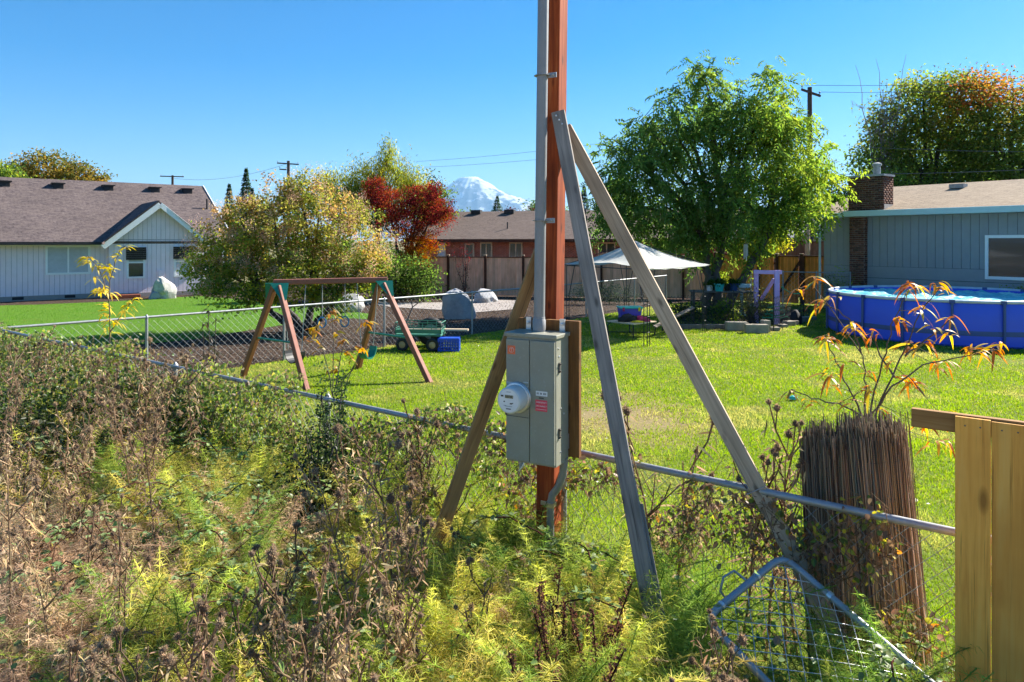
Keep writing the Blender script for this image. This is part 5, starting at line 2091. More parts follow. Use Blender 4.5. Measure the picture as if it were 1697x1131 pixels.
a1 = Vector((p1.x, p1.y, H + 250 / F * 42))
cable('thin overhead line leaving the crossarm of the slanted pole, upper one', a1 + Vector((-.5, 0, .3)), at(1800, 130, 38), .15)
cable('thin overhead line leaving the crossarm of the slanted pole, lower one', a1 + Vector((.5, 0, -.1)), at(1800, 142, 38), .15)
cable('overhead line across the sky from the orange pole towards the walnut, upper one', at(690, 268, 75), at(1300, 190, 55), .5, .014)
cable('overhead line across the sky from the orange pole towards the walnut, lower one', at(690, 278, 75), at(1300, 212, 55), .5, .014)
cable('overhead line between the two far poles above the lilac house', p3 + Vector((0, 0, 8.6 - H + H - .2)), p2 + Vector((0, 0, 8.2)), .8, .016)
cable('low dark overhead line crossing in front of the autumn trees', at(1390, 289, 38), at(1800, 276, 34), .1, .014)
cable('second low overhead line higher across the autumn trees', at(1410, 243, 42), at(1800, 252, 36), .1, .012)


# ------------------------------------------------------------------ trees
def crown_clusters(rng, lobes, n, surf=.55):
    lob = np.array(lobes, float)
    w = (lob[:, 3] * lob[:, 4] * lob[:, 5]) ** (2 / 3)
    k = rng.choice(len(lob), n, p=w / w.sum())
    d = rnd_dirs(n, rng)
    r = 1 - (rng.random(n) ** 1.3) * surf
    r *= rng.uniform(.72, 1.18, n)
    c = lob[k, :3] + d * lob[k, 3:] * r[:, None]
    return c, d, k


def leaf_cloud(rng, centers, outd, per, csize, L, W, droop, updir=.5, flat=.75, pinnate=0):
    n = len(centers) * per
    c = np.repeat(centers, per, 0)
    o = np.repeat(outd, per, 0)
    P = c + rng.normal(0, 1, (n, 3)) * np.array([csize, csize, csize * flat])
    D = o * .5 + rng.normal(0, .8, (n, 3)) + np.array([0, 0, -droop])
    N = rng.normal(0, .7, (n, 3)) + np.array([0, 0, updir]) + o * .3
    l = rng.uniform(.7, 1.3, n) * L
    w = rng.uniform(.7, 1.3, n) * W
    if pinnate:
        D = unit(D * [1, 1, .5] + [0, 0, -.25])
        side = unit(np.cross(D, N))
        Ps, Ds, Ns, ls, ws = [], [], [], [], []
        for j in range(pinnate):
            t = (j // 2 + 1) / (pinnate // 2 + 1)
            sg = 1 if j % 2 else -1
            if j == pinnate - 1 and pinnate % 2:
                sg = 0
                t = 1
            Ps.append(P + D * (l * 2.6 * t)[:, None] - np.array([0, 0, 1]) * (l * .9 * t * t)[:, None])
            Ds.append(D * .6 + side * sg * .9 + [0, 0, -.35] + rng.normal(0, .12, (n, 3)))
            Ns.append(N)
            ls.append(l)
            ws.append(w)
        P, D, N, l, w = [np.stack(x, 1).reshape((-1,) + x[0].shape[1:]) for x in (Ps, Ds, Ns, ls, ws)]
    return kites(P, D, N, l, w)


def limbs(rng, lobes, trunk_top, r0, clusters, every, base=(0, 0, 0), wig=.12):
    """limbs from the fork to each lobe and twigs to the clusters; returns rods"""
    P0, P1, R0, R1 = [], [], [], []

    def path(a, b, ra, rb, n=6, arch=.1):
        a, b = np.array(a, float), np.array(b, float)
        L = np.linalg.norm(b - a)
        prev = a
        for i in range(1, n + 1):
            t = i / n
            p = a + (b - a) * t + rng.normal(0, wig * L / n, 3) * (i < n) + np.array([0, 0, arch * L * math.sin(math.pi * t)])
            P0.append(prev)
            P1.append(p)
            R0.append(ra + (rb - ra) * (i - 1) / n)
            R1.append(ra + (rb - ra) * t)
            prev = p
        return

    mids = []
    for lb in lobes:
        b = np.array(lb[:3]) + np.array([0, 0, lb[5] * .3])
        k0 = len(P0)
        path(trunk_top, b, r0 * .62, r0 * .12)
        mids += P1[k0:]
    mids = np.array(mids)
    for c in clusters[::every]:
        d = np.linalg.norm(mids - c, axis=1)
        m = mids[np.argmin(d + (mids[:, 2] > c[2]) * .6)]
        path(m, c, r0 * .09, r0 * .025, 3, .04)
    return np.array(P0), np.array(P1), np.array(R0), np.array(R1)


def tree(name, label, base, fork, lobes, n_cl, per, csize, L, W, colf, r0, seed, bark='bark', droop=.25, pinnate=0, every=3, surf=.55, stems=None, group=None, cat='tree', flat=.75, updir=.5, mat='leaf'):
    rng = np.random.default_rng(seed)
    root = thing(name, label, cat, base, group)
    cl, od, k = crown_clusters(rng, lobes, n_cl, surf)
    keep = cl[:, 2] > .15
    cl, od = cl[keep], od[keep]
    V, T = leaf_cloud(rng, cl, od, per, csize, L, W, droop, updir, flat, pinnate)
    ncl = len(cl)
    cc = colf(cl, rng)
    nleaf = len(V) // 4
    per_cl = nleaf // ncl
    lc = np.repeat(cc, per_cl, 0) * rng.uniform(.72, 1.28, (nleaf, 1)) * rng.uniform(.9, 1.1, (nleaf, 3))
    np_mesh('crown', V, T, vcol(np.clip(lc, .003, .9), 4), mat, root)
    forks = stems or [((0, 0, 0), fork)]
    Vs, Qs, kk = [], [], 0
    for (b, f) in forks:
        near = [lb for lb in lobes if len(forks) == 1 or np.argmin([np.linalg.norm(np.array(lb[:3]) - np.array(ff)) for _, ff in forks]) == forks.index((b, f))] or lobes[:1]
        P0, P1, R0, R1 = limbs(rng, near, f, r0, cl[len(Vs)::len(forks)], every)
        pts = [np.array(b, float) + (np.array(f, float) - np.array(b, float)) * t + rng.normal(0, r0 * .35, 3) * (0 < t < 1) for t in np.linspace(0, 1, 7)]
        P0 = np.concatenate([pts[:-1], P0])
        P1 = np.concatenate([pts[1:], P1])
        rr = np.linspace(1.25, .68, 7) * r0
        R0 = np.concatenate([rr[:-1], R0])
        R1 = np.concatenate([rr[1:], R1])
        V, Q = segs(P0, P1, R0, R1, 6)
        Vs.append(V)
        Qs.append(Q + kk)
        kk += len(V)
    np_mesh('trunk', np.concatenate(Vs), np.concatenate(Qs), None, bark, root, smooth=True)
    return root, cl, od


def skyline0(px, py_top, D):
    p = at(px, 400, D)
    return Vector((p.x, p.y, 0)), H + (400 - py_top) / F * D


def blend(*stops):
    """palette by height: (z, colours)"""
    def f(c, rng):
        out = np.zeros((len(c), 3))
        z = c[:, 2] + rng.normal(0, .35, len(c))
        for i in range(len(c)):
            pal = stops[-1][1]
            for lim, p in stops:
                if z[i] < lim:
                    pal = p
                    break
            out[i] = pal[rng.integers(len(pal))]
        return out * rng.uniform(.8, 1.2, (len(c), 1))
    return f


G_D = (.115, .185, .048)
G_M = (.16, .24, .052)
G_Y = (.27, .32, .055)
Y_G = (.44, .42, .065)
Y_O = (.42, .30, .04)

# golden smoke bush
sb_base = gnd(505, 549)
sbl = [(-2.2, .1, 2.2, 1.1, 1.2, 1.35), (-.9, 0, 2.9, 1.3, 1.4, 1.5), (.4, 0, 3.2, 1.25, 1.4, 1.35), (1.4, .1, 2.5, 1.0, 1.2, 1.4), (-1.6, -.3, 1.5, 1.3, 1.2, .9), (.2, -.5, 1.7, 1.4, 1.2, 1.0), (-2.9, 0, 1.7, .65, .8, .75), (1.9, 0, 1.8, .55, .8, .9), (-.2, .1, 4.1, .55, .6, .55), (.9, -.4, 1.1, .9, .8, .5), (-1.9, 0, 3.1, .6, .7, .8)]
sroot, scl, sod = tree('smoke_bush', 'big golden-green smoke bush with pinkish plumes behind the wire fence', sb_base, (0, 0, .5), sbl, 620, 52, .145, .085, .065,
                       blend((1.6, [G_M, G_D, G_Y, Y_G]), (2.6, [G_Y, (.29, .30, .06), G_M, (.36, .26, .075)]), (9, [(.30, .28, .07), (.42, .28, .11), (.22, .26, .055), (.30, .29, .065)])), .11, 31,
                       stems=[((-.1, 0, 0), (-.8, 0, 1.1)), ((0, 0, 0), (.3, .1, 1.2)), ((.15, 0, 0), (.9, -.1, .9)), ((-.2, -.05, 0), (-1.3, 0, .9))], bark='bark_dark', cat='shrub', every=4, surf=.5)
rngp = np.random.default_rng(77)
m = (sod[:, 2] > -.5) & (rngp.random(len(scl)) < .42)
pc_, pd_ = scl[m] + sod[m] * .16, sod[m]
nP = 150
n = len(pc_) * nP
P = np.repeat(pc_, nP, 0) + rngp.normal(0, .11, (n, 3)) * [1, 1, 1.1]
V, T = kites(P, rnd_dirs(n, rngp) + [0, 0, .5], rnd_dirs(n, rngp), rngp.uniform(.025, .055, n), rngp.uniform(.008, .017, n))
pcol = np.repeat(pick_cols(len(pc_), [(.72, .50, .37), (.76, .55, .40), (.68, .48, .31), (.74, .48, .38)], .2, rngp), nP, 0)
np_mesh('plumes', V, T, vcol(pcol, 4), 'leaf', sroot)

# red maple
mb_ = gnd(668, 492)
tree('japanese_maple', 'deep red japanese maple between the smoke bush and the brick house', mb_, (0, 0, 1.1),
     [(-.6, 0, 4.5, 1.1, 1.1, .75), (.9, 0, 4.6, 1.0, 1.0, .8), (1.6, 0, 3.9, .9, .9, .8), (-1.35, 0, 5.2, .5, .6, .5), (1.5, 0, 5.1, .4, .5, .45), (.2, 0, 3.5, 1.4, 1.2, .8), (.8, -.2, 2.5, 1.1, 1.0, .6), (-1.2, 0, 4.7, .7, .7, .45), (1.55, 0, 4.5, .45, .5, .5), (.3, -.2, 1.7, .9, .8, .5), (2.0, 0, 4.0, .4, .4, .35)],
     620, 34, .16, .085, .05, blend((2.1, [(.34, .20, .03), (.26, .18, .03), (.36, .15, .03)]), (3.0, [(.30, .09, .02), (.22, .05, .02), (.34, .16, .03)]), (9, [(.17, .030, .030), (.23, .045, .038), (.12, .022, .026), (.28, .08, .04)])), .09, 41, droop=.1, flat=.5, bark='bark_dark', group='trees in the neighbouring yard')

# willow-like tree behind
wl = gnd(626, 466)
tree('willow_tree', 'tall yellow-green weeping tree rising behind the red maple', wl, (0, 0, 3.2),
     [(-2.4, 0, 6.2, 1.5, 1.6, 1.4), (-.6, 0, 6.6, 1.4, 1.5, 1.5), (1.2, 0, 6.7, 1.5, 1.5, 1.6), (2.4, .3, 5.6, 1.1, 1.3, 1.8), (.5, 0, 8.2, .8, .8, .9), (-.2, 0, 5, 2.6, 2, 1.6), (-3.4, 0, 5.8, .8, .9, 1.0), (.75, 0, 9.0, .35, .4, .5)],
     620, 34, .24, .20, .05, blend((6, [G_Y, (.10, .15, .03), G_M]), (20, [Y_G, (.17, .20, .035), G_Y, (.25, .23, .04)])), .22, 43, droop=1.6, flat=1.4, group='trees in the neighbouring yard')
tree('far_tree', 'dark green tree showing at the shoulder of the weeping tree', gnd(716, 462), (0, 0, 2.5), [(0, 0, 5.4, 1.3, 1.3, 1.8), (.4, 0, 3.9, 1.4, 1.4, 1.2)], 150, 30, .3, .2, .12, blend((20, [G_D, G_M, (.06, .07, .02)])), .15, 44, group='trees in the neighbouring yard')

# leafy rhododendron by the fence end
rhb = gnd(664, 496)
rng = np.random.default_rng(9)
root = thing('rhododendron', 'glossy light green rhododendron with large leaves at the fence end', 'shrub', rhb)
cl, od, _ = crown_clusters(rng, [(0, 0, .95, 1.05, .7, .85), (.75, -.2, .65, .75, .6, .55), (-.85, 0, 1.3, .7, .6, .65), (-.3, 0, 1.9, .6, .45, .5), (.1, 0, .5, 1.2, .6, .45)], 330, .45)
cl = cl[cl[:, 2] > .1]
n = len(cl) * 9
th = np.tile(np.arange(9) * 2 * np.pi / 9, len(cl)) + rng.normal(0, .2, n)
P = np.repeat(cl, 9, 0)
D = np.stack([np.cos(th), np.sin(th), rng.uniform(-.25, .45, n)], 1)
V, T = kites(P, D, np.tile([0, 0, 1.], (n, 1)) + rng.normal(0, .2, (n, 3)), rng.uniform(.13, .2, n), rng.uniform(.05, .075, n), .12, .12)
np_mesh('crown', V, T, vcol(pick_cols(n, [(.11, .19, .03), (.16, .24, .04), (.08, .15, .03), (.24, .26, .05), (.30, .20, .05)], .2, rng, [.35, .25, .25, .1, .05]), 4), 'leaf_big', root)
V, Q = segs(np.repeat([[0, 0, 0]], 60, 0) + rng.normal(0, .08, (60, 3)) * [1, 1, 0], cl[:60], .02, .008, 4)
np_mesh('trunk', V, Q, None, 'bark_dark', root)


b, h = skyline0(655, 410, 31)
tree('dark_shrub', 'dark green shrub filling the gap behind the red maple trunk', b, (0, 0, .8), [(0, 0, 1.2, 1.7, .8, 1.1), (-1.2, 0, 1.3, 1.2, .8, 1.1), (1.0, 0, .9, 1.0, .7, .8)], 240, 26, .2, .12, .07, blend((20, [G_D, G_M, (.05, .08, .02)])), .07, 45, cat='shrub', bark='bark_dark')


# conifers
def conifer(label, base, h, w, seed, cols, group='conifers on the skyline', gaps=.0):
    rng = np.random.default_rng(seed)
    root = thing('conifer', label, 'tree', base, group)
    n = int(5200)
    t = rng.random(n) ** .8
    lev = np.floor(t * 22) / 21.5 + rng.normal(0, .012, n)
    th = rng.random(n) * 2 * np.pi
    sect = 1 + .35 * np.sin(th * 3 + np.floor(lev * 16) * 2.1)
    rad = w * 1.1 * np.clip(1 - lev, 0, 1) ** 1.15 * rng.uniform(.15, 1.05, n) * sect + .05
    P = np.stack([np.cos(th) * rad, np.sin(th) * rad, h * (.1 + .9 * lev) - rad * .22], 1)
    D = np.stack([np.cos(th), np.sin(th), rng.uniform(-.5, .15, n)], 1) + rng.normal(0, .3, (n, 3))
    s = h / 11
    V, T = kites(P, D, rng.normal(0, .5, (n, 3)) + [0, 0, 1], rng.uniform(.25, .6, n) * s * (.3 + 1.1 * (1 - lev)), rng.uniform(.07, .14, n) * s * (.6 + .4 * (1 - lev)), .2, .3)
    np_mesh('crown', V, T, vcol(pick_cols(n, cols, .3, rng), 4), 'leaf', root)
    MB().tube([(0, 0, 0), (0, 0, h * .5), (0, 0, h)], [h * .018, h * .012, .01], 6).build('trunk', 'bark_dark', None).parent = root
    root.children[-1].location = (0, 0, 0)
    return root


CN = [(.045, .085, .04), (.06, .10, .042), (.035, .065, .035)]
CB = [(.06, .09, .08), (.05, .085, .075), (.045, .07, .06)]


def skyline(px, py_top, D):
    p = at(px, 400, D)
    return Vector((p.x, p.y, 0)), H + (400 - py_top) / F * D


for lab, px, py, D, w, cols, sd in (('slim dark conifer behind the lilac house roof end', 408, 279, 62, 1.7, CN, 1), ('blue-green conifer in front of the slim dark one', 418, 312, 58, 1.4, CB, 2), ('broad green conifer left of the slim dark one', 380, 305, 60, 1.3, CN, 3),
                                    ('small pointed conifer below the snowy mountain', 824, 325, 70, 2.4, CN, 4), ('dark conifer left behind the walnut tree', 1012, 290, 62, 2.6, CN, 5), ('bluish conifer just right of the tan brace', 968, 308, 66, 1.8, CB, 6),
                                    ('tall dark conifer filling the gap beside the walnut crown', 1030, 262, 64, 2.6, CN, 7)):
    b, h = skyline(px, py, D)
    conifer(lab, b, h, w, sd, cols)

b, h = skyline(435, 305, 63)
tree('far_tree', 'small yellow-green tree between conifers and smoke bush', b, (0, 0, 2.5), [(0, 0, 4.6, 1.1, 1.1, 1.9)], 110, 26, .3, .2, .13, blend((20, [G_Y, G_M, Y_G])), .12, 51, group='trees on the skyline')
b, h = skyline(75, 248, 62)
tree('far_tree', 'broad olive-brown tree behind the roof of the lilac house', b, (0, 0, 4), [(-2.4, 0, 8.0, 2.2, 2.2, 1.6), (0, 0, 8.8, 2.4, 2.4, 1.7), (2.8, 0, 8.0, 2.2, 2.2, 1.7), (4.0, 0, 7.2, 1.6, 1.6, 1.5), (-3.6, 0, 7.0, 1.6, 1.6, 1.5), (0, 0, 6.5, 4, 3, 2)], 520, 30, .38, .24, .16, blend((20, [(.17, .16, .045), (.23, .18, .05), (.12, .14, .035), (.27, .19, .05)])), .3, 52, group='trees on the skyline')
b, h = skyline(15, 275, 56)
tree('far_tree', 'green rounded tree low behind the left of the lilac roof', b, (0, 0, 3.5), [(0, 0, 6.6, 2.2, 2.2, 1.9), (2.6, 0, 6.0, 2.0, 2, 1.3)], 200, 26, .36, .24, .15, blend((20, [G_M, G_D, G_Y])), .22, 53, group='trees on the skyline')
b, h = skyline(868, 344, 60)
tree('far_tree', 'low purple-leaved tree over the brick house ridge', b, (0, 0, 2.5), [(-1.2, 0, 4.6, 1.0, 1, .7), (.6, 0, 4.7, 1.2, 1, .7)], 90, 26, .28, .2, .08, blend((20, [(.07, .03, .035), (.09, .04, .035)])), .1, 54, group='trees on the skyline')
b, h = skyline(890, 335, 66)
tree('far_tree', 'rounded green tree at the mountain foot beside the orange pole', b, (0, 0, 2.5), [(.5, 0, 5.2, 1.5, 1.5, 1.2)], 90, 26, .32, .22, .14, blend((20, [G_M, G_D])), .1, 55, group='trees on the skyline')

# walnut
wb_ = Vector((7.6, 26.0, 0))
wlb = [(-3.1, 0, 5.0, 1.4, 1.8, 1.5), (-1.6, .2, 6.3, 1.5, 1.8, 1.6), (-.3, 0, 7.3, 1.2, 1.6, 1.4), (1.3, 0, 6.6, 1.4, 1.7, 1.5), (2.2, 0, 5.6, 1.3, 1.7, 1.4), (2.9, -.2, 4.7, 1.15, 1.5, 1.3), (-2.2, -.2, 3.6, 1.8, 1.8, 1.2), (.2, -.3, 4.2, 2.2, 2, 1.5), (2.2, -.3, 3.6, 1.5, 1.6, 1.0), (-3.9, 0, 3.8, .9, 1.2, 1.1),
       (-.55, 0, 8.4, .55, .7, .8), (2.0, 0, 7.9, .5, .7, 1.1), (-1.9, 0, 7.6, .7, .8, .7), (3.6, 0, 5.5, .5, .8, .6), (-3.85, 0, 6.1, .35, .5, .75), (.75, 0, 7.6, .35, .5, .8), (1.75, 0, 8.6, .3, .4, .5), (-2.9, 0, 6.9, .45, .5, .5), (3.9, 0, 5.9, .3, .4, .35), (-.6, -.2, 2.7, 2.3, 1.6, .8), (2.7, 0, 6.9, .5, .6, .6)]


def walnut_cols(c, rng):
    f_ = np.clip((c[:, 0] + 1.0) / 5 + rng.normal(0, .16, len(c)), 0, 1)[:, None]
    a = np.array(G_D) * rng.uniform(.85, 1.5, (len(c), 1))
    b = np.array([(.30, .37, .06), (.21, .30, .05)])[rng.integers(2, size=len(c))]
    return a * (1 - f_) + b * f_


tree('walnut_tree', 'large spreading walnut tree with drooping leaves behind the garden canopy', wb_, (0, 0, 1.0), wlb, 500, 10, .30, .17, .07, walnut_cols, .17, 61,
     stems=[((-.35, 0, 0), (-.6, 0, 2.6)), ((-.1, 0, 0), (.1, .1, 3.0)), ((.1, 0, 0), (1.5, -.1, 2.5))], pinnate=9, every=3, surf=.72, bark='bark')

# yellow-green shrub under the walnut near the gate
b, h = skyline(1280, 378, 33)
tree('far_tree', 'bright yellow-green shrub between the walnut trunk and the gate', b, (0, 0, 1), [(0, 0, 2.7, .8, .8, .5), (-.8, 0, 2.4, .6, .6, .5)], 90, 26, .18, .13, .07, blend((20, [Y_G, G_Y])), .05, 63, group='trees on the skyline')

# autumn trees behind the blue house
ORA = [(.40, .17, .06), (.34, .14, .055), (.40, .23, .06)]
OLV = [(.20, .23, .055), (.14, .19, .045), (.27, .25, .06)]
b, h = skyline(1540, 112, 48)
tree('autumn_tree', 'big olive and gold autumn tree behind the chimney', b, (0, 0, 4.5), [(-2.4, 0, 10.2, 1.9, 2.2, 2.0), (-.4, 0, 12.0, 1.9, 2.2, 2.0), (2.0, 0, 12.4, 2.0, 2.2, 1.8), (-3.2, 0, 7.6, 2.0, 2.2, 2.0), (0, 0, 8.6, 2.6, 2.4, 2.3), (2.6, 0, 9.2, 2.2, 2.2, 2.2), (1.0, 0, 5.8, 4.0, 2.5, 1.9)],
     760, 30, .42, .22, .14, blend((9, [G_D, G_M, OLV[1]]), (20, OLV + [G_M, G_Y])), .3, 71, surf=.45, bark='bark_dark', group='autumn trees behind the blue-grey house')
b, h = skyline(1680, 120, 46)
tree('autumn_tree', 'autumn tree with rusty orange crown at the picture edge behind the blue house', b, (0, 0, 4.5), [(-2.6, 0, 11.8, 1.4, 1.8, 1.7), (0, 0, 11.5, 1.8, 2, 1.9), (2.6, 0, 11.2, 2.2, 2.2, 2.0), (-1.2, 0, 8.8, 2.4, 2.2, 2.0), (2.4, 0, 8.0, 2.6, 2.2, 2.2), (0, 0, 5.6, 4.2, 2.5, 1.8)],
     700, 30, .42, .22, .14, blend((9, [G_D, G_M, OLV[1]]), (11.2, OLV + [G_M]), (20, ORA + [OLV[2], OLV[0]])), .3, 72, surf=.45, bark='bark_dark', group='autumn trees behind the blue-grey house')
b, h = skyline(1430, 255, 44)
tree('autumn_tree', 'dark green understorey tree beside the chimney', b, (0, 0, 2), [(-.8, 0, 4.6, 1.8, 1.8, 1.8), (1.5, 0, 5.0, 1.8, 1.8, 2.0), (3.8, 0, 4.8, 1.8, 1.8, 1.8), (-1.6, 0, 3.2, 1.2, 1.5, 1.4)], 330, 30, .34, .2, .12, blend((20, [G_D, G_M, (.05, .06, .025)])), .2, 73, group='autumn trees behind the blue-grey house')
# nearly bare birch
b, h = skyline(1462, 95, 47)
root = thing('bare_birch', 'nearly bare birch with thin upright twigs above the chimney', 'tree', b)
rng = np.random.default_rng(4)
P0, P1, R0, R1 = [], [], [], []
for s in range(7):
    x0 = rng.uniform(-.5, .5)
    tipx = rng.uniform(-2.0, 1.4)
    hh = h * rng.uniform(.78, 1.02) if s else h
    prev = np.array([x0 * .3, 0, 3.0])
    for i in range(1, 13):
        t = i / 12
        p = np.array([x0 * .3 + tipx * t ** 1.2, rng.normal(0, .06), 3.0 + (hh - 3.0) * t]) + rng.normal(0, .07, 3)
        P0.append(prev); P1.append(p); R0.append(.07 * (1 - t) + .016); R1.append(.07 * (1 - t - 1 / 12) + .016)
        if 2 < i < 10:
            for q in range(6):
                e = p + np.array([rng.normal(0, .38), rng.normal(0, .3), rng.uniform(.1, .7)])
                P0.append(p); P1.append(e); R0.append(.014); R1.append(.006)
                for z in range(3):
                    P0.append(e); P1.append(e + np.array([rng.normal(0, .15), rng.normal(0, .15), -rng.uniform(.2, .7)])); R0.append(.007); R1.append(.004)
        prev = p
P0.append(np.array([0, 0, 0])); P1.append(np.array([0, 0, 3.1])); R0.append(.14); R1.append(.09)
V, Q = segs(np.array(P0), np.array(P1), np.array(R0), np.array(R1), 4)
np_mesh('trunk', V, Q, None, 'bark_birch', root)
ends = np.array(P1)[np.array(P1)[:, 2] < h * .72]
sel = ends[rng.integers(len(ends), size=900)]
V, T = kites(sel + rng.normal(0, .1, (900, 3)), rnd_dirs(900, rng), rnd_dirs(900, rng), rng.uniform(.08, .14, 900), rng.uniform(.05, .08, 900))
np_mesh('crown', V, T, vcol(pick_cols(900, [(.16, .12, .05), (.2, .15, .06), (.1, .1, .04)], .2, rng), 4), 'leaf', root)

# dark wall of trees closing the right of the skyline (a mass of separate crowns further back)
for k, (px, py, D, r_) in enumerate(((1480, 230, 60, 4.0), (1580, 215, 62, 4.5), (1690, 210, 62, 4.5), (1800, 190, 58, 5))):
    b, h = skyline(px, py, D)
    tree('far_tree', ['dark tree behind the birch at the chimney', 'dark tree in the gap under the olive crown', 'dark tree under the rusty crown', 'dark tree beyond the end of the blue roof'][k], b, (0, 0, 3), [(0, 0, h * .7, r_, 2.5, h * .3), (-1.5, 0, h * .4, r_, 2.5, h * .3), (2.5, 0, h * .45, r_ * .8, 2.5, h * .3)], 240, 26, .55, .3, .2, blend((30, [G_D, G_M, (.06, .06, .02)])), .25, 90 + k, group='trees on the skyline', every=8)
for k, (px, py, D, r_) in enumerate(((760, 352, 90, 3.0), (930, 345, 95, 3.5), (1390, 335, 70, 4))):
    b, h = skyline(px, py, D)
    tree('far_tree', ['small far tree left of the mountain conifer', 'far tree hidden behind the orange pole', 'far tree behind the far grey house'][k], b, (0, 0, 2), [(0, 0, h * .6, r_, 2.5, h * .42)], 120, 24, .5, .3, .2, blend((30, [G_D, G_M])), .2, 120 + k, group='trees on the skyline', every=8)

# thin red sapling before the cedar fence
root = thing('red_sapling', 'thin sapling with sparse dark red leaves in front of the cedar fence', 'tree', gnd(771, 492))
rng = np.random.default_rng(14)
P0, P1 = [], []
for s in range(5):
    prev = np.zeros(3)
    tip = np.array([rng.normal(0, .28), rng.normal(0, .2), rng.uniform(1.9, 2.6)])
    for i in range(1, 6):
        p = tip * (i / 5) + rng.normal(0, .03, 3)
        P0.append(prev); P1.append(p); prev = p
V, Q = segs(np.array(P0), np.array(P1), .012, .009, 4)
np_mesh('trunk', V, Q, None, 'bark_dark', root)
ends = np.array(P1)
n = 260
P = ends[rng.integers(len(ends), size=n)] * rng.uniform(.75, 1.05, (n, 1)) + rng.normal(0, .09, (n, 3))
V, T = kites(P, rnd_dirs(n, rng), rnd_dirs(n, rng), rng.uniform(.05, .1, n), rng.uniform(.03, .05, n))
np_mesh('crown', V, T, vcol(pick_cols(n, [(.22, .03, .03), (.15, .02, .03)], .2, rng), 4), 'leaf', root)

# garden plants
rng = np.random.default_rng(15)


def bushlet(name, label, c, lobes, n, L, W, cols, cat='plant', group=None, droop=.1, stems=14, mat='leaf', seed=1, csz=.08, per=8):
    r2 = np.random.default_rng(seed)
    root = thing(name, label, cat, c, group)
    cl, od, _ = crown_clusters(r2, lobes, n // per, .7)
    cl[:, 2] = np.maximum(cl[:, 2], .06)
    V, T = leaf_cloud(r2, cl, od, per, csz, L, W, droop)
    nl = len(V) // 4
    base = np.repeat(pick_cols(len(cl), cols, .2, r2), per, 0) * r2.uniform(.75, 1.25, (nl, 1))
    np_mesh('foliage', V, T, vcol(np.clip(base, .003, .9), 4), mat, root)
    ends = cl[r2.integers(len(cl), size=stems)]
    st = r2.normal(0, .05, (stems, 3)) * [1, 1, 0]
    mid = (st + ends) / 2 + r2.normal(0, .04, (stems, 3))
    V1, Q1 = segs(st, mid, .009, .007, 4)
    V2, Q2 = segs(mid, ends, .007, .004, 4)
    np_mesh('stems', np.concatenate([V1, V2]), np.concatenate([Q1, Q2 + len(V1)]), None, 'bark', root)
    return root


bushlet('dry_shrub', 'dry yellowing shrub inside the garden netting before the lilac arch', gnd(1250, 536), [(0, 0, .7, .55, .4, .55), (-.35, 0, .45, .4, .4, .4), (.3, 0, .5, .4, .3, .4)], 1600, .06, .035, [(.28, .24, .10), (.22, .2, .09), (.32, .30, .10), (.14, .14, .05)], stems=60, seed=2)
bushlet('leafy_plant', 'lime green leafy plant low inside the garden netting', gnd(1200, 532), [(0, 0, .45, .4, .3, .35), (.2, 0, .15, .5, .3, .15)], 420, .10, .06, [(.22, .30, .05), (.16, .24, .04)], seed=3)
bushlet('leafy_plant', 'dark leafy plant near the prop plank in the garden', gnd(1130, 532), [(0, 0, .35, .6, .4, .35)], 500, .10, .06, [(.05, .09, .03), (.08, .13, .04)], seed=4)
bushlet('leafy_plant', 'dark green plant at the garden end near the canopy leg', gnd(1160, 530), [(0, 0, .3, .5, .4, .3), (.5, 0, .25, .3, .3, .25)], 420, .09, .06, [(.05, .09, .03), (.07, .12, .04)], seed=5)
bushlet('climbing_plant', 'yellow-green climber on the dark garden fence behind the bench', gnd(1198, 506), [(0, 0, 1.1, .45, .25, .35), (-.2, 0, .8, .5, .3, .3)], 480, .08, .055, [(.25, .27, .04), (.15, .2, .03)], seed=6)
bushlet('wall_shrub', 'small green shrub growing up the base of the chimney', RH(.1, .65, 0), [(-.2, 0, 1.2, .35, .25, .6), (.1, 0, .7, .4, .3, .5)], 380, .07, .045, [G_M, G_Y, G_D], seed=7, cat='shrub')
bushlet('wall_shrub', 'sprawling wall shrub left of the chimney base', RH(-.7, .55, 0), [(0, 0, .9, .4, .25, .6)], 260, .06, .04, [G_M, (.09, .10, .04)], seed=8, cat='shrub')
bushlet('wall_shrub', 'green weeds along the wall below the sliding window', RH(RH.u_at(1680) + .2, .35, 0), [(0, 0, 1.1, .6, .2, .25)], 200, .06, .04, [G_M, G_Y], seed=9, cat='shrub')
# dark heap under the canopy's back
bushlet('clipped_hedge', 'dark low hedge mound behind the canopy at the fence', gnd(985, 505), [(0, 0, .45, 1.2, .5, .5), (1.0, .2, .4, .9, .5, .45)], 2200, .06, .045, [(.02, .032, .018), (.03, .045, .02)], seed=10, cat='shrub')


# ------------------------------------------------------------------ lawns: blades of grass
def in_view(P, pad=60):
    px = HX + P[:, 0] / P[:, 1] * F
    return (px > -pad) & (px < 1697 + pad)


def poly_mask(P, poly):
    x, y = P[:, 0], P[:, 1]
    inside = np.zeros(len(P), bool)
    j = len(poly) - 1
    for i in range(len(poly)):
        xi, yi = poly[i][0], poly[i][1]
        xj, yj = poly[j][0], poly[j][1]
        c = ((yi > y) != (yj > y)) & (x < (xj - xi) * (y - yi) / (yj - yi + 1e-12) + xi)
        inside ^= c
        j = i
    return inside


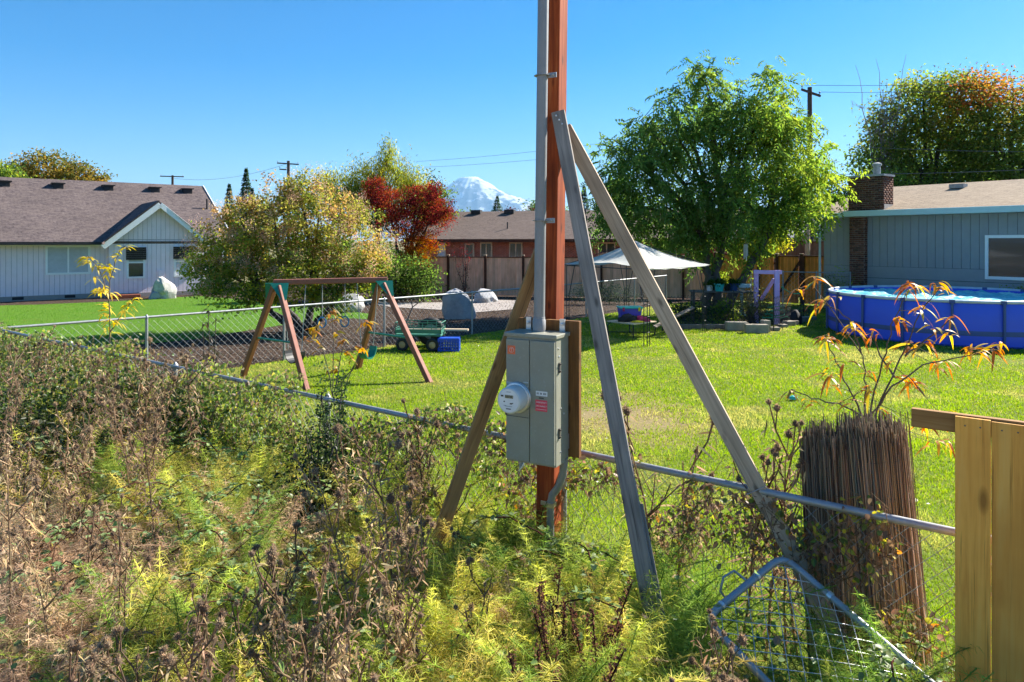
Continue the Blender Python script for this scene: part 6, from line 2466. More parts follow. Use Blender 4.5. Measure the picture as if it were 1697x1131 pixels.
def grass_blades(name, n, ymin, ymax, poly, cols, hgt, seed, label, wts=None, bare=None, z=0.0, power=1.0):
    rng = np.random.default_rng(seed)
    # denser near the camera
    u = rng.random(n)
    y = ymin * (ymax / ymin) ** (u ** power)
    x = (rng.uniform(-60, 1760, n) - HX) / F * y
    P = np.stack([x, y, np.full(n, z)], 1)
    P = P[poly_mask(P, poly)]
    if bare is not None:
        d = bare(P)
        P = P[rng.random(len(P)) > d]
    m = len(P)
    clump = np.array([noise.noise((p[0] * .8, p[1] * .8, 0)) + .6 * noise.noise((p[0] * 3.1, p[1] * 3.1, 5)) for p in P])
    k = P[:, 1] / ymin
    h = hgt * rng.uniform(.5, 1.35, m) * (1 + .5 * clump)
    w = .0021 * np.clip(k, 1, 4.5) * rng.uniform(.8, 1.4, m)
    lean = rng.normal(0, .6, (m, 3))
    lean[:, 2] = 1
    tip = P + unit(lean) * h[:, None]
    ang = rng.random(m) * np.pi
    s = np.stack([np.cos(ang), np.sin(ang), np.zeros(m)], 1) * w[:, None]
    V = np.stack([P - s, P + s, tip], 1).reshape(-1, 3)
    T = np.arange(3 * m).reshape(-1, 3)
    c = pick_cols(m, cols, .2, rng, wts) * (1 + .25 * clump[:, None])
    dryp = np.array([noise.noise((p[0] * .45, p[1] * .45, 12)) + .7 * noise.noise((p[0] * 1.7, p[1] * 1.7, 22)) for p in P])
    dryp = np.clip(dryp * 1.6 - .15 + rng.normal(0, .15, m), 0, .75)[:, None]
    c = c * (1 - dryp) + np.array([.40, .35, .13]) * c.mean(1, keepdims=True) / .19 * dryp
    o = np_mesh(name, V, T, vcol(np.clip(c, .003, .9), 3), 'grass')
    return tag(o, label, 'grass', kind='stuff')


LAWN_POLY = [(-8.6, 11.75), (6.5, fence_y(6.5)), (30, -3), (34, 30), (9.3, 32), (6.5, 30), (4.75, 27.6), (0.4, 21.9)]
bp = gnd(1050, 690)


def bare(P):
    d = np.hypot((P[:, 0] - bp.x) / .85, (P[:, 1] - bp.y) / 1.4)
    nz = np.array([noise.noise((p[0] * 1.6, p[1] * 1.6, 9)) for p in P])
    nz2 = np.array([noise.noise((p[0] * .5, p[1] * .5, 19)) for p in P])
    return np.clip(1.0 - d + nz * .9, 0, .8) + np.clip(nz2 * 1.2 - .35, 0, .45)


GL = [(.225, .325, .030), (.28, .365, .042), (.175, .27, .026), (.40, .37, .11)]
grass_blades('lawn_grass', 620000, 4.2, 31, LAWN_POLY, GL, .042, 1, 'bright sunlit green grass of the back lawn', [.38, .3, .24, .08], bare, power=.8)
grass_blades('neighbour_grass', 120000, 13, 36, [tuple(p) for p in NLAWN], [(.085, .215, .02), (.11, .255, .026), (.07, .18, .018)], .05, 2, 'trimmed deep green grass of the neighbouring lawn', z=.006)
# bark chips on the bed
rng = np.random.default_rng(3)
n = 26000
y = rng.uniform(13, 34, n)
x = (rng.uniform(180, 960, n) - HX) / F * y
P = np.stack([x, y, np.full(n, .012)], 1)
P = P[poly_mask(P, [(-8.6, 11.75), (0.4, 21.9), (4.75, 27.6), (9.3, 32.6), (-4.7, 35.6), (-14, 36), (-20, 20)]) & ~poly_mask(P, NLAWN) & (np.hypot(P[:, 0], 0) < 30)]
m = len(P)
V, T = kites(P + rng.normal(0, .01, (m, 3)) * [0, 0, 1], rng.normal(0, 1, (m, 3)) * [1, 1, .25], rng.normal(0, .4, (m, 3)) + [0, 0, 1], rng.uniform(.04, .10, m), rng.uniform(.02, .04, m), .1, .05)
tag(np_mesh('bark_chips', V, T, vcol(pick_cols(m, [(.10, .07, .05), (.065, .045, .034), (.15, .105, .075), (.045, .033, .027)], .2, rng), 4), 'dry'), 'brown bark chips covering the bed beyond the wire fence', 'bark chips', kind='stuff')
# daisies and litter leaves in the lawn
n = 900
y = 5.5 * (22 / 5.5) ** rng.random(n)
x = (rng.uniform(600, 1700, n) - HX) / F * y
P = np.stack([x, y, np.full(n, .055)], 1)
nzv = np.array([noise.noise((p[0] * .7, p[1] * .7, 31)) for p in P])
P = P[poly_mask(P, LAWN_POLY) & (nzv > .05)]
m = len(P)
V, T = kites(P, rng.normal(0, 1, (m, 3)) * [1, 1, .2], rng.normal(0, .3, (m, 3)) + [0, 0, 1], rng.uniform(.025, .045, m), rng.uniform(.025, .04, m), .05, .05)
tag(np_mesh('lawn_flowers', V, T, vcol(pick_cols(m, [(.7, .7, .62), (.5, .36, .16), (.45, .30, .12)], .1, rng), 4), 'leaf'), 'tiny white flowers scattered in the back lawn', 'flowers', kind='stuff')
tt = thing('lawn_toy', 'small teal plastic toy lying on the lawn', 'toy', gnd(1314, 663))
blob('body', 'plastic_teal', tt, gnd(1314, 664) + Vector((0, 0, .02)), (.16, .1, .06), 3)


# ------------------------------------------------------------------ weeds: builders
def horsetail_mesh(name, seed, pal, stems=9, hmin=.35, hmax=.62, spread=.10, dry=False):
    rng = np.random.default_rng(seed)
    Ps, Ds, Ls, Ws, Bs, Cs = [], [], [], [], [], []
    S0, S1, SC_ = [], [], []
    for s in range(stems):
        h = rng.uniform(hmin, hmax)
        b = np.array([rng.normal(0, spread), rng.normal(0, spread), -.03])
        ln = np.array([rng.normal(0, .22), rng.normal(0, .22), 0]) + b * [1.2, 1.2, 0]
        pt = lambda t: b + np.array([0, 0, h]) * t + ln * t ** 1.8 - np.array([0, 0, .16 * h]) * t ** 3 * np.linalg.norm(ln) * 2
        ts = np.linspace(0, 1, 9)
        for a, c in zip(ts[:-1], ts[1:]):
            S0.append(pt(a)); S1.append(pt(c))
        col = np.array(pal[rng.integers(len(pal))]) * rng.uniform(.8, 1.2)
        SC_.append(col * .8)
        nw = int(h / .028)
        for w in range(3, nw):
            t = w / nw
            k = 12
            th = rng.random() * 6 + np.arange(k) * 2 * np.pi / k
            L = (.18 * (1 - t) ** .7 + .05) * rng.uniform(.6, 1.25, k)
            up = .35 + .5 * t
            D = np.stack([np.cos(th), np.sin(th), np.full(k, up)], 1) + rng.normal(0, .15, (k, 3))
            Ps.append(np.tile(pt(t), (k, 1))); Ds.append(D); Ls.append(L); Ws.append(np.full(k, .0028))
            Bs.append(np.stack([np.zeros(k), np.zeros(k), -L * (1.05 if not dry else 1.3)], 1) * rng.uniform(.5, 1.3, (k, 1)))
            Cs.append(np.tile(col, (k, 1)) * rng.uniform(.75, 1.3, (k, 1)))
    P, D, L, W, B, Cc = [np.concatenate(a) for a in (Ps, Ds, Ls, Ws, Bs, Cs)]
    V, Q = ribbons(P, D, L, W, B, 2, 'blade', rng=rng)
    V2, Q2 = segs(np.array(S0), np.array(S1), .0028, .0024, 3)
    c2 = np.repeat(np.repeat(np.array(SC_), 8, 0), 6, 0)
    return np_mesh(name, np.concatenate([V, V2]), np.concatenate([Q, Q2 + len(V)]), np.concatenate([vcol(Cc, 6), c2]), 'horsetail' if not dry else 'dry', link_it=False)


YG = [(.55, .56, .12), (.64, .61, .14), (.42, .49, .10), (.70, .60, .17)]
GG = [(.29, .40, .085), (.38, .46, .095), (.22, .32, .07)]
RU = [(.54, .37, .25), (.45, .30, .20), (.60, .45, .31), (.40, .29, .17)]
HT = {'yellow': [horsetail_mesh('horsetail_yellow', 100 + i, YG, 10) for i in range(4)],
      'green': [horsetail_mesh('horsetail_green', 110 + i, GG, 9) for i in range(4)],
      'rust': [horsetail_mesh('horsetail_rust', 120 + i, RU, 11, .3, .5, .12, True) for i in range(4)]}


def head_mesh(name, seed, r=.02):
    rng = np.random.default_rng(seed)
    bm = bmesh.new()
    bmesh.ops.create_icosphere(bm, subdivisions=2, radius=r)
    Vc = np.array([tuple(v.co) for v in bm.verts]) * [1, 1, 1.15]
    Vc *= (1 + rng.normal(0, .08, (len(Vc), 1)))
    Tc = np.array([[v.index for v in f.verts] for f in bm.faces])
    bm.free()
    n = 90
    d = rnd_dirs(n, rng)
    V, T = kites(d * r * .8, d + rng.normal(0, .25, (n, 3)) + [0, 0, .25], rnd_dirs(n, rng), rng.uniform(.6, 1.25, n) * r * 1.1, np.full(n, r * .16), .1, .2)
    # dry tuft on top
    m = 26
    d2 = rng.normal(0, .45, (m, 3)) + [0, 0, 1]
    V2, T2 = kites(np.tile([0, 0, r * .7], (m, 1)), d2, rnd_dirs(m, rng), rng.uniform(.9, 1.6, m) * r, np.full(m, r * .14), .1, .2)
    c = np.concatenate([np.tile((.19, .14, .10), (len(Vc), 1)), vcol(pick_cols(n, [(.40, .29, .19), (.27, .19, .13), (.52, .39, .26)], .2, rng), 4), vcol(pick_cols(m, [(.46, .34, .22), (.34, .24, .16)], .2, rng), 4)])
    return np_mesh(name, np.concatenate([Vc, V, V2]), np.concatenate([Tc, T + len(Vc), T2 + len(Vc) + len(V)]), c, 'dry', link_it=False)


HEADS = [head_mesh('seed_head', 200 + i, rr_) for i, rr_ in enumerate((.010, .012, .015, .011))]


def thistle_proto(seed, h=1.0, nb=6, leaves=46):
    """dead thistle: stalk, crumpled leaves, separate seed heads"""
    rng = np.random.default_rng(seed)
    root = bpy.data.objects.new('dead_thistle', None)
    root.empty_display_size = .1
    COL.objects.link(root)
    S0, S1, r0, r1 = [], [], [], []
    ln = rng.normal(0, .10, 2)
    pt = lambda t: np.array([ln[0] * t ** 1.5, ln[1] * t ** 1.5, h * t - .03])
    ts = np.linspace(0, 1, 9)
    pts = [pt(t) + rng.normal(0, .006, 3) for t in ts]
    for i in range(8):
        S0.append(pts[i]); S1.append(pts[i + 1]); r0.append(.0065 * (1 - .6 * ts[i])); r1.append(.0065 * (1 - .6 * ts[i + 1]))
    tips = [(pts[-1], np.array([ln[0], ln[1], 1.]))]
    nodes = list(pts[1:])
    for b in range(nb):
        t = rng.uniform(.45, .95)
        a = pt(t)
        th = rng.random() * 6.28
        L = rng.uniform(.12, .30) * (1.25 - t * .5)
        d = np.array([math.cos(th) * .6, math.sin(th) * .6, 1.])
        d /= np.linalg.norm(d)
        m = a + d * L * .5 + np.array([math.cos(th), math.sin(th), 0]) * .02
        e = a + d * L
        for (p, q, ra, rb) in ((a, m, .004, .0034), (m, e, .0034, .0026)):
            S0.append(p); S1.append(q); r0.append(ra); r1.append(rb)
        tips.append((e, d))
        nodes += [m, e]
        if rng.random() < .5:
            e2 = m + d * .06 + np.array([rng.normal(0, .05), rng.normal(0, .05), .04])
            S0.append(m); S1.append(e2); r0.append(.003); r1.append(.002)
            tips.append((e2, d))
    V, Q = segs(np.array(S0), np.array(S1), np.array(r0), np.array(r1), 5)
    sc = pick_cols(len(S0), [(.22, .15, .10), (.28, .20, .13), (.17, .12, .08)], .15, rng)
    np_mesh('stalk', V, Q, vcol(sc, 10), 'dry', root)
    nodes = np.array(nodes)
    n = leaves * 5
    k = rng.integers(len(nodes), size=n)
    P = nodes[k] * rng.uniform(.55, 1.0, (n, 1)) + rng.normal(0, .01, (n, 3))
    D = rng.normal(0, 1, (n, 3)) * [1, 1, .4] + [0, 0, -.35]
    L = rng.uniform(.016, .048, n)
    V, Q = ribbons(P, D, L, rng.uniform(.005, .013, n), np.stack([rng.normal(0, .02, n), rng.normal(0, .02, n), -L * rng.uniform(.3, 1.1, n)], 1), 3, 'leaf', rng=rng)
    np_mesh('dry_leaves', V, Q, vcol(pick_cols(n, [(.40, .28, .17), (.29, .20, .125), (.50, .37, .23), (.20, .14, .095)], .25, rng), 8), 'dry', root)
    for i, (e, d) in enumerate(tips[:5]):
        o = link('seed_head', HEADS[rng.integers(4)], None, root, tuple(e))
        o.rotation_euler = (rng.normal(0, .35), rng.normal(0, .35), rng.random() * 6)
        s = rng.uniform(.75, 1.25)
        o.scale = (s, s, s * rng.uniform(.85, 1.2))
    return root, h


def compound_leaf(P, D, size, rng, k=3):
    """bramble leaf: three or five broad leaflets on a stalk"""
    outP, outD, outL, outW = [], [], [], []
    for p, d, s in zip(P, D, size):
        d = d / np.linalg.norm(d)
        sd = np.cross(d, [0, 0, 1.])
        sd /= max(np.linalg.norm(sd), 1e-6)
        b = p + d * s * .5
        for a, l in ((0, 1.0), (1.05, .82), (-1.05, .82)) + (((1.9, .6), (-1.9, .6)) if k == 5 else ()):
            outP.append(b)
            outD.append(d * math.cos(a) + sd * math.sin(a) + rng.normal(0, .12, 3) + [0, 0, -.1])
            outL.append(s * l)
            outW.append(s * l * .72)
    return np.array(outP), np.array(outD), np.array(outL), np.array(outW)


def oval_leaves(P, D, N, L, W, fold=.12, curl=.12):
    """broader leaves with six-sided outline folded on the midrib"""
    D = unit(D)
    S = unit(np.cross(D, N))
    N = np.cross(S, D)
    l, w = L[:, None], W[:, None]
    pts = [P, P + D * l * .28 + S * w * .46 + N * w * fold, P + D * l * .66 + S * w * .40 + N * w * fold - N * l * curl * .4, P + D * l - N * l * curl,
           P + D * l * .66 - S * w * .40 + N * w * fold - N * l * curl * .4, P + D * l * .28 - S * w * .46 + N * w * fold, P + D * l * .5 - N * l * curl * .15]
    V = np.stack(pts, 1).reshape(-1, 3)
    i = (np.arange(len(P)) * 7)[:, None]
    T = np.concatenate([i + np.array(t) for t in ([0, 1, 6], [1, 2, 6], [2, 3, 6], [3, 4, 6], [4, 5, 6], [5, 0, 6])], 1).reshape(-1, 3)
    return V, T


def bramble_proto(seed, L=.9, n=15, size=.055, cane=True):
    rng = np.random.default_rng(seed)
    root = bpy.data.objects.new('bramble_cane', None)
    root.empty_display_size = .1
    COL.objects.link(root)
    az = 0.0
    pt = lambda t: np.array([L * t, .08 * math.sin(t * 4), .15 + .55 * L * math.sin(math.pi * (.18 + .72 * t)) - .0])
    ts = np.linspace(-.25, 1, 12)
    pts = [pt(t) + rng.normal(0, .008, 3) for t in ts]
    pts[0][2] = -.05
    V, Q = segs(np.array(pts[:-1]), np.array(pts[1:]), np.linspace(.0055, .003, 11), np.linspace(.0053, .0025, 11), 5)
    np_mesh('cane', V, Q, vcol(pick_cols(11, [(.12, .045, .04), (.10, .06, .04)], .1, rng), 10), 'dry', root)
    tt_ = rng.uniform(.0, 1, n)
    P = np.array([pt(t) for t in tt_])
    D = rng.normal(0, 1, (n, 3)) * [1, 1, .3] + [0, 0, .25]
    a, b, c, d = compound_leaf(P, D, rng.uniform(.7, 1.3, n) * size, rng, 3)
    N = rng.normal(0, .35, (len(a), 3)) + [0, 0, 1]
    V, T = oval_leaves(a, b, N, c, d)
    cols = pick_cols(len(a), [(.20, .28, .11), (.27, .35, .15), (.15, .23, .08), (.34, .39, .17), (.40, .36, .08)], .15, rng, [.3, .3, .25, .1, .05])
    np_mesh('leaves', V, T, vcol(cols, 7), 'leaf_big', root)
    return root


def dock_proto(seed, h=.8):
    rng = np.random.default_rng(seed)
    root = bpy.data.objects.new('dead_dock', None)
    root.empty_display_size = .1
    COL.objects.link(root)
    S0, S1 = [], []
    for s in range(rng.integers(3, 5)):
        P = []
        ln = rng.normal(0, .10, 2)
        hh = h * rng.uniform(.65, 1.0)
        pts = [np.array([ln[0] * t, ln[1] * t, hh * t - .03]) for t in np.linspace(0, 1, 8)]
        S0 += pts[:-1]
        S1 += pts[1:]
        for i in range(150):
            t = rng.uniform(.42, 1.0)
            P.append(np.array([ln[0] * t, ln[1] * t, hh * t]) + rng.normal(0, .011 * (1.3 - t * .6), 3))
        P = np.array(P)
        n = len(P)
        V, T = kites(P, rnd_dirs(n, rng) + [0, 0, .4], rnd_dirs(n, rng), rng.uniform(.010, .020, n), rng.uniform(.008, .014, n))
        np_mesh('seed_spike', V, T, vcol(pick_cols(n, [(.085, .042, .032), (.13, .06, .045), (.055, .032, .028), (.2, .10, .065)], .2, rng), 4), 'dry', root)['kind'] = 'stuff'
    V, Q = segs(np.array(S0), np.array(S1), .004, .003, 5)
    np_mesh('stalk', V, Q, np.tile((.06, .03, .025), (len(V), 1)), 'dry', root)
    return root


# ------------------------------------------------------------------ weeds: planting
rnd = random.Random(99)


def spot(px, py, top):
    """where a plant of that height stands if its top shows at this place"""
    z = .28
    D = F * (H - z - top) / (py - HY)
    p = at(px, py, D)
    return Vector((p.x, p.y, weed_z(p.x, p.y)))


def in_gap(p):
    """trampled spots: before the foot of the grey brace and under the gate panel"""
    px = HX + p.x / p.y * F
    return (1015 < px < 1135 and p.y < 3.95) or (1190 < px < 1400 and p.y < 3.7)


def camera_side(p, margin=.05):
    return p.y < fence_y(p.x) - margin


protos = [thistle_proto(300 + i, h) for i, h in enumerate((.95, 1.05, .85, 1.1, .75, 1.0, .9))]
used = set()


def place_proto(pl_, idx, loc, label, cat, group, s=1.0, tilt=.08):
    o = pl_[idx]
    o = o[0] if isinstance(o, tuple) else o
    key = (o.name_full)
    if key not in used:
        used.add(key)
        c = o
    else:
        c = dup(o)
    c.location = loc
    c.rotation_euler = (rnd.gauss(0, tilt), rnd.gauss(0, tilt), rnd.uniform(0, 6.28))
    c.scale = (s, s, s)
    return tag(c, label, cat, group)


TH = [((0, 340), (790, 1090), 13, .75, 1.05, 'dead brown thistle among the rusty weeds at the lower left corner'),
      ((330, 570), (850, 1100), 12, .8, 1.05, 'dead thistle with dark heads in front of the pale bramble leaves'),
      ((570, 725), (700, 890), 13, .9, 1.15, 'tall dead thistle against the wire fence left of the brown brace'),
      ((170, 330), (590, 720), 18, .8, 1.15, 'dead brown stalk in the thicket below the yellow sapling'),
      ((0, 175), (555, 770), 20, .8, 1.2, 'dead brown stalk in the dense thicket at the left edge'),
      ((660, 780), (840, 1000), 6, .7, .95, 'dead thistle below the foot of the brown brace'),
      ((1120, 1240), (1015, 1110), 6, .75, .95, 'dead thistle with bristly tan heads beside the gate panel'),
      ((0, 330), (548, 600), 14, 1.0, 1.3, 'tall dry stalk standing out of the top of the thicket')]
for (xr, yr, n, h0, h1, lab) in TH:
    k = 0
    tries = 0
    while k < n and tries < 400:
        tries += 1
        i = rnd.randrange(len(protos))
        s = rnd.uniform(h0, h1)
        hgt = protos[i][1] * s
        p = spot(rnd.uniform(*xr), rnd.uniform(*yr), hgt)
        if p.y < 1.9 or not camera_side(p, -.25 if yr[0] < 760 else .1):
            continue
        place_proto(protos, i, p, lab, 'thistle', lab, s)
        k += 1
# single stalks standing at the fence beside the grey brace
for (px, py, lab) in ((1093, 672, 'dead thistle rising above the rail between the two leaning braces, taller one'), (1118, 725, 'dead thistle at the rail between the two leaning braces, shorter one'), (1268, 690, 'lone dead thistle right of the tan brace foot'), (1300, 705, 'dry seeded stalk just left of the darker reed roll'), (1322, 740, 'shorter dry stalk touching the darker reed roll'), (1232, 745, 'dead thistle close to the tan brace at the rail'), (705, 668, 'dead thistle whose heads show against the lawn above the rail'), (742, 720, 'dead thistle beside the brown brace at the rail')):
    i = rnd.randrange(len(protos))
    s = 1.2
    D = (4.32 if px > 1200 else 4.5) if px > 1000 else 5.15
    p = at(px, py, D)
    s = (p.z - .15) / protos[i][1]
    place_proto(protos, i, Vector((p.x, p.y, .15)), lab, 'thistle', 'single dead thistles at the rail', s, .04)

HZ = [('yellow', (330, 560), (660, 770), 16, 'yellow-green horsetail clump beside the vine-covered fence'),
      ('yellow', (560, 800), (770, 900), 22, 'yellow-green horsetail clump between the thistles and the pole'),
      ('green', (720, 960), (800, 900), 16, 'green horsetail clump round the foot of the orange pole'),
      ('yellow', (560, 930), (860, 1120), 48, 'bright yellow horsetail clump in the front of the weeds'),
      ('yellow', (880, 1010), (880, 1110), 12, 'yellow horsetail clump left of the grey brace foot'),
      ('green', (930, 1030), (870, 1110), 12, 'fine green horsetail clump near the foot of the grey brace'),
      ('green', (1000, 1230), (850, 990), 13, 'green horsetail clump in front of the open wire fence'),
      ('yellow', (90, 330), (680, 770), 10, 'golden horsetail clump in the hollow below the thicket'),
      ('green', (1400, 1545), (930, 1100), 9, 'green horsetail clump at the foot of the reed rolls'),
      ('yellow', (180, 520), (940, 1120), 16, 'yellow horsetail clump low among the dead thistles'),
      ('rust', (0, 330), (760, 1010), 40, 'rust-brown dried horsetail clump at the left of the weeds'),
      ('rust', (300, 470), (790, 930), 12, 'rust-brown dried horsetail clump beside the bramble leaves'),
      ('rust', (0, 300), (960, 1130), 18, 'rust-brown dried horsetail clump along the bottom left'),
      ('rust', (740, 1010), (900, 1100), 8, 'tan dried horsetail clump among the yellow ones'),
      ('green', (0, 420), (720, 1080), 28, 'green horsetail clump poking through the rusty weeds')]
for (kind, xr, yr, n, lab) in HZ:
    k = tries = 0
    cens = [(rnd.uniform(*xr), rnd.uniform(*yr)) for _ in range(max(3, n // 6))]
    while k < n and tries < 400:
        tries += 1
        s = rnd.uniform(.8, 1.25)
        cx_, cy_ = rnd.choice(cens)
        p = spot(rnd.gauss(cx_, 26), max(yr[0] - 5, rnd.gauss(cy_, 20)), .45 * s)
        if p.y < 1.8 or not camera_side(p, .12) or in_gap(p):
            continue
        me = HT[kind][rnd.randrange(4)]
        o = link('horsetail_clump', me, None, None, p, (rnd.gauss(0, .08), rnd.gauss(0, .08), rnd.uniform(0, 6.28)), (s, s, s))
        tag(o, lab, 'horsetail', lab)
        k += 1

brp = [bramble_proto(400 + i, l, n_, sz) for i, (l, n_, sz) in enumerate(((.55, 18, .046), (.7, 22, .042), (.45, 15, .05), (.6, 20, .04)))]
BZ_ = [((330, 450), (745, 800), 17, 'pale-leaved bramble cane below the horsetail by the fence'), ((0, 330), (790, 1010), 15, 'bramble cane creeping over the rusty weeds at the lower left'), ((430, 640), (810, 980), 12, 'bramble cane between the dead thistles left of the pole'), ((640, 860), (860, 1000), 7, 'bramble cane in the horsetail left of the pole foot'), ((270, 430), (810, 1000), 20, 'bramble cane with pale leaves among the dead thistles'),
       ((550, 650), (1020, 1110), 3, 'bramble cane at the bottom beside the yellow horsetail'), ((850, 1000), (905, 970), 5, 'bramble cane with broad leaves below the pole foot'),
       ((0, 170), (620, 780), 9, 'bramble cane in the thicket at the left edge'), ((20, 160), (850, 960), 4, 'red-stemmed bramble cane over the rusty weeds'), ((200, 330), (620, 720), 7, 'bramble cane in the dark hollow of the thicket'),
       ((1390, 1480), (1060, 1115), 2, 'bramble cane at the bottom beside the gate panel'), ((760, 900), (1060, 1120), 2, 'low bramble cane at the bottom of the yellow horsetail')]
for (xr, yr, n, lab) in BZ_:
    k = tries = 0
    while k < n and tries < 400:
        tries += 1
        p = spot(rnd.uniform(*xr), rnd.uniform(*yr), .38)
        if p.y < 2.0 or not camera_side(p, .1) or in_gap(p):
            continue
        place_proto(brp, rnd.randrange(4), p, lab, 'bramble', lab, rnd.uniform(.75, 1.1), .1)
        k += 1
dkp = [dock_proto(500 + i, h) for i, h in enumerate((.75, .65, .85))]
for (px, py) in ((905, 985), (925, 1010), (950, 1000), (985, 1000), (1000, 1025), (968, 985), (915, 1060), (1015, 1060)):
    i = rnd.randrange(3)
    place_proto(dkp, i, spot(px, py, .68), 'dead dock with dark reddish seed spikes below the grey brace', 'dock', 'dead docks', rnd.uniform(.9, 1.1), .06)
# prototypes that found no place would float at the origin
for lst in (protos, brp, dkp):
    for o in lst:
        o = o[0] if isinstance(o, tuple) else o
        if 'label' not in o:
            for ch in list(o.children):
                bpy.data.objects.remove(ch)
            bpy.data.objects.remove(o)

# undergrowth that fills between the plants
rng = np.random.default_rng(8)
n = 90000
y = 1.7 * (11.5 / 1.7) ** (rng.random(n) ** .9)
px = rng.uniform(-80, 1600, n)
x = (px - HX) / F * y
ok = y < (7.96 - .765 * (x + 3.56)) + .1
P = np.stack([x, y, np.zeros(n)], 1)[ok]
px = px[ok]
P[:, 2] = [weed_z(a, b) for a, b in P[:, :2]]
n = len(P)
f_ = np.clip((px - 250 + rng.normal(0, 90, n)) / 330, 0, 1)
br_ = pick_cols(n, [(.44, .33, .21), (.36, .27, .17), (.54, .43, .28), (.26, .20, .12), (.24, .31, .08), (.32, .38, .10)], .25, rng)
gr_ = pick_cols(n, [(.26, .33, .06), (.40, .42, .08), (.16, .23, .045), (.46, .40, .14), (.36, .27, .15)], .25, rng)
col = br_ * (1 - f_[:, None]) + gr_ * f_[:, None]
D = rng.normal(0, .55, (n, 3))
D[:, 2] = 1
L = rng.uniform(.10, .36, n)
V, Q = ribbons(P, D, L, rng.uniform(.002, .0055, n), np.stack([rng.normal(0, .08, n), rng.normal(0, .08, n), -L * rng.uniform(.05, .6, n)], 1), 3, 'blade', rng=rng)
tag(np_mesh('undergrowth', V, Q, vcol(col, 8), 'dry'), 'tangled dry grass and stems between the tall weeds', 'undergrowth', kind='stuff')
# fallen and small leaves in the undergrowth
n = 8000
y = 1.7 * (11 / 1.7) ** rng.random(n)
px = rng.uniform(-80, 1560, n)
x = (px - HX) / F * y
ok = y < (7.96 - .765 * (x + 3.56)) - .05
P = np.stack([x, y, np.zeros(n)], 1)[ok]
P[:, 2] = [weed_z(a, b) + abs(rng.normal(0, .22)) for a, b in P[:, :2]]
n = len(P)
V, T = oval_leaves(P, rng.normal(0, 1, (n, 3)) * [1, 1, .4], rng.normal(0, .5, (n, 3)) + [0, 0, 1], rng.uniform(.022, .06, n), rng.uniform(.016, .042, n))
tag(np_mesh('ground_leaves', V, T, vcol(pick_cols(n, [(.15, .23, .07), (.26, .35, .14), (.28, .20, .10), (.40, .38, .10), (.48, .26, .09)], .2, rng, [.33, .33, .16, .14, .04]), 7), 'leaf_big'), 'small leaves and leaf litter low between the weeds', 'leaves', kind='stuff')

# vines over the fence
rng = np.random.default_rng(18)


def vine_leaves(n, x0, x1, zlo, zhi, thick, size, pal, w=None, gap=0.0):
    x = rng.uniform(x0, x1, n)
    z = zlo + (zhi - zlo) * rng.random(n) ** .75
    if gap:
        nz = np.array([noise.noise((a * 2.2, b * 2.2, 3.3)) for a, b in zip(x, z)])
        k = nz > gap
        x, z = x[k], z[k]
    n = len(x)
    hump = np.array([noise.noise((a * 1.1, 0, 8.0)) for a in x]) * .30 + np.array([noise.noise((a * 3.7, 0, 2.0)) for a in x]) * .10
    y = 7.96 - .765 * (x + 3.56) + rng.normal(0, thick, n) * (1.2 - z * .35)
    P = np.stack([x, y, z + hump * np.clip((z - .5) * 2, 0, 1.5)], 1)
    D = rng.normal(0, .7, (n, 3)) + [0, -.2, -.5]
    N = rng.normal(0, .6, (n, 3)) + [-.3, -.5, .5]
    V, T = oval_leaves(P, D, N, rng.uniform(.6, 1.4, n) * size, rng.uniform(.5, 1.1, n) * size * .75)
    return V, T, vcol(pick_cols(n, pal, .22, rng, w), 7), P


VG = [(.18, .26, .06), (.27, .35, .08), (.12, .19, .045), (.44, .42, .09), (.34, .25, .15), (.22, .16, .10)]
V, T, c, P1_ = vine_leaves(12500, -8.9, -2.0, .25, 1.24, .2, .05, VG, [.26, .24, .18, .14, .10, .08])
V2, T2, c2, P2_ = vine_leaves(6500, -2.4, -.1, .2, 1.22, .09, .045, VG, [.26, .2, .2, .10, .14, .10], -.12)
V3, T3, c3, P3_ = vine_leaves(3800, -.1, 2.3, .2, 1.28, .05, .042, [(.14, .20, .045), (.48, .46, .07), (.28, .18, .11), (.17, .12, .08), (.5, .24, .07)], [.24, .16, .28, .26, .06], .02)
o = np_mesh('climbing_vines', np.concatenate([V, V2, V3]), np.concatenate([T, T2 + len(V), T3 + len(V) + len(V2)]), np.concatenate([c, c2, c3]), 'leaf_big')
tag(o, 'green and withered vines climbing over the chain-link fence', 'vines', kind='stuff')
allP = np.concatenate([P1_[::5], P2_[::4], P3_[::2]])
k = len(allP)
e = allP + rng.normal(0, .10, (k, 3)) + [0, 0, -.10]
V, Q = segs(allP, e, .0022, .0016, 3)
tag(np_mesh('vine_stems', V, Q, vcol(pick_cols(k, [(.26, .18, .12), (.19, .14, .095), (.34, .25, .16)], .2, rng), 6), 'dry'), 'thin dry vine stems twined through the fence wire', 'vines', kind='stuff')

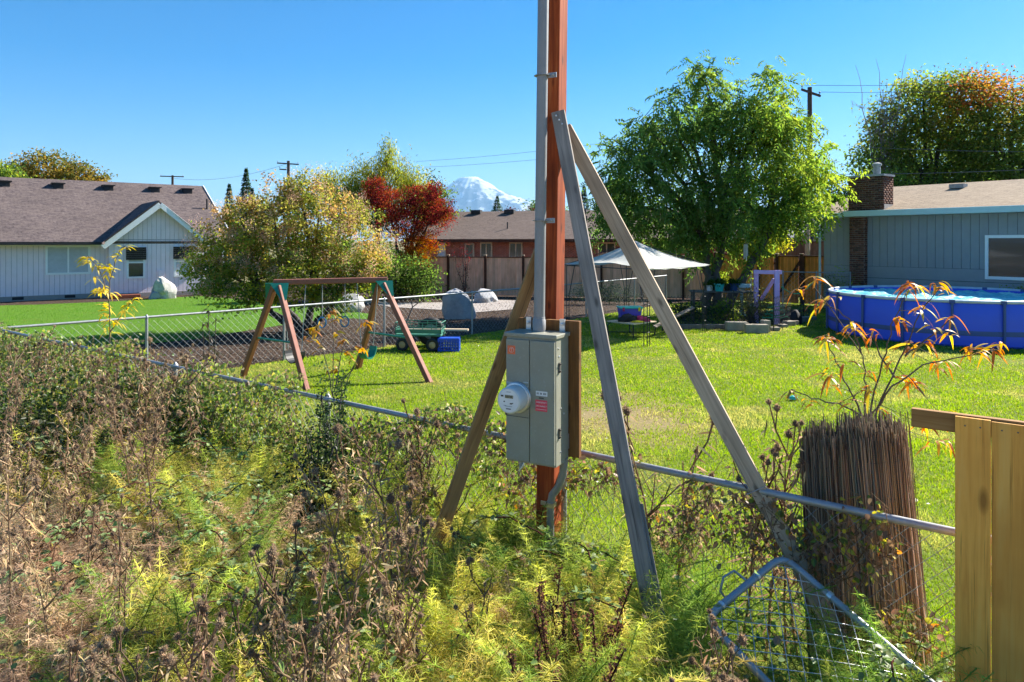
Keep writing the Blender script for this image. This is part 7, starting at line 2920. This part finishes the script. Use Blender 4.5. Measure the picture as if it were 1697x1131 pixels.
# rounded bramble mounds of the thicket at the left
MD = [('dark green bramble mound at the picture edge in front of the fence corner', 40, 600, 1.15, .9, 21), ('dark leafy mound in the hollow of the thicket', 160, 625, .95, .7, 22), ('leafy mound over the fence beside the yellow sapling', 235, 590, 1.15, .8, 23),
      ('yellowing leafy mound over the rail above the golden horsetail', 330, 622, 1.05, .6, 24), ('low dark mound under the dead stalks at the left edge', 60, 700, .7, .8, 25)]
for lab, px, py, top, wd, sd in MD:
    p = spot(px, py, top - .1)
    bushlet('bramble_mound', lab, p, [(0, 0, top * .5, wd, .55, top * .5), (wd * .6, .1, top * .35, wd * .6, .5, top * .35), (-wd * .6, 0, top * .4, wd * .6, .5, top * .38)], 2400, .05, .036, [(.05, .085, .022), (.075, .12, .03), (.035, .06, .018), (.20, .20, .04)] if sd != 25 else [(.03, .05, .016), (.05, .07, .025)], 'bush', 'bramble mounds of the thicket', .2, 40, 'leaf_big', sd, .10, 6)

# glossy dark shrub in front of the fence
p = Vector((-1.62, 5.85, .15))
bushlet('holly_shrub', 'dense dark green small-leaved shrub at the fence below the orange sapling', p, [(0, 0, .45, .34, .3, .42), (-.18, 0, .25, .3, .3, .28), (.2, 0, .35, .28, .3, .35), (.06, .05, .85, .20, .2, .3)], 3600, .034, .021, [(.028, .05, .018), (.045, .08, .025), (.02, .036, .014), (.10, .15, .05)], 'shrub', None, .05, 40, 'leaf_big', 31, .05, 8)
for (px, py, D, lab) in ((537, 610, 6.4, 'upright leafy shoot left of the orange sapling above the rail'), (565, 600, 6.3, 'upright leafy shoot beside the orange sapling stem')):
    q = at(px, py, D)
    bushlet('privet_shoot', lab, Vector((q.x, q.y, .3)), [(0, 0, (q.z - .3) * .62, .06, .06, (q.z - .3) * .42)], 330, .035, .02, [(.05, .09, .03), (.08, .13, .045), (.14, .18, .07)], 'plant', None, -.3, 5, 'leaf_big', int(px), .02, 5)


# ------------------------------------------------------------------ saplings with long leaves
def sapling(name, label, stems, clusters, L, W, pal, seed, D0, wts=None, stem_r=.006, jit=.12, droop=1.0, stem_col=None, oval=False):
    """stems: lists of picture points with depth; clusters: (px, py, n)"""
    r2 = np.random.default_rng(seed)
    b = at(*stems[0][0])
    base = Vector((b.x, b.y, 0))
    root = thing(name, label, 'sapling', base)
    mbp = MB()
    nodes = []
    for st in stems:
        pts = [at(*p) for p in st]
        fine = []
        for a, c in zip(pts[:-1], pts[1:]):
            for k in range(4):
                fine.append(a.lerp(c, k / 4) + Vector(r2.normal(0, .004, 3)))
        fine.append(pts[-1])
        nodes += fine
        m = len(fine)
        mbp.tube(fine, [stem_r * (1 - .75 * i / m) + .0012 for i in range(m)], 6)
    mbp.build('stem', stem_col or 'bark', root, smooth=True)
    Ps, Ds, Ls, Ws, Bs = [], [], [], [], []
    tw0, tw1 = [], []
    for (px, py, n) in clusters:
        n = int(n * 1.1)
        cpos = np.array(at(px, py, D0 + r2.normal(0, jit)))
        nd = min(nodes, key=lambda q: (q - Vector(cpos)).length)
        tw0.append(np.array(nd)); tw1.append(cpos)
        th = r2.random(n) * 6.28
        D = np.stack([np.cos(th), np.sin(th) * .8, r2.uniform(-.25, .55, n)], 1)
        l = L * r2.uniform(.6, 1.25, n)
        Ps.append(cpos + r2.normal(0, .016, (n, 3))); Ds.append(D); Ls.append(l); Ws.append(W * r2.uniform(.7, 1.2, n))
        Bs.append(np.stack([r2.normal(0, .015, n), r2.normal(0, .015, n), -l * r2.uniform(.5, 1.2, n) * droop], 1))
    P, D, l, w, B = [np.concatenate(a) for a in (Ps, Ds, Ls, Ws, Bs)]
    V, Q = ribbons(P, D, l, w, B, 5, 'leaf', side=unit(np.cross(D, np.array([0, 0, 1.]) + r2.normal(0, .4, D.shape))), rng=r2)
    c = pick_cols(len(P), pal, .2, r2, wts)
    o = np.array(base)
    np_mesh('leaves', V - o, Q, vcol(c, 12), 'leaf_big', root)
    V, Q = segs(np.array(tw0), np.array(tw1), .0022, .0014, 4)
    np_mesh('twigs', V - o, Q, None, 'bark', root)
    return root


Dp = 4.55
sapling('peach_sapling', 'young peach tree with drooping orange and yellow leaves above the reed rolls',
        [[(1436, 980, Dp), (1432, 700, Dp), (1436, 640, Dp), (1430, 590, Dp), (1400, 545, Dp), (1345, 470, Dp)], [(1440, 720, Dp), (1470, 640, Dp), (1500, 580, Dp + .1), (1525, 520, Dp + .1), (1560, 475, Dp + .1)], [(1438, 700, Dp), (1480, 640, Dp - .1), (1530, 605, Dp - .1), (1600, 590, Dp - .15), (1655, 580, Dp - .2)],
         [(1432, 690, Dp), (1410, 650, Dp), (1390, 610, Dp), (1372, 568, Dp)], [(1430, 690, Dp), (1390, 670, Dp - .1), (1345, 660, Dp - .1), (1312, 645, Dp - .1)], [(1440, 690, Dp), (1462, 600, Dp + .1), (1478, 540, Dp + .1), (1500, 490, Dp + .1)], [(1426, 585, Dp), (1410, 530, Dp), (1362, 500, Dp)], [(1480, 625, Dp), (1455, 580, Dp + .1), (1447, 555, Dp + .1)], [(1500, 590, Dp), (1540, 560, Dp), (1575, 530, Dp)]],
        [(1350, 460, 7), (1326, 478, 7), (1360, 500, 8), (1384, 495, 6), (1415, 540, 9), (1418, 548, 5), (1505, 472, 10), (1512, 480, 8), (1552, 470, 6), (1560, 480, 5), (1485, 530, 7), (1532, 505, 8), (1520, 515, 6), (1572, 555, 7), (1536, 565, 7), (1510, 570, 7), (1575, 530, 6), (1545, 545, 5), (1447, 555, 6), (1375, 562, 9), (1366, 560, 6),
         (1620, 582, 8), (1640, 580, 8), (1652, 572, 8), (1612, 576, 5), (1436, 645, 12), (1440, 620, 7), (1512, 632, 13), (1498, 628, 8), (1376, 622, 9), (1384, 640, 6), (1560, 597, 8), (1548, 603, 6), (1344, 668, 6), (1312, 650, 5), (1400, 668, 5), (1478, 600, 6), (1460, 680, 5), (1400, 600, 5), (1530, 705, 8), (1560, 690, 8), (1548, 735, 7), (1575, 735, 6)],
        .108, .018, [(.50, .17, .04), (.60, .32, .05), (.40, .14, .04), (.60, .45, .07), (.20, .15, .05)], 61, Dp, [.26, .26, .14, .2, .14], .0052)
sapling('yellow_sapling', 'slender sapling with clear yellow leaves above the thicket',
        [[(182, 640, 9.9), (182, 545, 9.9), (181, 500, 9.9), (182, 465, 9.9), (190, 440, 9.9), (198, 415, 9.9), (208, 408, 9.9)], [(181, 500, 9.9), (172, 465, 9.9), (160, 440, 9.9), (146, 425, 9.9)], [(183, 550, 9.9), (200, 525, 9.9), (215, 505, 9.9), (226, 492, 9.9)]],
        [(146, 428, 9), (150, 432, 8), (158, 440, 6), (165, 442, 8), (182, 445, 8), (176, 440, 6), (178, 458, 6), (155, 462, 5), (165, 480, 8), (174, 478, 8), (183, 485, 7), (162, 486, 5), (168, 505, 7), (178, 515, 6), (172, 522, 6), (180, 532, 7), (190, 535, 6), (207, 410, 8), (193, 420, 4), (192, 428, 4), (224, 495, 9), (216, 500, 6), (206, 515, 6), (178, 545, 6), (186, 550, 6), (214, 510, 5), (200, 530, 6)],
        .13, .032, [(.60, .42, .05), (.52, .36, .04), (.66, .50, .09), (.30, .28, .04)], 62, 9.9, [.4, .3, .2, .1], .008, .10, .8)
sapling('orange_sapling', 'thin sapling with scattered orange-yellow leaves behind the vine-covered rail',
        [[(553, 720, 6.7), (552, 650, 6.7), (552, 580, 6.7), (551, 515, 6.7)], [(553, 660, 6.7), (540, 600, 6.7), (530, 560, 6.7), (522, 545, 6.7)], [(554, 650, 6.7), (566, 590, 6.7), (575, 560, 6.7)], [(555, 655, 6.7), (590, 600, 6.7), (606, 545, 6.7)], [(556, 690, 6.7), (580, 620, 6.7), (600, 585, 6.7)]],
        [(551, 515, 6), (545, 525, 5), (560, 530, 5), (519, 545, 5), (510, 560, 5), (527, 545, 5), (520, 566, 5), (526, 576, 4), (530, 538, 4), (560, 555, 6), (566, 562, 5), (605, 538, 6), (610, 530, 3), (590, 578, 6), (600, 580, 6), (575, 588, 6), (580, 595, 5), (548, 612, 6), (558, 612, 5), (552, 596, 3), (573, 585, 4)],
        .062, .030, [(.55, .30, .04), (.50, .36, .05), (.40, .18, .04), (.28, .24, .05)], 63, 6.7, None, .005, .10, .9)
sapling('dry_weed_stalk', 'tall dark withered stalks at the wire fence left of the swing set',
        [[(346, 640, 10.5), (347, 570, 10.5), (345, 513, 10.5)], [(352, 640, 10.5), (356, 570, 10.5), (358, 525, 10.5)], [(340, 640, 10.6), (337, 575, 10.6), (335, 535, 10.6)], [(350, 640, 10.4), (362, 580, 10.4)]],
        [(345, 513, 9), (344, 518, 6), (346, 535, 6), (336, 540, 5), (337, 560, 5), (358, 530, 6), (357, 550, 5), (350, 575, 7), (345, 590, 8), (356, 592, 8), (338, 588, 5), (362, 582, 5), (349, 558, 5)],
        .10, .022, [(.06, .045, .03), (.09, .06, .04), (.05, .06, .025)], 64, 10.5, None, .008, .1, 1.0, 'bark_dark')
